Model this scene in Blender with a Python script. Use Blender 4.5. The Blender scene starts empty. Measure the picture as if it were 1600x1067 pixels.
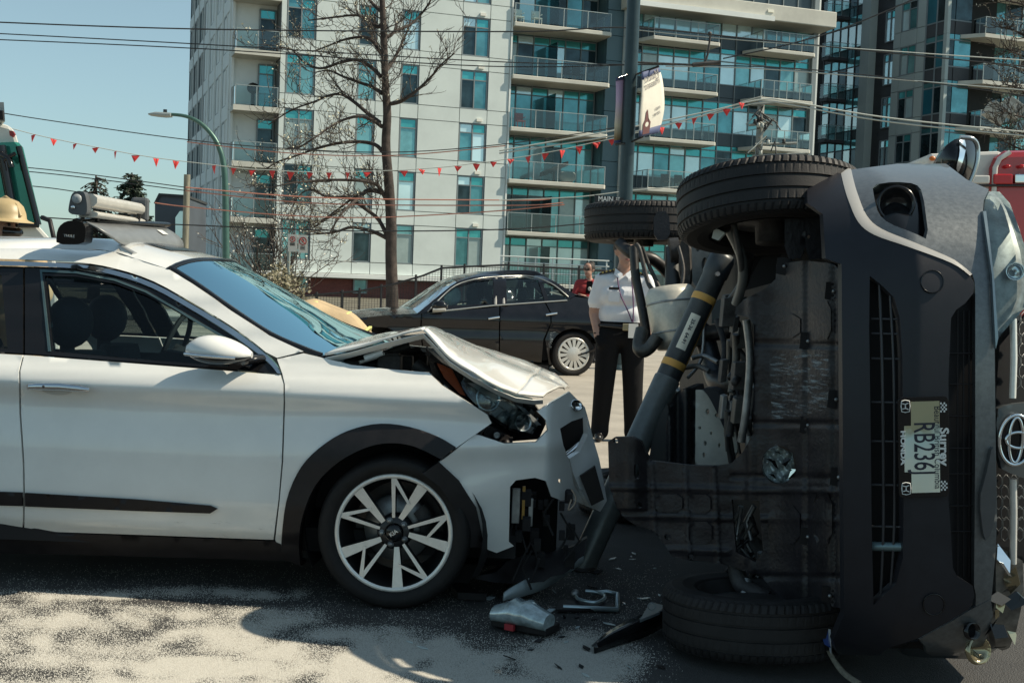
import bpy, bmesh, math, random
from mathutils import Vector, Matrix, noise
from mathutils.geometry import delaunay_2d_cdt
random.seed(7)
V = Vector
scn = bpy.context.scene
COL = scn.collection
# ---------------------------------------------------------------- camera
FPX, CX, CY = 1950.0, 800.0, 533.5
HC = 1.40
PITCH, ROLL = math.radians(2.9), math.radians(2.2)
CAM = V((0, 0, HC))
_R0 = V((1, 0, 0)); _F = V((0, math.cos(PITCH), -math.sin(PITCH))); _U0 = V((0, math.sin(PITCH), math.cos(PITCH)))
_R = _R0 * math.cos(ROLL) + _U0 * math.sin(ROLL)
_U = _U0 * math.cos(ROLL) - _R0 * math.sin(ROLL)
cd = bpy.data.cameras.new('camera'); cam = bpy.data.objects.new('camera', cd); COL.objects.link(cam)
m3 = Matrix((_R, _U, -_F)).transposed()
cam.matrix_world = Matrix.Translation(CAM) @ m3.to_4x4()
cd.lens = FPX / 1600 * 36; cd.sensor_width = 36; cd.clip_start = 0.05; cd.clip_end = 3000
scn.camera = cam
# ---------------------------------------------------------------- sky and sun
EL, AZ = math.radians(47), math.radians(1)
TS = V((math.cos(EL) * math.cos(AZ), -math.cos(EL) * math.sin(AZ), math.sin(EL)))
w = bpy.data.worlds.new('World'); scn.world = w; w.use_nodes = True
nt = w.node_tree; nt.nodes.clear()
sky = nt.nodes.new('ShaderNodeTexSky'); sky.sky_type = 'NISHITA'; sky.sun_disc = False
sky.sun_elevation = EL; sky.sun_rotation = math.atan2(TS.x, TS.y)
sky.air_density = 1.0; sky.dust_density = 0.6; sky.ozone_density = 2.0
sat = nt.nodes.new('ShaderNodeHueSaturation'); sat.inputs['Saturation'].default_value = .58; hs = nt.nodes.new('ShaderNodeMix'); hs.data_type = 'RGBA'; hs.blend_type = 'MULTIPLY'; hs.inputs[0].default_value = 1; hs.inputs[7].default_value = (.70, .89, .88, 1)
bg = nt.nodes.new('ShaderNodeBackground'); bg.inputs['Strength'].default_value = 0.108
wo = nt.nodes.new('ShaderNodeOutputWorld')
nt.links.new(sky.outputs[0], sat.inputs['Color']); nt.links.new(sat.outputs[0], hs.inputs[6]); nt.links.new(hs.outputs[2], bg.inputs['Color']); nt.links.new(bg.outputs[0], wo.inputs['Surface'])
sd = bpy.data.lights.new('sun', 'SUN'); sd.energy = 5.0; sd.angle = math.radians(0.5); sd.color = (1, 0.89, 0.70)
so = bpy.data.objects.new('sun', sd); COL.objects.link(so); so.location = (30, -20, 40)
so.rotation_euler = TS.to_track_quat('Z', 'Y').to_euler()
vs = scn.view_settings
scn.display_settings.display_device = 'sRGB'
vs.view_transform = 'Standard'; vs.look = 'None'; vs.exposure = 0.3; vs.gamma = 1.0; vs.use_curve_mapping = False
scn.render.resolution_x, scn.render.resolution_y = 1024, 682
try:
    scn.cycles.max_bounces = 8; scn.cycles.transparent_max_bounces = 12; scn.cycles.caustics_reflective = False; scn.cycles.caustics_refractive = False
except Exception: pass

# ---------------------------------------------------------------- measuring helpers
def ray(px, py):
    return (_F * FPX + _R * (px - CX) + _U * (CY - py)).normalized()
def at(px, py, Y):
    d = ray(px, py); return CAM + d * (Y / d.y)
def gz(px, py, z=0.0):
    d = ray(px, py); return CAM + d * ((z - HC) / d.z)
def atx(px, py, X):
    d = ray(px, py); return CAM + d * (X / d.x)
def onplane(px, py, p0, n):
    d = ray(px, py); return CAM + d * ((p0 - CAM).dot(n) / d.dot(n))
def surf(px, py, yfun, it=14):
    """point where the ray meets the surface Y = yfun(X, Z)"""
    d = ray(px, py); Y = 5.0; p = CAM
    for _ in range(it):
        p = CAM + d * (Y / d.y); Y = 0.4 * Y + 0.6 * yfun(p.x, p.z)
    return CAM + d * (Y / d.y)
def interp(x, tab):
    if x <= tab[0][0]: return tab[0][1]
    for (a, b), (c, e) in zip(tab, tab[1:]):
        if x <= c:
            t = (x - a) / (c - a); t = t * t * (3 - 2 * t) * .5 + t * .5
            return b + (e - b) * t
    return tab[-1][1]

# ---------------------------------------------------------------- materials
MATS = {}
def mat(name, col, rough=0.5, metal=0.0, var=0.0, vscale=8.0, bump=0.0, bscale=60.0, coat=0.0, spec=0.5, emis=None, col2=None, detail=6, stretch=None):
    if name in MATS: return MATS[name]
    m = bpy.data.materials.new(name); m.use_nodes = True; MATS[name] = m
    t = m.node_tree; b = t.nodes['Principled BSDF']
    b.inputs['Base Color'].default_value = (*col, 1); b.inputs['Roughness'].default_value = rough
    b.inputs['Metallic'].default_value = metal; b.inputs['Specular IOR Level'].default_value = spec
    b.inputs['Coat Weight'].default_value = coat; b.inputs['Coat Roughness'].default_value = 0.04
    if var or bump or col2:
        tc = t.nodes.new('ShaderNodeTexCoord')
        src = tc.outputs['Object']
        if stretch:
            mp = t.nodes.new('ShaderNodeMapping'); mp.inputs['Scale'].default_value = stretch
            t.links.new(src, mp.inputs['Vector']); src = mp.outputs[0]
    if var or col2:
        n = t.nodes.new('ShaderNodeTexNoise'); n.inputs['Scale'].default_value = vscale; n.inputs['Detail'].default_value = detail; n.inputs['Roughness'].default_value = .65
        t.links.new(src, n.inputs['Vector'])
        r = t.nodes.new('ShaderNodeValToRGB'); r.color_ramp.elements[0].position = .36; r.color_ramp.elements[1].position = .64
        c1 = [max(0, c * (1 - var)) for c in col]; c2 = col2 or [min(1, c * (1 + var)) for c in col]
        r.color_ramp.elements[0].color = (*c1, 1); r.color_ramp.elements[1].color = (*c2, 1)
        t.links.new(n.outputs['Fac'], r.inputs[0]); t.links.new(r.outputs[0], b.inputs['Base Color'])
        mr = t.nodes.new('ShaderNodeMapRange'); mr.inputs[3].default_value = max(.02, rough - .12 * min(1, rough * 2)); mr.inputs[4].default_value = min(1, rough + .12 * min(1, rough * 2))
        t.links.new(n.outputs['Fac'], mr.inputs[0]); t.links.new(mr.outputs[0], b.inputs['Roughness'])
    if bump:
        n2 = t.nodes.new('ShaderNodeTexNoise'); n2.inputs['Scale'].default_value = bscale; n2.inputs['Detail'].default_value = 5
        t.links.new(src, n2.inputs['Vector'])
        bp = t.nodes.new('ShaderNodeBump'); bp.inputs['Strength'].default_value = bump; bp.inputs['Distance'].default_value = .02
        t.links.new(n2.outputs['Fac'], bp.inputs['Height']); t.links.new(bp.outputs[0], b.inputs['Normal'])
    if emis:
        b.inputs['Emission Color'].default_value = (*emis[:3], 1); b.inputs['Emission Strength'].default_value = emis[3]
    return m
def glassmat(name, tint, refl=1.5, rough=0.02, gt=(.95, 1, 1)):
    """thin pane: see-through tint with a fresnel mirror on top"""
    if name in MATS: return MATS[name]
    m = bpy.data.materials.new(name); m.use_nodes = True; MATS[name] = m
    t = m.node_tree; t.nodes.clear()
    o = t.nodes.new('ShaderNodeOutputMaterial'); mx = t.nodes.new('ShaderNodeMixShader')
    tr = t.nodes.new('ShaderNodeBsdfTransparent'); tr.inputs[0].default_value = (*tint, 1)
    gl = t.nodes.new('ShaderNodeBsdfGlossy'); gl.inputs['Roughness'].default_value = rough; gl.inputs[0].default_value = (*gt, 1)
    fr = t.nodes.new('ShaderNodeFresnel'); fr.inputs[0].default_value = refl
    t.links.new(fr.outputs[0], mx.inputs[0]); t.links.new(tr.outputs[0], mx.inputs[1]); t.links.new(gl.outputs[0], mx.inputs[2]); t.links.new(mx.outputs[0], o.inputs[0])
    return m

# ---------------------------------------------------------------- mesh builder
class MB:
    def __init__(s): s.v = []; s.f = []; s.mi = []; s.sm = []
    def add(s, vs, fs, mi=0, sm=False):
        o = len(s.v); s.v += [V(p) for p in vs]
        for f in fs: s.f.append([i + o for i in f]); s.mi.append(mi); s.sm.append(sm)
        return s
    def box(s, a, b, mi=0, M=None):
        x0, y0, z0 = a; x1, y1, z1 = b
        vs = [V(p) for p in ((x0,y0,z0),(x1,y0,z0),(x1,y1,z0),(x0,y1,z0),(x0,y0,z1),(x1,y0,z1),(x1,y1,z1),(x0,y1,z1))]
        if M is not None: vs = [M @ p for p in vs]
        return s.add(vs, [(3,2,1,0),(4,5,6,7),(0,1,5,4),(1,2,6,5),(2,3,7,6),(3,0,4,7)], mi)
    def obox(s, c, ax, ay, az, mi=0):
        """box from centre and half-axis vectors"""
        c = V(c); vs = [c + ax*i + ay*j + az*k for k in (-1,1) for i, j in ((-1,-1),(1,-1),(1,1),(-1,1))]
        return s.add(vs, [(3,2,1,0),(4,5,6,7),(0,1,5,4),(1,2,6,5),(2,3,7,6),(3,0,4,7)], mi)
    def loft(s, rings, mi=0, closed=True, cap=True, sm=True):
        n = len(rings[0]); vs = [p for r in rings for p in r]; fs = []
        for i in range(len(rings) - 1):
            for j in range(n if closed else n - 1):
                k = (j + 1) % n
                fs.append((i*n+j, i*n+k, (i+1)*n+k, (i+1)*n+j))
        s.add(vs, fs, mi, sm)
        if cap and closed:
            s.add(rings[0], [tuple(reversed(range(n)))], mi); s.add(rings[-1], [tuple(range(n))], mi)
        return s
    def tube(s, pts, r, n=8, mi=0, cap=True, sm=True, flat=1.0):
        pts = [V(p) for p in pts]; rs = r if isinstance(r, (list, tuple)) else [r] * len(pts)
        rings = []; up = None
        for i, p in enumerate(pts):
            d = (pts[min(i+1, len(pts)-1)] - pts[max(i-1, 0)]).normalized()
            if up is None: up = V((0,0,1)) if abs(d.z) < .9 else V((1,0,0))
            a = d.cross(up)
            if a.length < 1e-6: a = d.orthogonal()
            a.normalize(); b = a.cross(d).normalized(); up = b
            rings.append([p + (a*math.cos(2*math.pi*k/n) + b*math.sin(2*math.pi*k/n)*flat) * rs[i] for k in range(n)])
        return s.loft(rings, mi, True, cap, sm)
    def lathe(s, c, axis, prof, n=48, mi=0, sm=True, closed=False, ref=None):
        """prof: (radius, offset along axis)"""
        c = V(c); ax = V(axis).normalized(); a = (ref - ax*ref.dot(ax)).normalized() if ref is not None else ax.orthogonal().normalized(); b = ax.cross(a)
        rings = [[c + ax*h + (a*math.cos(2*math.pi*k/n) + b*math.sin(2*math.pi*k/n))*r for k in range(n)] for r, h in prof]
        if closed: rings.append(rings[0])
        return s.loft(rings, mi, True, False, sm)
    def prism(s, poly, d, mi=0, mside=None, sm=False):
        """poly: 3D outline, extruded by vector d"""
        n = len(poly); poly = [V(p) for p in poly]; d = V(d)
        s.add(poly, [tuple(range(n))], mi, sm); s.add([p + d for p in poly], [tuple(reversed(range(n)))], mi if mside is None else mside)
        vs = poly + [p + d for p in poly]
        s.add(vs, [((i+1)%n, i, n+i, n+(i+1)%n) for i in range(n)], mi if mside is None else mside)
        return s
    def sphere(s, c, r, n=16, m=10, mi=0, sc=(1,1,1), M=None):
        rings = []
        c = V(c)
        for i in range(m + 1):
            t = math.pi * i / m
            rr = max(1e-4, math.sin(t))
            ring = [V((math.cos(2*math.pi*k/n)*rr*r*sc[0], math.sin(2*math.pi*k/n)*rr*r*sc[1], math.cos(t)*r*sc[2])) for k in range(n)]
            if M is not None: ring = [M @ p for p in ring]
            rings.append([c + p for p in ring])
        return s.loft(list(reversed(rings)), mi, True, False, True)
    def build(s, name, mats, parent=None, bevel=0.0, fixn=False, segs=2):
        me = bpy.data.meshes.new(name)
        me.from_pydata([tuple(p) for p in s.v], [], s.f)
        for m in (mats if isinstance(mats, (list, tuple)) else [mats]): me.materials.append(m)
        me.polygons.foreach_set('material_index', s.mi); me.polygons.foreach_set('use_smooth', s.sm)
        if fixn:
            bm = bmesh.new(); bm.from_mesh(me); bmesh.ops.remove_doubles(bm, verts=bm.verts, dist=1e-5); bmesh.ops.recalc_face_normals(bm, faces=bm.faces)
            for e in bm.edges:
                if len(e.link_faces) != 2 or e.calc_face_angle(0) > .7: e.smooth = False
            bm.to_mesh(me); bm.free()
        me.update()
        return link(name, me, parent, bevel, segs)
def link(name, me, parent=None, bevel=0.0, segs=2):
    o = bpy.data.objects.new(name, me); COL.objects.link(o)
    if parent is not None: setparent(o, parent)
    if bevel:
        b = o.modifiers.new('b', 'BEVEL'); b.width = bevel; b.segments = segs; b.limit_method = 'ANGLE'; b.angle_limit = math.radians(40); b.harden_normals = False
    return o
def wloc(o):
    l = o.location.copy() if o.type == 'EMPTY' else V((0,0,0))
    return l
def setparent(o, p):
    o.parent = p
    if p.type == 'EMPTY': o.matrix_parent_inverse = Matrix.Translation(-p.location)
def thing(name, label, cat, loc, group=None):
    o = bpy.data.objects.new(name, None); COL.objects.link(o); o.location = loc; o.empty_display_size = .1
    return tag(o, label, cat, group)
def tag(o, label, cat, group=None):
    o['label'] = label; o['category'] = cat
    if group: o['group'] = group
    return o
def struct(o): o['kind'] = 'structure'; return o
def inpoly(p, poly):
    x, y = p; c = False; n = len(poly); j = n - 1
    for i in range(n):
        xi, yi = poly[i]; xj, yj = poly[j]
        if (yi > y) != (yj > y) and x < (xj - xi) * (y - yi) / (yj - yi) + xi: c = not c
        j = i
    return c
def smoothpoly(poly, it=1):
    """Chaikin corner cutting"""
    for _ in range(it):
        q = []
        n = len(poly)
        for i in range(n):
            a, b = poly[i], poly[(i+1) % n]
            q.append((a[0]*.78 + b[0]*.22, a[1]*.78 + b[1]*.22)); q.append((a[0]*.22 + b[0]*.78, a[1]*.22 + b[1]*.78))
        poly = q
    return poly
def csp(pts, k=3):
    return [(p.x, p.y) for p in catmull([(a, b, 0) for a, b in pts], k)]
def dens(poly, step, closed=True):
    q = []; n = len(poly)
    for i in range(n if closed else n - 1):
        a, b = poly[i], poly[(i+1) % n]
        k = max(1, int(math.dist(a, b) / step))
        for j in range(k): q.append((a[0] + (b[0]-a[0])*j/k, a[1] + (b[1]-a[1])*j/k))
    if not closed: q.append(poly[-1])
    return q
def tri2d(outline, holes=(), step=8.0):
    loops = [dens(outline, step)] + [dens(h, step) for h in holes]
    vs, es = [], []
    for l in loops:
        o = len(vs); vs += l; es += [(o+i, o+(i+1) % len(l)) for i in range(len(l))]
    xs = [p[0] for p in outline]; ys = [p[1] for p in outline]
    nb = len(vs); r = 0
    y = min(ys) + step * .5
    bnd = list(vs)
    while y < max(ys):
        x = min(xs) + step * (.5 + .5 * (r % 2))
        while x < max(xs):
            if inpoly((x, y), outline) and not any(inpoly((x, y), h) for h in holes):
                if all((x-q[0])**2 + (y-q[1])**2 > (step*.45)**2 for q in bnd): vs.append((x, y))
            x += step
        y += step * .87; r += 1
    ov, oe, of, a, b, c = delaunay_2d_cdt([V(p) for p in vs], es, [], 0, 1e-4)
    tris = []
    for f in of:
        cx = sum(ov[i][0] for i in f) / 3; cy = sum(ov[i][1] for i in f) / 3
        if inpoly((cx, cy), outline) and not any(inpoly((cx, cy), h) for h in holes): tris.append(tuple(f))
    return [(p[0], p[1]) for p in ov], tris, loops
def patch(mb, outline, fn, holes=(), step=8.0, back=None, mi=0, skirt_mi=None, away=None, both=False):
    """sheet over a 2D outline lifted to 3D with fn; back = vector of the turned-in edge; away = point that the normals face away from"""
    v2, tris, loops = tri2d(outline, holes, step)
    v3 = [fn(*p) for p in v2]
    ref = CAM if away is None else None
    fs = []
    nsum = 0
    for t in tris:
        a, b, c = (v3[i] for i in t); n = (b-a).cross(c-a)
        nsum += n.dot((CAM - a) if away is None else (a - away))
    if nsum < 0: tris = [(t[0], t[2], t[1]) for t in tris]
    mb.add(v3, tris, mi, True)
    if back is not None:
        for l in loops:
            p3 = [fn(*p) for p in l]; n = len(p3)
            bk = [p + (back(p) if callable(back) else back) for p in p3]
            mb.add(p3 + bk, [(i, (i+1) % n, n+(i+1) % n, n+i) for i in range(n)], mi if skirt_mi is None else skirt_mi, False)
    return mb
def text_mesh(name, s, size, M, mt, parent=None, depth=0.001, align='CENTER', bold=0.0, xs=1.0):
    c = bpy.data.curves.new(name, 'FONT'); c.body = s; c.size = size; c.extrude = depth; c.align_x = align; c.align_y = 'CENTER'; c.offset = bold; c.resolution_u = 3
    o = bpy.data.objects.new(name, c); COL.objects.link(o)
    dg = bpy.context.evaluated_depsgraph_get(); me = bpy.data.meshes.new_from_object(o.evaluated_get(dg))
    bpy.data.objects.remove(o); bpy.data.curves.remove(c)
    me.transform(M @ Matrix.Diagonal((xs, 1, 1, 1))); me.materials.clear(); me.materials.append(mt); me.name = name
    return link(name, me, parent)
def frame(o, xa, za):
    """4x4 matrix with local x along xa, local y along za, local z their cross product"""
    x = V(xa).normalized(); y = (V(za) - x * V(za).dot(x)).normalized(); z = x.cross(y)
    M = Matrix((x, y, z)).transposed().to_4x4(); M.translation = V(o); return M
def catmull(pts, k=6):
    pts = [V(p) for p in pts]; out = []
    for i in range(len(pts) - 1):
        p0 = pts[max(0, i-1)]; p1 = pts[i]; p2 = pts[i+1]; p3 = pts[min(len(pts)-1, i+2)]
        for j in range(k):
            t = j / k
            out.append(.5 * ((2*p1) + (p2-p0)*t + (2*p0-5*p1+4*p2-p3)*t*t + (3*p1-p0-3*p2+p3)*t**3))
    out.append(pts[-1]); return out
# ---------------------------------------------------------------- common materials
M_white = mat('white_paint', (.78, .78, .75), .22, 0, .03, 5, coat=1.0, spec=.5)
M_plas = mat('black_plastic', (.013, .011, .012), .5, 0, .25, 14, .06, 300, spec=.35)
M_black = mat('gloss_black', (.008, .008, .009), .12, 0, spec=.5)
M_dark = mat('dark_interior', (.010, .009, .010), .8, 0, .3, 6)
M_rubber = mat('rubber', (.011, .010, .010), .7, 0, .35, 20, .1, 160, spec=.35)
M_chrome = mat('chrome', (.75, .78, .8), .12, 1)
M_alu = mat('machined_aluminium', (.80, .78, .73), .32, .35, .05, 40)
M_steel = mat('raw_steel', (.30, .31, .31), .45, .8, .3, 9)
M_dsteel = mat('dirty_steel', (.055, .052, .050), .6, .3, .5, 12, .1, 60)
M_glass = glassmat('window_glass', (.62, .72, .72), 1.42)
M_clear = glassmat('clear_lens', (.9, .95, .95), 1.45)

def tyre_mesh(mb, c, axis, R, W, rim, n=60, mi=0, ref=None, grooves=4, blocks=True):
    """tyre with circumferential grooves and shoulder sipes; axis points to the outer face"""
    hw = W / 2
    prof = [(rim, hw*.78), (rim + (R-rim)*.12, hw*.92), (rim + (R-rim)*.45, hw*1.0), (rim + (R-rim)*.75, hw*.98), (R*.965, hw*.90), (R*.985, hw*.80)]
    gx = [-.62, -.22, .22, .62] if grooves == 4 else [-.4, 0, .4]
    tread = []
    for g in sorted(gx, reverse=True):
        tread += [(R, (g+.05)*hw), (R-.008, (g+.035)*hw), (R-.008, (g-.035)*hw), (R, (g-.05)*hw)]
    prof += tread + [(r, -h) for r, h in reversed(prof[:6])]
    ns = n * 4 if blocks else n
    c = V(c); ax = V(axis).normalized(); a = (ref - ax*ref.dot(ax)).normalized() if ref is not None else ax.orthogonal().normalized(); b = ax.cross(a)
    rings = []
    for pi_, (r, h) in enumerate(prof):
        ring = []
        for k in range(ns):
            rr = r; sh = 0.0
            ah = abs(h) / hw
            if blocks and r > R * .96:
                if ah > .66:
                    if k % 4 == 0: rr = r - .007
                elif r > R - .004 and k % 4 == 2 and .3 < ah: rr = r - .0022
                sh = (h / hw) * .8
            th = 2 * math.pi * (k + sh * 4) / ns
            ring.append(c + ax*h + (a*math.cos(th) + b*math.sin(th)) * rr)
        rings.append(ring)
    mb.loft(rings, mi, True, False, not blocks)
    return mb
# ---------------------------------------------------------------- the ground
def road_material():
    m = bpy.data.materials.new('asphalt'); m.use_nodes = True; t = m.node_tree; b = t.nodes['Principled BSDF']
    tc = t.nodes.new('ShaderNodeTexCoord')
    def nz(s, d=6, r=.6):
        n = t.nodes.new('ShaderNodeTexNoise'); n.inputs['Scale'].default_value = s; n.inputs['Detail'].default_value = d; n.inputs['Roughness'].default_value = r
        t.links.new(tc.outputs['Object'], n.inputs['Vector']); return n
    big, mid, fine = nz(.35), nz(4), nz(150, 3, .7)
    vo = t.nodes.new('ShaderNodeTexVoronoi'); vo.inputs['Scale'].default_value = 190; t.links.new(tc.outputs['Object'], vo.inputs['Vector'])
    r1 = t.nodes.new('ShaderNodeValToRGB'); r1.color_ramp.elements[0].position = .3; r1.color_ramp.elements[1].position = .75
    r1.color_ramp.elements[0].color = (.030, .030, .032, 1); r1.color_ramp.elements[1].color = (.085, .083, .080, 1)
    mx = t.nodes.new('ShaderNodeMath'); mx.operation = 'ADD'; mx.use_clamp = True
    sc = t.nodes.new('ShaderNodeMath'); sc.operation = 'MULTIPLY_ADD'; sc.inputs[1].default_value = .5; sc.inputs[2].default_value = .05
    t.links.new(fine.outputs['Fac'], sc.inputs[0]); t.links.new(sc.outputs[0], mx.inputs[0])
    s2 = t.nodes.new('ShaderNodeMath'); s2.operation = 'MULTIPLY'; s2.inputs[1].default_value = .45; t.links.new(mid.outputs['Fac'], s2.inputs[0]); t.links.new(s2.outputs[0], mx.inputs[1])
    t.links.new(mx.outputs[0], r1.inputs[0])
    mc = t.nodes.new('ShaderNodeMix'); mc.data_type = 'RGBA'; mc.blend_type = 'MULTIPLY'; mc.inputs[0].default_value = .6
    r2 = t.nodes.new('ShaderNodeValToRGB'); r2.color_ramp.elements[0].color = (.55, .55, .56, 1); r2.color_ramp.elements[1].color = (1, .97, .93, 1)
    t.links.new(big.outputs['Fac'], r2.inputs[0]); t.links.new(r1.outputs[0], mc.inputs[6]); t.links.new(r2.outputs[0], mc.inputs[7])
    t.links.new(mc.outputs[2], b.inputs['Base Color']); b.inputs['Roughness'].default_value = .82
    bp = t.nodes.new('ShaderNodeBump'); bp.inputs['Strength'].default_value = .7; bp.inputs['Distance'].default_value = .008
    t.links.new(vo.outputs['Distance'], bp.inputs['Height']); t.links.new(bp.outputs[0], b.inputs['Normal'])
    return m
mb = MB(); mb.add([(-700, -60, 0), (700, -60, 0), (700, 1500, 0), (-700, 1500, 0)], [(0, 1, 2, 3)])
struct(mb.build('road', road_material()))
# far pavement and the raised plot of the apartment blocks
M_conc = mat('concrete', (.36, .345, .32), .85, 0, .15, 2.5, .2, 90)
M_concl = mat('pale_concrete', (.42, .40, .37), .85, 0, .12, 1.2, .15, 60)
mb = MB(); mb.box((-60, 31, 0.004), (60, 36, .13)); struct(mb.build('pavement', M_concl, bevel=.02))
mb = MB(); mb.box((-60, 30.82, 0.004), (60, 30.995, .14)); struct(mb.build('kerb', M_conc, bevel=.02))
M_crossing = mat('bleached_concrete_road', (.34, .31, .265), .8, 0, .14, 1.6, .15, 120)
mb = MB(); mb.add([(-60, 8.3, .004), (60, 8.3, .004), (60, 30.81, .004), (-60, 30.81, .004)], [(0, 1, 2, 3)])
struct(mb.build('intersection', M_crossing))
# ---------------------------------------------------------------- white crossover with the crushed nose
WT = thing('white_suv', 'white crossover with crumpled hood and broken front corner, ski rack on roof', 'car', (-1.6, 6.0, 0))
YAW = .07; XW = -.49
DPROF = [(.10, .12), (.24, .06), (.30, .02), (.42, -.006), (.60, .004), (.80, .030), (.885, -.004), (.92, .012), (.985, .062), (1.01, .085), (1.12, .15), (1.25, .235), (1.36, .33), (1.42, .41), (1.45, .50), (1.47, .9)]
def wside(X, Z):
    y = 5.14 - YAW * (X - XW) + interp(Z, DPROF)
    # swollen front wing round the arch and a hollow ahead of the door
    y -= .045 * math.exp(-((X + .42) / .42) ** 2 - ((Z - .66) / .16) ** 2)
    if X > -.30: y += .30 * (X + .30) ** 2
    return y
def W(px, py, dd=0.0):
    return surf(px, py, lambda x, z: wside(x, z) + dd)
BK = V((YAW, 1, 0)).normalized()
WN = -BK
def wmir(p):
    """mirror a point to the far side of the car"""
    d = (p - V((XW, 5.14, 0))).dot(BK); return p + BK * 2 * (.90 - d)
def wpatch(name, outline, dd=0.0, m=None, holes=(), step=9, edge=.02, parent=WT, mirror=True, **k):
    mb = MB(); patch(mb, outline, lambda x, y: W(x, y, dd), holes, step, BK * edge if edge else None)
    o = mb.build(name, m or M_white, parent, fixn=False)
    if mirror:
        m2 = MB(); m2.v = [wmir(p) for p in mb.v]; m2.f = [list(reversed(f)) for f in mb.f]; m2.mi = mb.mi; m2.sm = mb.sm
        m2.build(name, m or M_white, parent)
    return o
CH = [(-120, 404), (0, 408), (36, 409), (120, 413), (180, 423), (240, 443), (300, 476), (360, 512), (405, 545), (429, 567), (439, 584)]      # chrome line over the windows
BELT = [(-120, 546), (0, 551), (36, 553), (210, 566), (288, 572), (439, 584)]
ARCH_O = [(440, 868), (440, 840), (447, 784), (464, 740), (487, 710), (521, 684), (555, 669), (595, 662), (639, 667), (683, 682), (712, 699)]
ARCH_I = [(469, 881), (467, 843), (473, 805), (492, 759), (527, 723), (572, 699), (611, 692), (649, 698), (690, 718)]
CH = csp(CH); ARCH_O = csp(ARCH_O); ARCH_I = csp(ARCH_I)
# front door, rear door, wing, sill
fd = [(38, 555), (210, 568), (288, 574), (438, 586), (442.5, 600), (443, 630), (440, 720), (435, 780), (427, 843), (240, 836), (38, 829), (39, 771), (38, 720), (33, 645), (32, 579)]
door = wpatch('front_door', fd)
rd = [(-120, 548), (0, 553), (35, 555), (29, 579), (30, 645), (35, 720), (36, 771), (35, 829), (0, 828), (-120, 825)]
wpatch('rear_door', rd)
wing = [(441, 583), (433, 561), (474, 552), (504, 559), (548, 570), (609, 577), (670, 582), (690, 602), (724, 624), (761, 648), (768, 661), (712, 700)] + list(reversed(ARCH_O[:-1])) + [(430, 843), (437, 781), (442.5, 720), (445.5, 630), (445, 600)]
wpatch('front_wing', wing, step=8)
wpatch('arch_cladding', ARCH_O + [(700, 708), (690, 718)] + list(reversed(ARCH_I)), -.012, M_plas, step=7, edge=.05)
wpatch('sill', [(-120, 827), (0, 830), (38, 831), (240, 838), (428, 845), (439, 850), (440, 866), (469, 881), (471, 885), (450, 876), (210, 869), (0, 864), (-120, 861)], -.004, M_plas, edge=.1)
wpatch('door_moulding', [(39, 770), (210, 780), (328, 790), (339, 795), (328, 802), (210, 798), (39, 791)], -.011, M_plas, edge=.015)
wpatch('door_moulding', [(-120, 764), (34, 769.5), (34, 790.5), (-120, 786)], -.011, M_plas, edge=.015)
# roof side, pillar, window surround
pil = [(-120, 386), (0, 388), (133, 389), (180, 394), (212, 404), (262, 420), (300, 443), (360, 485), (420, 524), (474, 549), (433, 559)] + [(x, y - 3.5) for x, y in reversed(CH[:-5])]
wpatch('roof_side', pil, step=8)
wpatch('chrome_strip', CH + list(reversed(csp([(-120, 410), (0, 414.5), (36, 415.5), (119, 419.5), (178, 429.5), (237, 449.5), (296, 482), (355, 518), (400, 550), (423, 570), (433, 583)]))), -.008, M_chrome, step=10, edge=.02)
gl = [(70, 431), (120, 432), (180, 443), (228, 461), (270, 484), (322, 513), (351, 530), (358, 573), (288, 567), (210, 561), (82, 549)]
fr = [(39, 417), (119, 420.5), (178, 430.5), (237, 450.5), (296, 483), (355, 519), (400, 551), (423, 571), (434, 583), (288, 571), (210, 565), (39, 552)]
wpatch('window_frame', fr, .004, M_black, [gl], 9, .03)
wpatch('window_frame', [(-120, 412), (0, 416), (36, 417), (36, 552), (0, 550), (-120, 545)], .006, M_black, [[(-112, 424), (-20, 429), (2, 430), (12, 545), (-112, 541)]], 10, .03)
trim = [(62, 421), (120, 424), (180, 436), (228, 454), (270, 478), (315, 505), (354, 527), (352, 529.5), (313, 508), (269, 481), (227, 457), (179, 439), (120, 427.5), (65.5, 425), (79, 549), (75, 549)]
wpatch('glass_seal', trim, -.002, mat('seal_teal', (.10, .16, .17), .25, .6), step=8, edge=.01, mirror=False)
wpatch('side_glass', gl, .016, M_glass, step=14, edge=None)
wpatch('side_glass', [(-112, 424), (-20, 429), (2, 430), (12, 545), (-112, 541)], .016, glassmat('privacy_glass', (.12, .14, .14), 1.45), step=14, edge=None)
# rubbed marks low on the door
def marks(name, col, lo, hi, sc):
    m = bpy.data.materials.new(name); m.use_nodes = True; t = m.node_tree; b = t.nodes['Principled BSDF']; b.inputs['Base Color'].default_value = (*col, 1); b.inputs['Roughness'].default_value = .7
    tcn = t.nodes.new('ShaderNodeTexCoord'); mp = t.nodes.new('ShaderNodeMapping'); mp.inputs['Scale'].default_value = sc; nn = t.nodes.new('ShaderNodeTexNoise'); nn.inputs['Scale'].default_value = 1; nn.inputs['Detail'].default_value = 9; nn.inputs['Roughness'].default_value = .7
    rp = t.nodes.new('ShaderNodeValToRGB'); rp.color_ramp.elements[0].position = lo; rp.color_ramp.elements[1].position = hi
    t.links.new(tcn.outputs['Object'], mp.inputs[0]); t.links.new(mp.outputs[0], nn.inputs['Vector']); t.links.new(nn.outputs['Fac'], rp.inputs[0]); t.links.new(rp.outputs[0], b.inputs['Alpha']); return m
M_mark = marks('road_film', (.10, .085, .07), .60, .86, (9, 9, 60))
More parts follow.
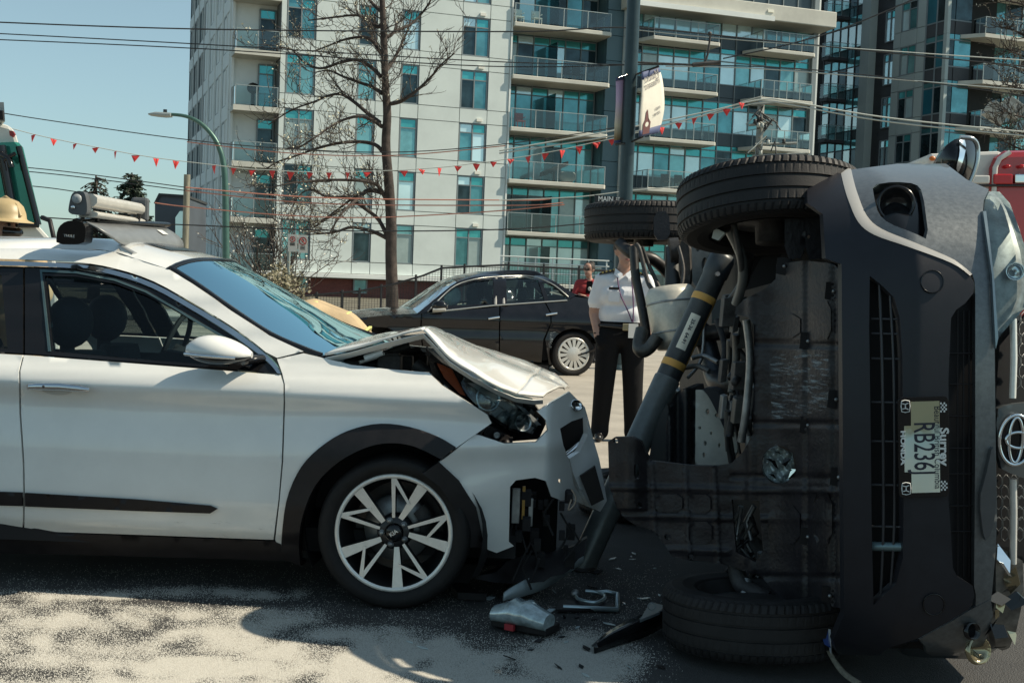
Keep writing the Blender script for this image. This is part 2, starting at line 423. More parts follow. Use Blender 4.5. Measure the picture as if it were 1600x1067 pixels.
wpatch('road_film', [(60, 806), (200, 806), (330, 812), (420, 815), (424, 840), (240, 834), (50, 828)], -.0025, M_mark, step=12, edge=None, mirror=False, parent=door)
wpatch('road_film', [(325, 700), (400, 690), (430, 720), (428, 800), (345, 780)], -.0025, marks('fine_specks', (.12, .10, .085), .68, .80, (30, 30, 45)), step=12, edge=None, mirror=False, parent=door)
# door handle
mb = MB(); hp = [W(x, y, -.035) for x, y in ((46, 604), (62, 603.5), (95, 604), (125, 607), (140, 609))]
mb.tube(hp, [.014, .019, .019, .017, .009], 10, flat=.85); mb.obox(W(50, 604, -.012), V((.012, 0, 0)), V((0, .025, 0)), V((0, 0, .010))); mb.obox(W(132, 608, -.012), V((.012, 0, 0)), V((0, .025, 0)), V((0, 0, .008)))
hd = mb.build('door_handle', M_chrome, door)
mb = MB(); mb.sphere(W(90, 606, .004), .06, 20, 10, sc=(1.25, .12, .5)); mb.build('handle_cup', mat('cup_shade', (.55, .55, .53), .35), door)
mb = MB(); mb.sphere(W(68, 604, -.052), .006); mb.build('keyhole', M_black, door)
# mirror
mc = W(343, 549, -.13)
mb = MB(); rings = []
for i in range(13):
    t = i / 12; s = math.sin(math.pi * min(1, max(0.0, t * .94 + .03))) ** .55
    cx = mc + V((-.135 + .27 * t, 0, -.012 * t)); hz = .074 * s * (1.05 - .35 * t); hy = .085 * s
    rings.append([cx + V((0, hy * math.cos(a), hz * math.sin(a) * (1.1 if math.sin(a) > 0 else .75))) for a in [2 * math.pi * k / 20 for k in range(20)]])
mb.loft(rings, 0)
for k, f in enumerate(mb.f):
    c = sum((mb.v[i] for i in f), V()) / len(f)
    if c.z < mc.z - .018: mb.mi[k] = 1
mir = mb.build('wing_mirror', [M_white, M_black], WT)
mb = MB(); mb.tube([mc + V((-.13, -.055, -.012)), mc + V((-.08, -.083, -.014)), mc + V((.02, -.088, -.018)), mc + V((.08, -.07, -.02))], .007, 8); mb.build('turn_signal', M_chrome, mir)
mb = MB(); mb.tube([mc + V((.09, .03, -.035)), mc + V((.16, .10, -.03)), W(400, 560, .0)], [.022, .018, .02], 8); mb.build('mirror_arm', M_black, mir)
# roof skin, header, windscreen
re = [(-120, 386), (0, 388), (133, 389), (180, 394), (212, 404), (262, 420)]
near = catmull([W(x, y, .0) for x, y in re], 4)
mb = MB(); rows = []
for p in near:
    q = wmir(p); row = []
    for j in range(17):
        v = j / 16; a = p.lerp(q, v); a.z += .055 * (1 - (2 * v - 1) ** 4) + .0; a.x += .07 * (1 - (2 * v - 1) ** 2) * max(0, min(1, (p.x + 1.95) / .4)); row.append(a)
    rows.append(row)
mb.loft(rows, closed=False)
mb.build('roof', M_white, WT)
mb = MB(); mb.loft([[rr + V((0, 0, .004)) for rr in r[4:13]] for r in rows[13:18]], closed=False); mb.build('sunroof', M_black, WT)
ws = catmull([W(x, y, .004) for x, y in ((263, 421), (300, 444), (360, 486), (420, 525), (478, 550), (500, 558))], 4)
mb = MB(); rows = []
for i, p in enumerate(ws):
    q = wmir(p); row = []; t = i / (len(ws) - 1)
    for j in range(17):
        v = j / 16; a = p.lerp(q, v); b = 1 - (2 * v - 1) ** 2
        a.x += (.07 + .07 * t) * b; a.z += (.055 * (1 - t)) * (1 - (2 * v - 1) ** 4); row.append(a)
    rows.append(row)
mb.loft(rows, closed=False); mb.build('windscreen', glassmat('screen_glass', (.50, .66, .68), 1.9, .02, (.62, .92, 1)), WT)
mb = MB()
for r in (rows[0], rows[-1]):
    mb.tube([a + V((0, 0, -.006)) for a in r], .016, 6)
mb.tube([r[0] + BK * .02 for r in rows], .02, 6); mb.tube([r[-1] - BK * .02 for r in rows], .02, 6)
mb.build('screen_surround', M_black, WT)
# a note stuck on the glass
i0 = rows[len(rows) // 2 + 4]
def wsp(u, v): 
    fu = u * (len(rows) - 1); i = int(fu); t = fu - i; fv = v * 16; j = int(fv); s = fv - j
    a = rows[i][j].lerp(rows[i][min(16, j+1)], s); b = rows[min(i+1, len(rows)-1)][j].lerp(rows[min(i+1, len(rows)-1)][min(16, j+1)], s); return a.lerp(b, t)
mb = MB(); mb.add([wsp(u, v) + V((-.012, 0, -.012)) for u, v in ((.47, .40), (.58, .42), (.66, .30), (.56, .27))], [(0, 1, 2, 3)]); mb.build('paper_note', mat('paper', (.62, .60, .48), .8), WT)
# roof rails
for s in (0, 1):
    pts = catmull([W(x, y, .05) + V((0, 0, .014)) for x, y in ((-120, 384), (0, 381), (80, 382), (133, 385), (165, 388), (190, 394), (210, 404))], 4)
    if s: pts = [wmir(p) for p in pts]
    mb = MB(); mb.tube(pts, .016, 8, flat=1.1); mb.build('roof_rail', mat('rail_grey', (.42, .43, .43), .4, .5), WT)
# shell under the panels: floor, inner sides, engine bay block
mb = MB()
def wx(px, Y=5.2): return at(px, 600, Y).x
mb.box((-3.2, 5.30, .20), (.05, 6.75, .30)); mb.box((-3.2, 5.30, .30), (-1.28, 5.34, .93)); mb.box((-3.2, 6.62, .30), (-1.28, 6.66, .93))
mb.box((-3.2, 5.30, .3), (-3.1, 6.7, 1.35)); mb.box((-1.30, 5.28, .30), (-1.24, 6.72, .92))
mb.box((-1.02, 5.46, .36), (.02, 6.5, .70)); mb.box((-1.0, 5.34, .60), (-.9, 6.6, .86))
mb.build('body_shell', M_dark, WT)
# dashboard, steering wheel, seats
mb = MB(); mb.loft([[V((-1.62, y, .86)), V((-1.60, y, .99)), V((-1.50, y, 1.03)), V((-1.18, y, .99)), V((-1.18, y, .7)), V((-1.5, y, .7))] for y in (5.38, 5.7, 6.1, 6.55)], sm=False); mb.build('dashboard', M_dark, WT, bevel=.02)
mb = MB(); c = V((-1.70, 6.28, .98)); mb.lathe(c, V((-1, 0, .35)), [(.185 + .014 * math.cos(a), .014 * math.sin(a)) for a in [i * math.pi / 4 for i in range(9)]], 28); mb.tube([c, c + V((.25, 0, -.1))], .03); mb.build('steering_wheel', M_dark, WT)
M_seat = mat('seat_cloth', (.018, .022, .028), .85, 0, .2, 30); M_seatl = mat('seat_light', (.30, .34, .34), .8)
def seat(x, y, hz=1.18):
    mb = MB()
    mb.loft([[V((x + .03 + dx, y + a * w * .5, z)) for a, dx in ((-1, .04), (-.8, -.03), (0, -.06), (.8, -.03), (1, .04), (.8, .09), (0, .07), (-.8, .09))] for z, w, in ((.35, .46), (.6, .50), (.82, .47), (.95, .38), (.99, .28))], sm=True)
    mb.loft([[V((x + dx, y + a * w * .5, z)) for a, dx in ((-1, .12), (-1, .55), (1, .55), (1, .12))] for z, w in ((.30, .46), (.42, .5), (.48, .46))], sm=False)
    s = mb.build('seat', M_seat, WT)
    mb = MB(); mb.tube([V((x - .02, y, .95)), V((x - .02, y, 1.03))], .035); mb.sphere(V((x - .01, y, 1.12)), .14, 18, 12, sc=(.70, 1.05, .85)); mb.build('headrest', M_seat, s)
    mb = MB(); mb.loft([[V((x + dx, y - .235 + e, z)) for dx, e in ((.05, -.008), (.09, -.012), (.11, .03), (.06, .03))] for z in (.45, .6, .8, .9)]); mb.build('bolster', M_seatl, s)
seat(-2.02, 5.72); seat(-2.05, 6.32); seat(-2.75, 5.75); seat(-2.75, 6.3)
# wheel
def alloy(parent, c, R, ax, up):
    wt = MB(); tyre_mesh(wt, c, ax, R, .215, R * .765, 60, ref=up, blocks=False)
    ty = wt.build('tyre', M_rubber, parent)
    rr = R * .775
    r = MB()
    r.lathe(c, ax, [(rr, .085), (rr - .004, .094), (rr - .014, .094), (rr - .020, .088)], 72, 1, ref=up)
    r.lathe(c, ax, [(rr - .020, .088), (rr - .028, .05), (rr - .05, -.02), (rr - .06, -.09)], 72, 0, ref=up)
    r.lathe(c, ax, [(rr - .005, -.085), (.001, -.095)], 48, 0, ref=up)
    a = up; b = ax.cross(a)
    def P(ang, rad, h): return c + (a * math.cos(ang) + b * math.sin(ang)) * rad + ax * h
    f = MB(); rl = rr - .016
    # image angles: measured anticlockwise from +x as seen from outside; a is image-up
    def PI(deg, rad, h): return P(-math.radians(deg - 90), rad, h)
    hub = .062
    def bar(p0, p1, w0, w1, h0, h1):
        d = p1 - p0; s = d.cross(ax).normalized()
        q = [p0 - s * w0 + ax * h0, p1 - s * w1 + ax * h1, p1 + s * w1 + ax * h1, p0 + s * w0 + ax * h0]
        f.add(q, [(0, 1, 2, 3)], 1); f.add(q, [(3, 2, 1, 0)], 1) if False else None
        lo = [x - ax * .045 for x in q]; f.add(q + lo, [(1, 0, 4, 5), (2, 1, 5, 6), (3, 2, 6, 7), (0, 3, 7, 4)], 0)
    for k in range(5):
        d = 120 - 72 * k
        bar(PI(d - 6, hub, 0), PI(d, rl, 0), .0105, .0235, .072, .088)
        ap = PI(d - 32, rl, 0); bar(PI(d - 34, hub, 0), ap, .0062, .009, .072, .088)
        bar(PI(d - 3, rl * .58, 0), ap, .0052, .009, .082, .088)
    f.lathe(c, ax, [(.040, .074), (.062, .070), (.074, .055), (.076, .02)], 40, 0, ref=up)
    f.lathe(c, ax, [(.001, .088), (.028, .087), (.034, .082), (.036, .070)], 32, 2, ref=up)
    sp = f.build('spokes', [mat('rim_black', (.02, .02, .021), .35, .2), M_alu, M_black], ty, fixn=False)
    r.build('rim', [MATS['rim_black'], M_alu], ty)
    g = MB()
    for k in range(5):
        g = MB(); q = PI(120 - 72 * k - 52, .052, .072); g.lathe(q, ax, [(.001, .012), (.008, .012), (.0095, .004), (.014, 0)], 10); g.build('lug_nut', M_steel, ty)
    bd = MB(); bd.lathe(c, ax, [(.06, -.02), (.14, -.02), (.145, -.04)], 48); bd.build('brake_disc', M_steel, ty)
    cal = MB(); cal.lathe(c, ax, [(.10, .01), (.155, .01), (.16, -.06)], 60); cal.f = [q for i, q in enumerate(cal.f) if (i % 60) in range(18, 30)]; cal.mi = [0] * len(cal.f); cal.sm = [True] * len(cal.f); cal.build('brake_caliper', M_dsteel, ty)
    return ty, PI
WR = .322
wc = at(613, 840, 5.135); wc.z = WR
wax = (WN + V((.02, 0, 0))).normalized()
ty, PI = alloy(WT, wc + BK * .105, WR, wax, V((0, 0, 1)))
tM = frame(wc + BK * .105 + wax * .0895, V((math.cos(math.radians(35)), 0, math.sin(math.radians(35)))), V((-math.sin(math.radians(35)), 0, math.cos(math.radians(35)))))
text_mesh('hub_lettering', 'KIA', .024, tM, M_alu, ty, .0006, bold=.0006)
for p in (wmir(wc + BK * .105), ):
    mb = MB(); tyre_mesh(mb, p, -WN, WR, .215, WR * .72, 40, blocks=False, ref=V((0, 0, 1))); mb.lathe(p, BK, [(WR * .73, .08), (.05, .05), (.001, .05)], 30); mb.lathe(p, BK, [(WR * .73, -.08), (.001, -.05)], 30); mb.build('tyre', M_rubber, WT)
for s in (0, 1):
    p = wc + BK * .105 + V((-2.70, 2.70 * YAW, 0))
    if s: p = wmir(p)
    mb = MB(); tyre_mesh(mb, p, WN, WR, .215, WR * .72, 40, blocks=False, ref=V((0, 0, 1))); mb.lathe(p, WN, [(WR * .73, .08), (.05, .05), (.001, .05)], 30); mb.lathe(p, WN, [(WR * .73, -.08), (.001, -.05)], 30); mb.build('tyre', M_rubber, WT)
# wheel housing
mb = MB(); mb.lathe(wc + BK * .02, BK, [(.375, .0), (.40, .10), (.40, .36), (.001, .37)], 40); mb.f = [f for f in mb.f if sum(mb.v[i].z for i in f) / len(f) > .16]; mb.mi = [0] * len(mb.f); mb.sm = [True] * len(mb.f); mb.build('wheel_housing', M_dark, WT)
# ---- crushed nose -----------------------------------------------------
# buckled hood: rear half rises to a fold, front half drops to the nose (near edge -> far edge rows)
hood_near = [(508, 555, 5.26), (545, 547, 5.24), (600, 532, 5.22), (640, 522, 5.22), (661, 517, 5.22), (676, 532, 5.20), (702, 560, 5.19), (738, 584, 5.20), (774, 604, 5.24), (806, 617, 5.30), (834, 621, 5.36), (848, 620, 5.40)]
hood_far = [(600, 527, 6.60), (622, 524, 6.6), (650, 522, 6.6), (668, 522, 6.55), (680, 523, 6.5), (702, 529, 6.45), (736, 540, 6.4), (776, 553, 6.3), (812, 564, 6.2), (846, 577, 6.1), (872, 591, 6.0), (889, 607, 5.9)]
rows = []
for a, b in zip(hood_near, hood_far):
    p, q = at(*a), at(*b); r = []
    for j in range(13):
        v = j / 12; c = p.lerp(q, v); k = math.sin(math.pi * v)
        c.z += .022 * k + .008 * noise.noise(V((a[0] * .02, v * 4, 0))); c.x += .02 * k
        r.append(c)
    rows.append(r)
def hoodpart(rs, name, th=.011):
    rr = [catmull([r[j] for r in rs], 4) for j in range(13)]
    rr = [list(x) for x in zip(*rr)]
    mb = MB(); mb.loft(rr, closed=False, sm=True)
    mb.v = [p + V((0, 0, .006 * noise.noise(p * 7) + .003 * noise.noise(p * 19))) for p in mb.v]
    h = mb.build(name, M_white, WT); sm = h.modifiers.new('s', 'SOLIDIFY'); sm.thickness = th; sm.offset = -1
    return h
for k_ in range(5, 12):
    rows[k_][0] = rows[k_][0] + V((0, 0, .008 * noise.noise(V((k_ * 1.7, 0, 0))))); rows[k_][4] = rows[k_][4] + V((0, 0, .012 * noise.noise(V((k_ * 2.3, 5, 0))))); rows[k_][8] = rows[k_][8] + V((0, 0, -.010 + .012 * noise.noise(V((k_ * 1.9, 9, 0)))))
hoodpart(rows[:5], 'hood'); hoodpart(rows[4:10], 'hood_front'); hoodpart(rows[9:], 'hood_tip')
# folded lip under the near edge of the hood
mb = MB(); e0 = [at(*q) for q in hood_near]
mb.loft([[p + V((0, .004, -.010)) for p in e0], [p + V((.002, .035, -.032)) for p in e0]], closed=False, sm=False); o = mb.build('hood_lip', M_white, WT); o.modifiers.new('s', 'SOLIDIFY').thickness = .003
# struts and clutter in the open bay
mb = MB()
for a, b, r in (((540, 575, 5.45), (640, 540, 5.5), .018), ((560, 570, 5.5), (600, 566, 5.6), .03), ((575, 560, 5.4), (655, 545, 5.6), .012), ((650, 570, 5.45), (690, 600, 5.4), .03), ((600, 572, 5.8), (660, 560, 5.9), .04)):
    mb.tube([at(*a), at(*b)], r, 8)
for i in range(16):
    p = at(random.uniform(545, 665), random.uniform(562, 590), random.uniform(5.4, 6.2)); s = random.uniform(.03, .07); mb.box(p - V((s, s, s)), p + V((s, s, s)))
mb.build('engine_clutter', M_dsteel, WT, bevel=.006)
mb = MB(); mb.tube(catmull([at(562, 566, 5.36), at(588, 558, 5.4), at(600, 552, 5.4), at(572, 563, 5.38)], 4), .008, 6); mb.tube([at(570, 560, 5.3), at(598, 550, 5.3)], .016, 6); mb.build('hood_hinge', M_white, WT)
# headlight
def HL(dd): return lambda x, y: surf(x, y, lambda X, Z: 5.20 + .62 * max(0, X + .42) ** 1.15 + dd)
hou = [(664, 543), (690, 566), (730, 590), (775, 611), (832, 626), (842, 642), (854, 660), (842, 686), (790, 690), (752, 679), (766, 659), (760, 647), (724, 623), (676, 587)]
mb = MB(); patch(mb, hou, HL(.09), step=9, back=V((0, .12, 0))); hl = mb.build('headlight', M_black, WT)
lens = smoothpoly([(712, 588), (750, 594), (790, 614), (832, 640), (850, 661), (838, 683), (800, 676), (770, 655), (735, 625), (718, 604)], 2)
mb = MB(); patch(mb, lens, lambda x, y: HL(.01 - .0)(x, y) + V((0, -.02 + .00002 * ((x - 780) ** 2 + (y - 635) ** 2), 0)), step=8, back=V((0, .06, 0))); mb.build('lens', glassmat('headlight_glass', (.75, .85, .88), 1.75), hl)
mb = MB()
for (x, y, r) in ((760, 622, .058), (815, 660, .042)):
    c = HL(.055)(x, y); d = V((.45, -1, .15)).normalized()
    mb.lathe(c, d, [(r, .02), (r * .92, .026), (r * .8, .0), (r * .45, -.025), (.001, -.03)], 26)
mb.v = [V((p.x, p.y, p.z)) for p in mb.v]; mb.build('reflector', mat('reflector_silver', (.50, .58, .62), .25, .7, .3, 30), hl)
mb = MB()
for q in ([(730, 598), (752, 600), (800, 636), (790, 640)], [(800, 655), (835, 668), (828, 676), (796, 668)], [(770, 628), (786, 640), (774, 652), (764, 642)], [(806, 632), (820, 638), (846, 664), (838, 664)]):
    patch(mb, q, HL(.04), step=12, back=V((0, .03, 0)))
mb.build('bezel', mat('bezel_silver', (.62, .66, .68), .2, .6), hl)
mb = MB(); patch(mb, [(726, 604), (750, 602), (786, 622), (826, 645), (842, 662), (832, 678), (800, 670), (770, 650), (740, 624)], lambda x, y: HL(.05)(x, y) + V((0, .012 * noise.noise(V((x * .11, y * .13, 0))), 0)), step=5, back=V((0, .03, 0))); mb.build('lamp_bowl', mat('lamp_bowl_silver', (.10, .12, .13), .2, .7, .9, 22, col2=(.75, .82, .84)), hl)
mb = MB(); patch(mb, [(682, 567), (706, 577), (718, 600), (728, 619), (719, 616), (694, 590)], HL(.07), step=8, back=V((0, .04, 0))); mb.build('side_reflector', mat('amber_lens', (.32, .07, .025), .3), hl)
mb = MB(); patch(mb, smoothpoly([(754, 682), (764, 664), (780, 672), (800, 684), (790, 694), (770, 690)], 1), HL(.03), step=6, back=V((0, .06, 0)))
for x, y in ((778, 680), (790, 693)): mb.sphere(HL(.02)(x, y), .022, 10, 8)
mb.build('broken_bracket', M_plas, hl)
mb = MB(); c = HL(.0)(776, 680); mb.lathe(c, V((.2, -1, 0)), [(.016, .0), (.013, .008), (.008, .004), (.001, .006)], 14); mb.build('bulb_socket', M_steel, hl)
# torn bumper cover: swings round the nose
def bump_y(X, Z):
    return 5.09 + .32 * max(0, X + .36) ** 1.25 + 1.3 * max(0, X - .17) ** 1.1 + .42 * (Z - .58) ** 2 - .02 * math.exp(-((Z - .70) / .05) ** 2)
def BP(dd=0): return lambda x, y: surf(x, y, lambda X, Z: bump_y(X, Z) + dd, 20)
bo = [(686, 722), (700, 712), (742, 679), (752, 681), (789, 693), (838, 691), (856, 672), (853, 656), (840, 643), (862, 628), (890, 612), (914, 636), (918, 650), (893, 658), (875, 669), (880, 695), (888, 716), (893, 740), (897, 758), (915, 790), (906, 786), (893, 779), (876, 781), (861, 775), (853, 751), (836, 746), (806, 750), (797, 760), (795, 846), (803, 853), (776, 864), (763, 859), (757, 854), (744, 793), (717, 751)]
fogbits = []
mb = MB(); patch(mb, bo, BP(), [smoothpoly([(872, 748), (877, 749), (877, 755), (872, 754)], 1)], step=6, back=V((-.004, .022, 0)))
mb.v = [p + V((0, .010 * noise.noise(p * 7 + V((3, 1, 0))), 0)) for p in mb.v]
bc = mb.build('front_bumper', M_white, WT)
mb = MB(); patch(mb, [(660, 740), (686, 722), (717, 751), (744, 793), (757, 855), (729, 855), (725, 828), (710, 793), (687, 760)], lambda x, y: BP(-.012)(x, y), step=7, back=V((0, .05, 0))); mb.build('bumper_cladding', M_plas, bc)
# right-hand wrap of the nose beyond the grille hole
mb = MB(); patch(mb, [(918, 650), (926, 682), (936, 716), (943, 750), (948, 782), (938, 800), (922, 792), (905, 762), (895, 738), (890, 716), (906, 706), (919, 678)], lambda x, y: at(x, y, 5.50 + (x - 900) * .0035 - (y - 700) * .0012), step=6, back=V((-.02, .03, 0)))
mb.v = [p + V((0, .02 * noise.noise(p * 11), 0)) for p in mb.v]; mb.build('nose_panel', M_white, bc)
mb = MB(); patch(mb, [(906, 744), (930, 728), (944, 780), (924, 790)], lambda x, y: at(x, y, 5.44), step=12, back=V((0, .03, 0))); mb.build('grille_mesh', M_plas, bc)
mb = MB(); mb.tube([at(884, 712, 5.55), at(905, 694, 5.6), at(922, 682, 5.7)], .018, 6, flat=.6); mb.build('grille_bar', M_chrome, bc)
ec = BP(-.012)(900, 633); mb = MB(); mb.lathe(ec, V((.75, -.7, .35)), [(.030, -.004), (.034, .006), (.028, .006), (.026, 0), (.001, 0)], 24); mb.v = [ec + V(((p.x - ec.x) * 1.1, p.y - ec.y, (p.z - ec.z) * .72)) for p in mb.v]; mb.build('badge', M_chrome, bc)
# grille cavity and radiator bits behind the torn corner
mb = MB(); patch(mb, [(868, 664), (917, 648), (924, 684), (906, 712), (890, 722), (874, 700)], lambda x, y: at(x, y, 5.78), step=12); mb.build('grille_cavity', M_dark, WT)
mb = MB(); mb.box((-.25, 5.44, .13), (.23, 6.4, .54)); mb.build('nose_core', mat('cavity_shade_black', (.004, .004, .004), .8, spec=.2), WT, bevel=.03)  # near-black colour puts the shade inside the torn nose into this block
mb = MB(); random.seed(4)
for i in range(26):
    x, y = random.uniform(806, 900), random.uniform(765, 880); p = at(x, y, random.uniform(5.26, 5.42)); s = random.uniform(.008, .022)
    mb.obox(p, V((s, 0, 0)), V((0, s * .6, s * .3)), V((0, -s * .2, s * 1.5)))
for i in range(9):
    x, y = random.uniform(810, 895), random.uniform(760, 860); p = at(x, y, 5.3); mb.tube([p, p + V((random.uniform(-.05, .05), .02, -.08)), p + V((random.uniform(-.08, .08), 0, -.17))], .006, 5)
mb.build('crash_clutter', M_dark, WT, bevel=.004)
mb = MB(); mb.obox(at(806, 790, 5.30), V((.018, 0, 0)), V((0, .01, 0)), V((0, 0, .075))); mb.obox(at(829, 800, 5.3), V((.010, 0, 0)), V((0, .01, 0)), V((0, 0, .06))); mb.build('bumper_bracket', M_steel, WT, bevel=.003)
mb = MB(); mb.obox(at(818, 785, 5.29), V((.006, 0, 0)), V((0, .008, 0)), V((0, 0, .07))); mb.build('brass_stud', mat('brass', (.30, .19, .06), .4, .8), WT)
mb = MB(); mb.tube(catmull([at(893, 764, 5.22), at(900, 778, 5.22), at(896, 790, 5.22), at(888, 796, 5.22), at(893, 780, 5.22)], 5), .0035, 5); mb.build('loose_wire', mat('wire_tan', (.35, .28, .22), .6), WT)
# hanging undertray under the nose
mb = MB()
tr = [(800, 872), (850, 866), (900, 852), (918, 842), (912, 868), (890, 892), (850, 905), (790, 913), (740, 905), (765, 894)]
patch(mb, tr, lambda x, y: at(x, y, 5.55 - (y - 800) * .002), step=9, back=V((0, .06, 0))); mb.v = [p + V((.0, .03 * noise.noise(p * 13), .02 * noise.noise(p * 17))) for p in mb.v]
mb.build('torn_undertray', M_plas, WT)
# ---- ski rack ------------------------------------------------------------
rk = MB(); c = at(110, 364, 5.60)
ft = [(88, 382), (88, 366), (92, 354), (102, 346), (118, 344), (132, 349), (134, 366), (131, 382)]
patch(rk, smoothpoly(ft, 1), lambda x, y: at(x, y, 5.52 + .0004 * (y - 340)), step=6, back=V((0, .10, 0)))
rack = rk.build('roof_rack', M_black, WT, bevel=.006)
text_mesh('rack_lettering', 'THULE', .016, frame(at(108, 369, 5.515), V((1, 0, -.03)), V((0, 0, 1))), mat('print_grey', (.5, .52, .52), .5), rack, .0008)
mb = MB(); mb.tube([at(120, 345, 5.6), at(130, 345, 5.7), at(262, 351, 6.62)], .02, 8, flat=.6); mb.build('crossbar', M_black, rack)
fp = []
for i in range(15):
    t = i / 14; Y = 5.60 + t * 1.0
    top = at(135 + (258 - 135) * t, 346 + 9 * t, Y); bot = at(172 + (287 - 172) * t, 383 + 6 * t, Y)
    s = (1 - abs(2 * t - 1) ** 6) ; e = .25 + .75 * s if t < .5 else .45 + .55 * s
    row = []
    for j in range(6):
        v = j / 5 * (e if t < .3 else 1); q = top.lerp(bot, v); q.x += .035 * math.sin(math.pi * v); q.z += .0; row.append(q)
    fp.append(row)
mb = MB(); mb.loft(fp, closed=False); fo = mb.build('wind_fairing', mat('fairing_grey', (.16, .17, .175), .35, 0, .08, 20), rack); fo.modifiers.new('s', 'SOLIDIFY').thickness = .008
mb = MB(); q = [fp[11][1], fp[12][1], fp[12][2], fp[11][2]]; mb.add([p + V((.004, -.004, .004)) for p in q], [(0, 1, 2, 3)]); mb.build('fairing_sticker', mat('sticker_white', (.6, .6, .57), .5), rack)
sx = V((0, 1, 0))
cap = smoothpoly([(106, 334), (108, 318), (112, 302), (122, 298), (132, 300), (136, 318), (136, 334), (128, 337)], 2)
mb = MB(); patch(mb, cap, lambda x, y: at(x, y, 5.58), step=6, back=V((0, .06, 0))); ec = mb.build('carrier_end', mat('carrier_grey', (.085, .09, .095), .45), rack, bevel=.006)
mb = MB(); c = at(120, 311, 5.575); mb.lathe(c, V((0, -1, 0)), [(.022, 0), (.018, .006), (.001, .004)], 20); mb.build('release_button', mat('button_grey', (.35, .37, .38), .4), ec)
mb = MB(); c = at(114, 324, 5.575); mb.lathe(c, V((0, -1, 0)), [(.009, 0), (.008, .004), (.001, .004)], 14); mb.build('lock', M_chrome, ec)
M_carrier = mat('carrier_silver', (.58, .56, .51), .38, .35, .04, 20)
for (a, b) in (((136, 302), (136, 322)), ((137, 329), (137, 339))):
    mb = MB(); y0 = at(*a, 5.6); y1 = at(*b, 5.6); h = (y0.z - y1.z) / 2; c = (y0 + y1) / 2
    ring = lambda yy: [V((c.x + dx, yy, c.z + dz)) for dx, dz in ((-.05, -h), (.02, -h), (.035, -h * .4), (.035, h * .4), (.015, h), (-.04, h))]
    mb.loft([ring(5.63), ring(6.36)], sm=False); mb.build('carrier_bar', M_carrier, rack, bevel=.006)
mb = MB(); c = at(219, 328, 6.39); mb.obox(c, V((.045, 0, 0)), V((0, .02, 0)), V((0, 0, .062))); mb.build('carrier_hinge', MATS['carrier_grey'], rack, bevel=.015)
for px, Y in ((140, 5.75), (205, 6.25)):
    mb = MB(); c = at(px, 340, Y); mb.tube([c + V((-.03, 0, .02)), c + V((-.03, 0, -.035)), c + V((.03, 0, -.035)), c + V((.04, 0, .02))], .012, 6); mb.build('carrier_bracket', M_black, rack)
# ---------------------------------------------------------------- grey SUV lying on its side
RT = thing('overturned_suv', 'dark grey SUV lying on its side with underbody towards the white car', 'car', (1.6, 6.0, 0))
M_grey = mat('grey_metallic', (.10, .11, .12), .3, .55, .10, 5, coat=.7)
M_greyd = mat('grey_metallic_dusty', (.15, .16, .165), .36, .45, .16, 60, coat=.4, detail=9)
M_bump = mat('bumper_plastic', (.020, .020, .025), .42, 0, .10, 10, .05, 420, spec=.35)
M_under = mat('undercover_plastic', (.017, .015, .018), .42, 0, .4, 7, .15, 70, spec=.45)
def frontY(X, Z):
    q = abs((Z - .93) / .93)
    y = 4.02 + .10 * q * q + .50 * q ** 7
    y += .62 * max(0, 1.31 - X) ** 1.15 * (1 + 1.3 * q * q) + .30 * max(0, X - 1.62) ** 1.2
    return y
def FR(dd=0.0): return lambda x, y: surf(x, y, lambda X, Z: frontY(X, Z) + dd, 22)
BKR = V((0, .03, 0))
def rpatch(name, outline, dd=0.0, m=None, holes=(), step=8, edge=.03, parent=RT, fn=None, weld=False):
    mb = MB(); patch(mb, outline, fn or FR(dd), holes, step, V((0, edge, 0)) if edge else None)
    return mb.build(name, m or M_bump, parent, fixn=weld)
def circ(x, y, r, n=24, ry=None): return [(x + r * math.cos(2 * math.pi * i / n), y + (ry or r) * math.sin(2 * math.pi * i / n)) for i in range(n)]
band = csp([(1314, 271), (1319, 292), (1326, 314), (1341, 347), (1366, 367), (1420, 386), (1487, 411), (1516, 431)], 4)
def offs(x, y):
    t = max(0, min(1, (x - 1314) / 200)); return (x + 15 - 12 * t, y - 4 - 7 * (1 - t) + (1 if t > .9 else 0))
band2 = [offs(*p) for p in band]
grill = [(1359, 431), (1377, 445), (1397, 465), (1406, 497), (1410, 557), (1411, 640), (1412, 760), (1411, 871), (1400, 912), (1379, 931), (1365, 945), (1362, 820), (1360, 640), (1358, 512)]
low = band + [(1522, 441), (1521, 458), (1508, 474), (1494, 484), (1486, 497), (1482, 591), (1482, 780), (1485, 820), (1489, 887), (1495, 899), (1520, 915), (1523, 931), (1515, 950), (1483, 970), (1437, 996), (1388, 1012), (1352, 1040), (1330, 1059), (1316, 1046), (1302, 1000), (1319, 959), (1317, 700), (1315, 413), (1290, 404), (1286, 335), (1262, 318), (1261, 296), (1271, 277), (1294, 267)]
cap1 = circ(1457, 440, 17.5); cap2 = circ(1459, 944, 16.5)
bum = rpatch('lower_bumper', low, 0, M_bump, [grill], 8, .05, weld=True)
for c in (cap1, cap2):
    rpatch('tow_cap', [(x + (1457 - x) * .0, y) for x, y in c], -.004, M_bump, parent=bum, step=7, edge=.004)
    mb = MB(); pts = [FR(-.0045)(x, y) for x, y in c]; mb.tube(pts + [pts[0]], .0022, 5); mb.build('cap_seam', M_black, bum)
mb = MB(); mb.loft([[FR(-.004)(*p) for p in band], [FR(.005)(p[0] * .5 + q[0] * .5, p[1] * .5 + q[1] * .5) for p, q in zip(band, band2)], [FR(.05)(*q) for q in band2]], closed=False)
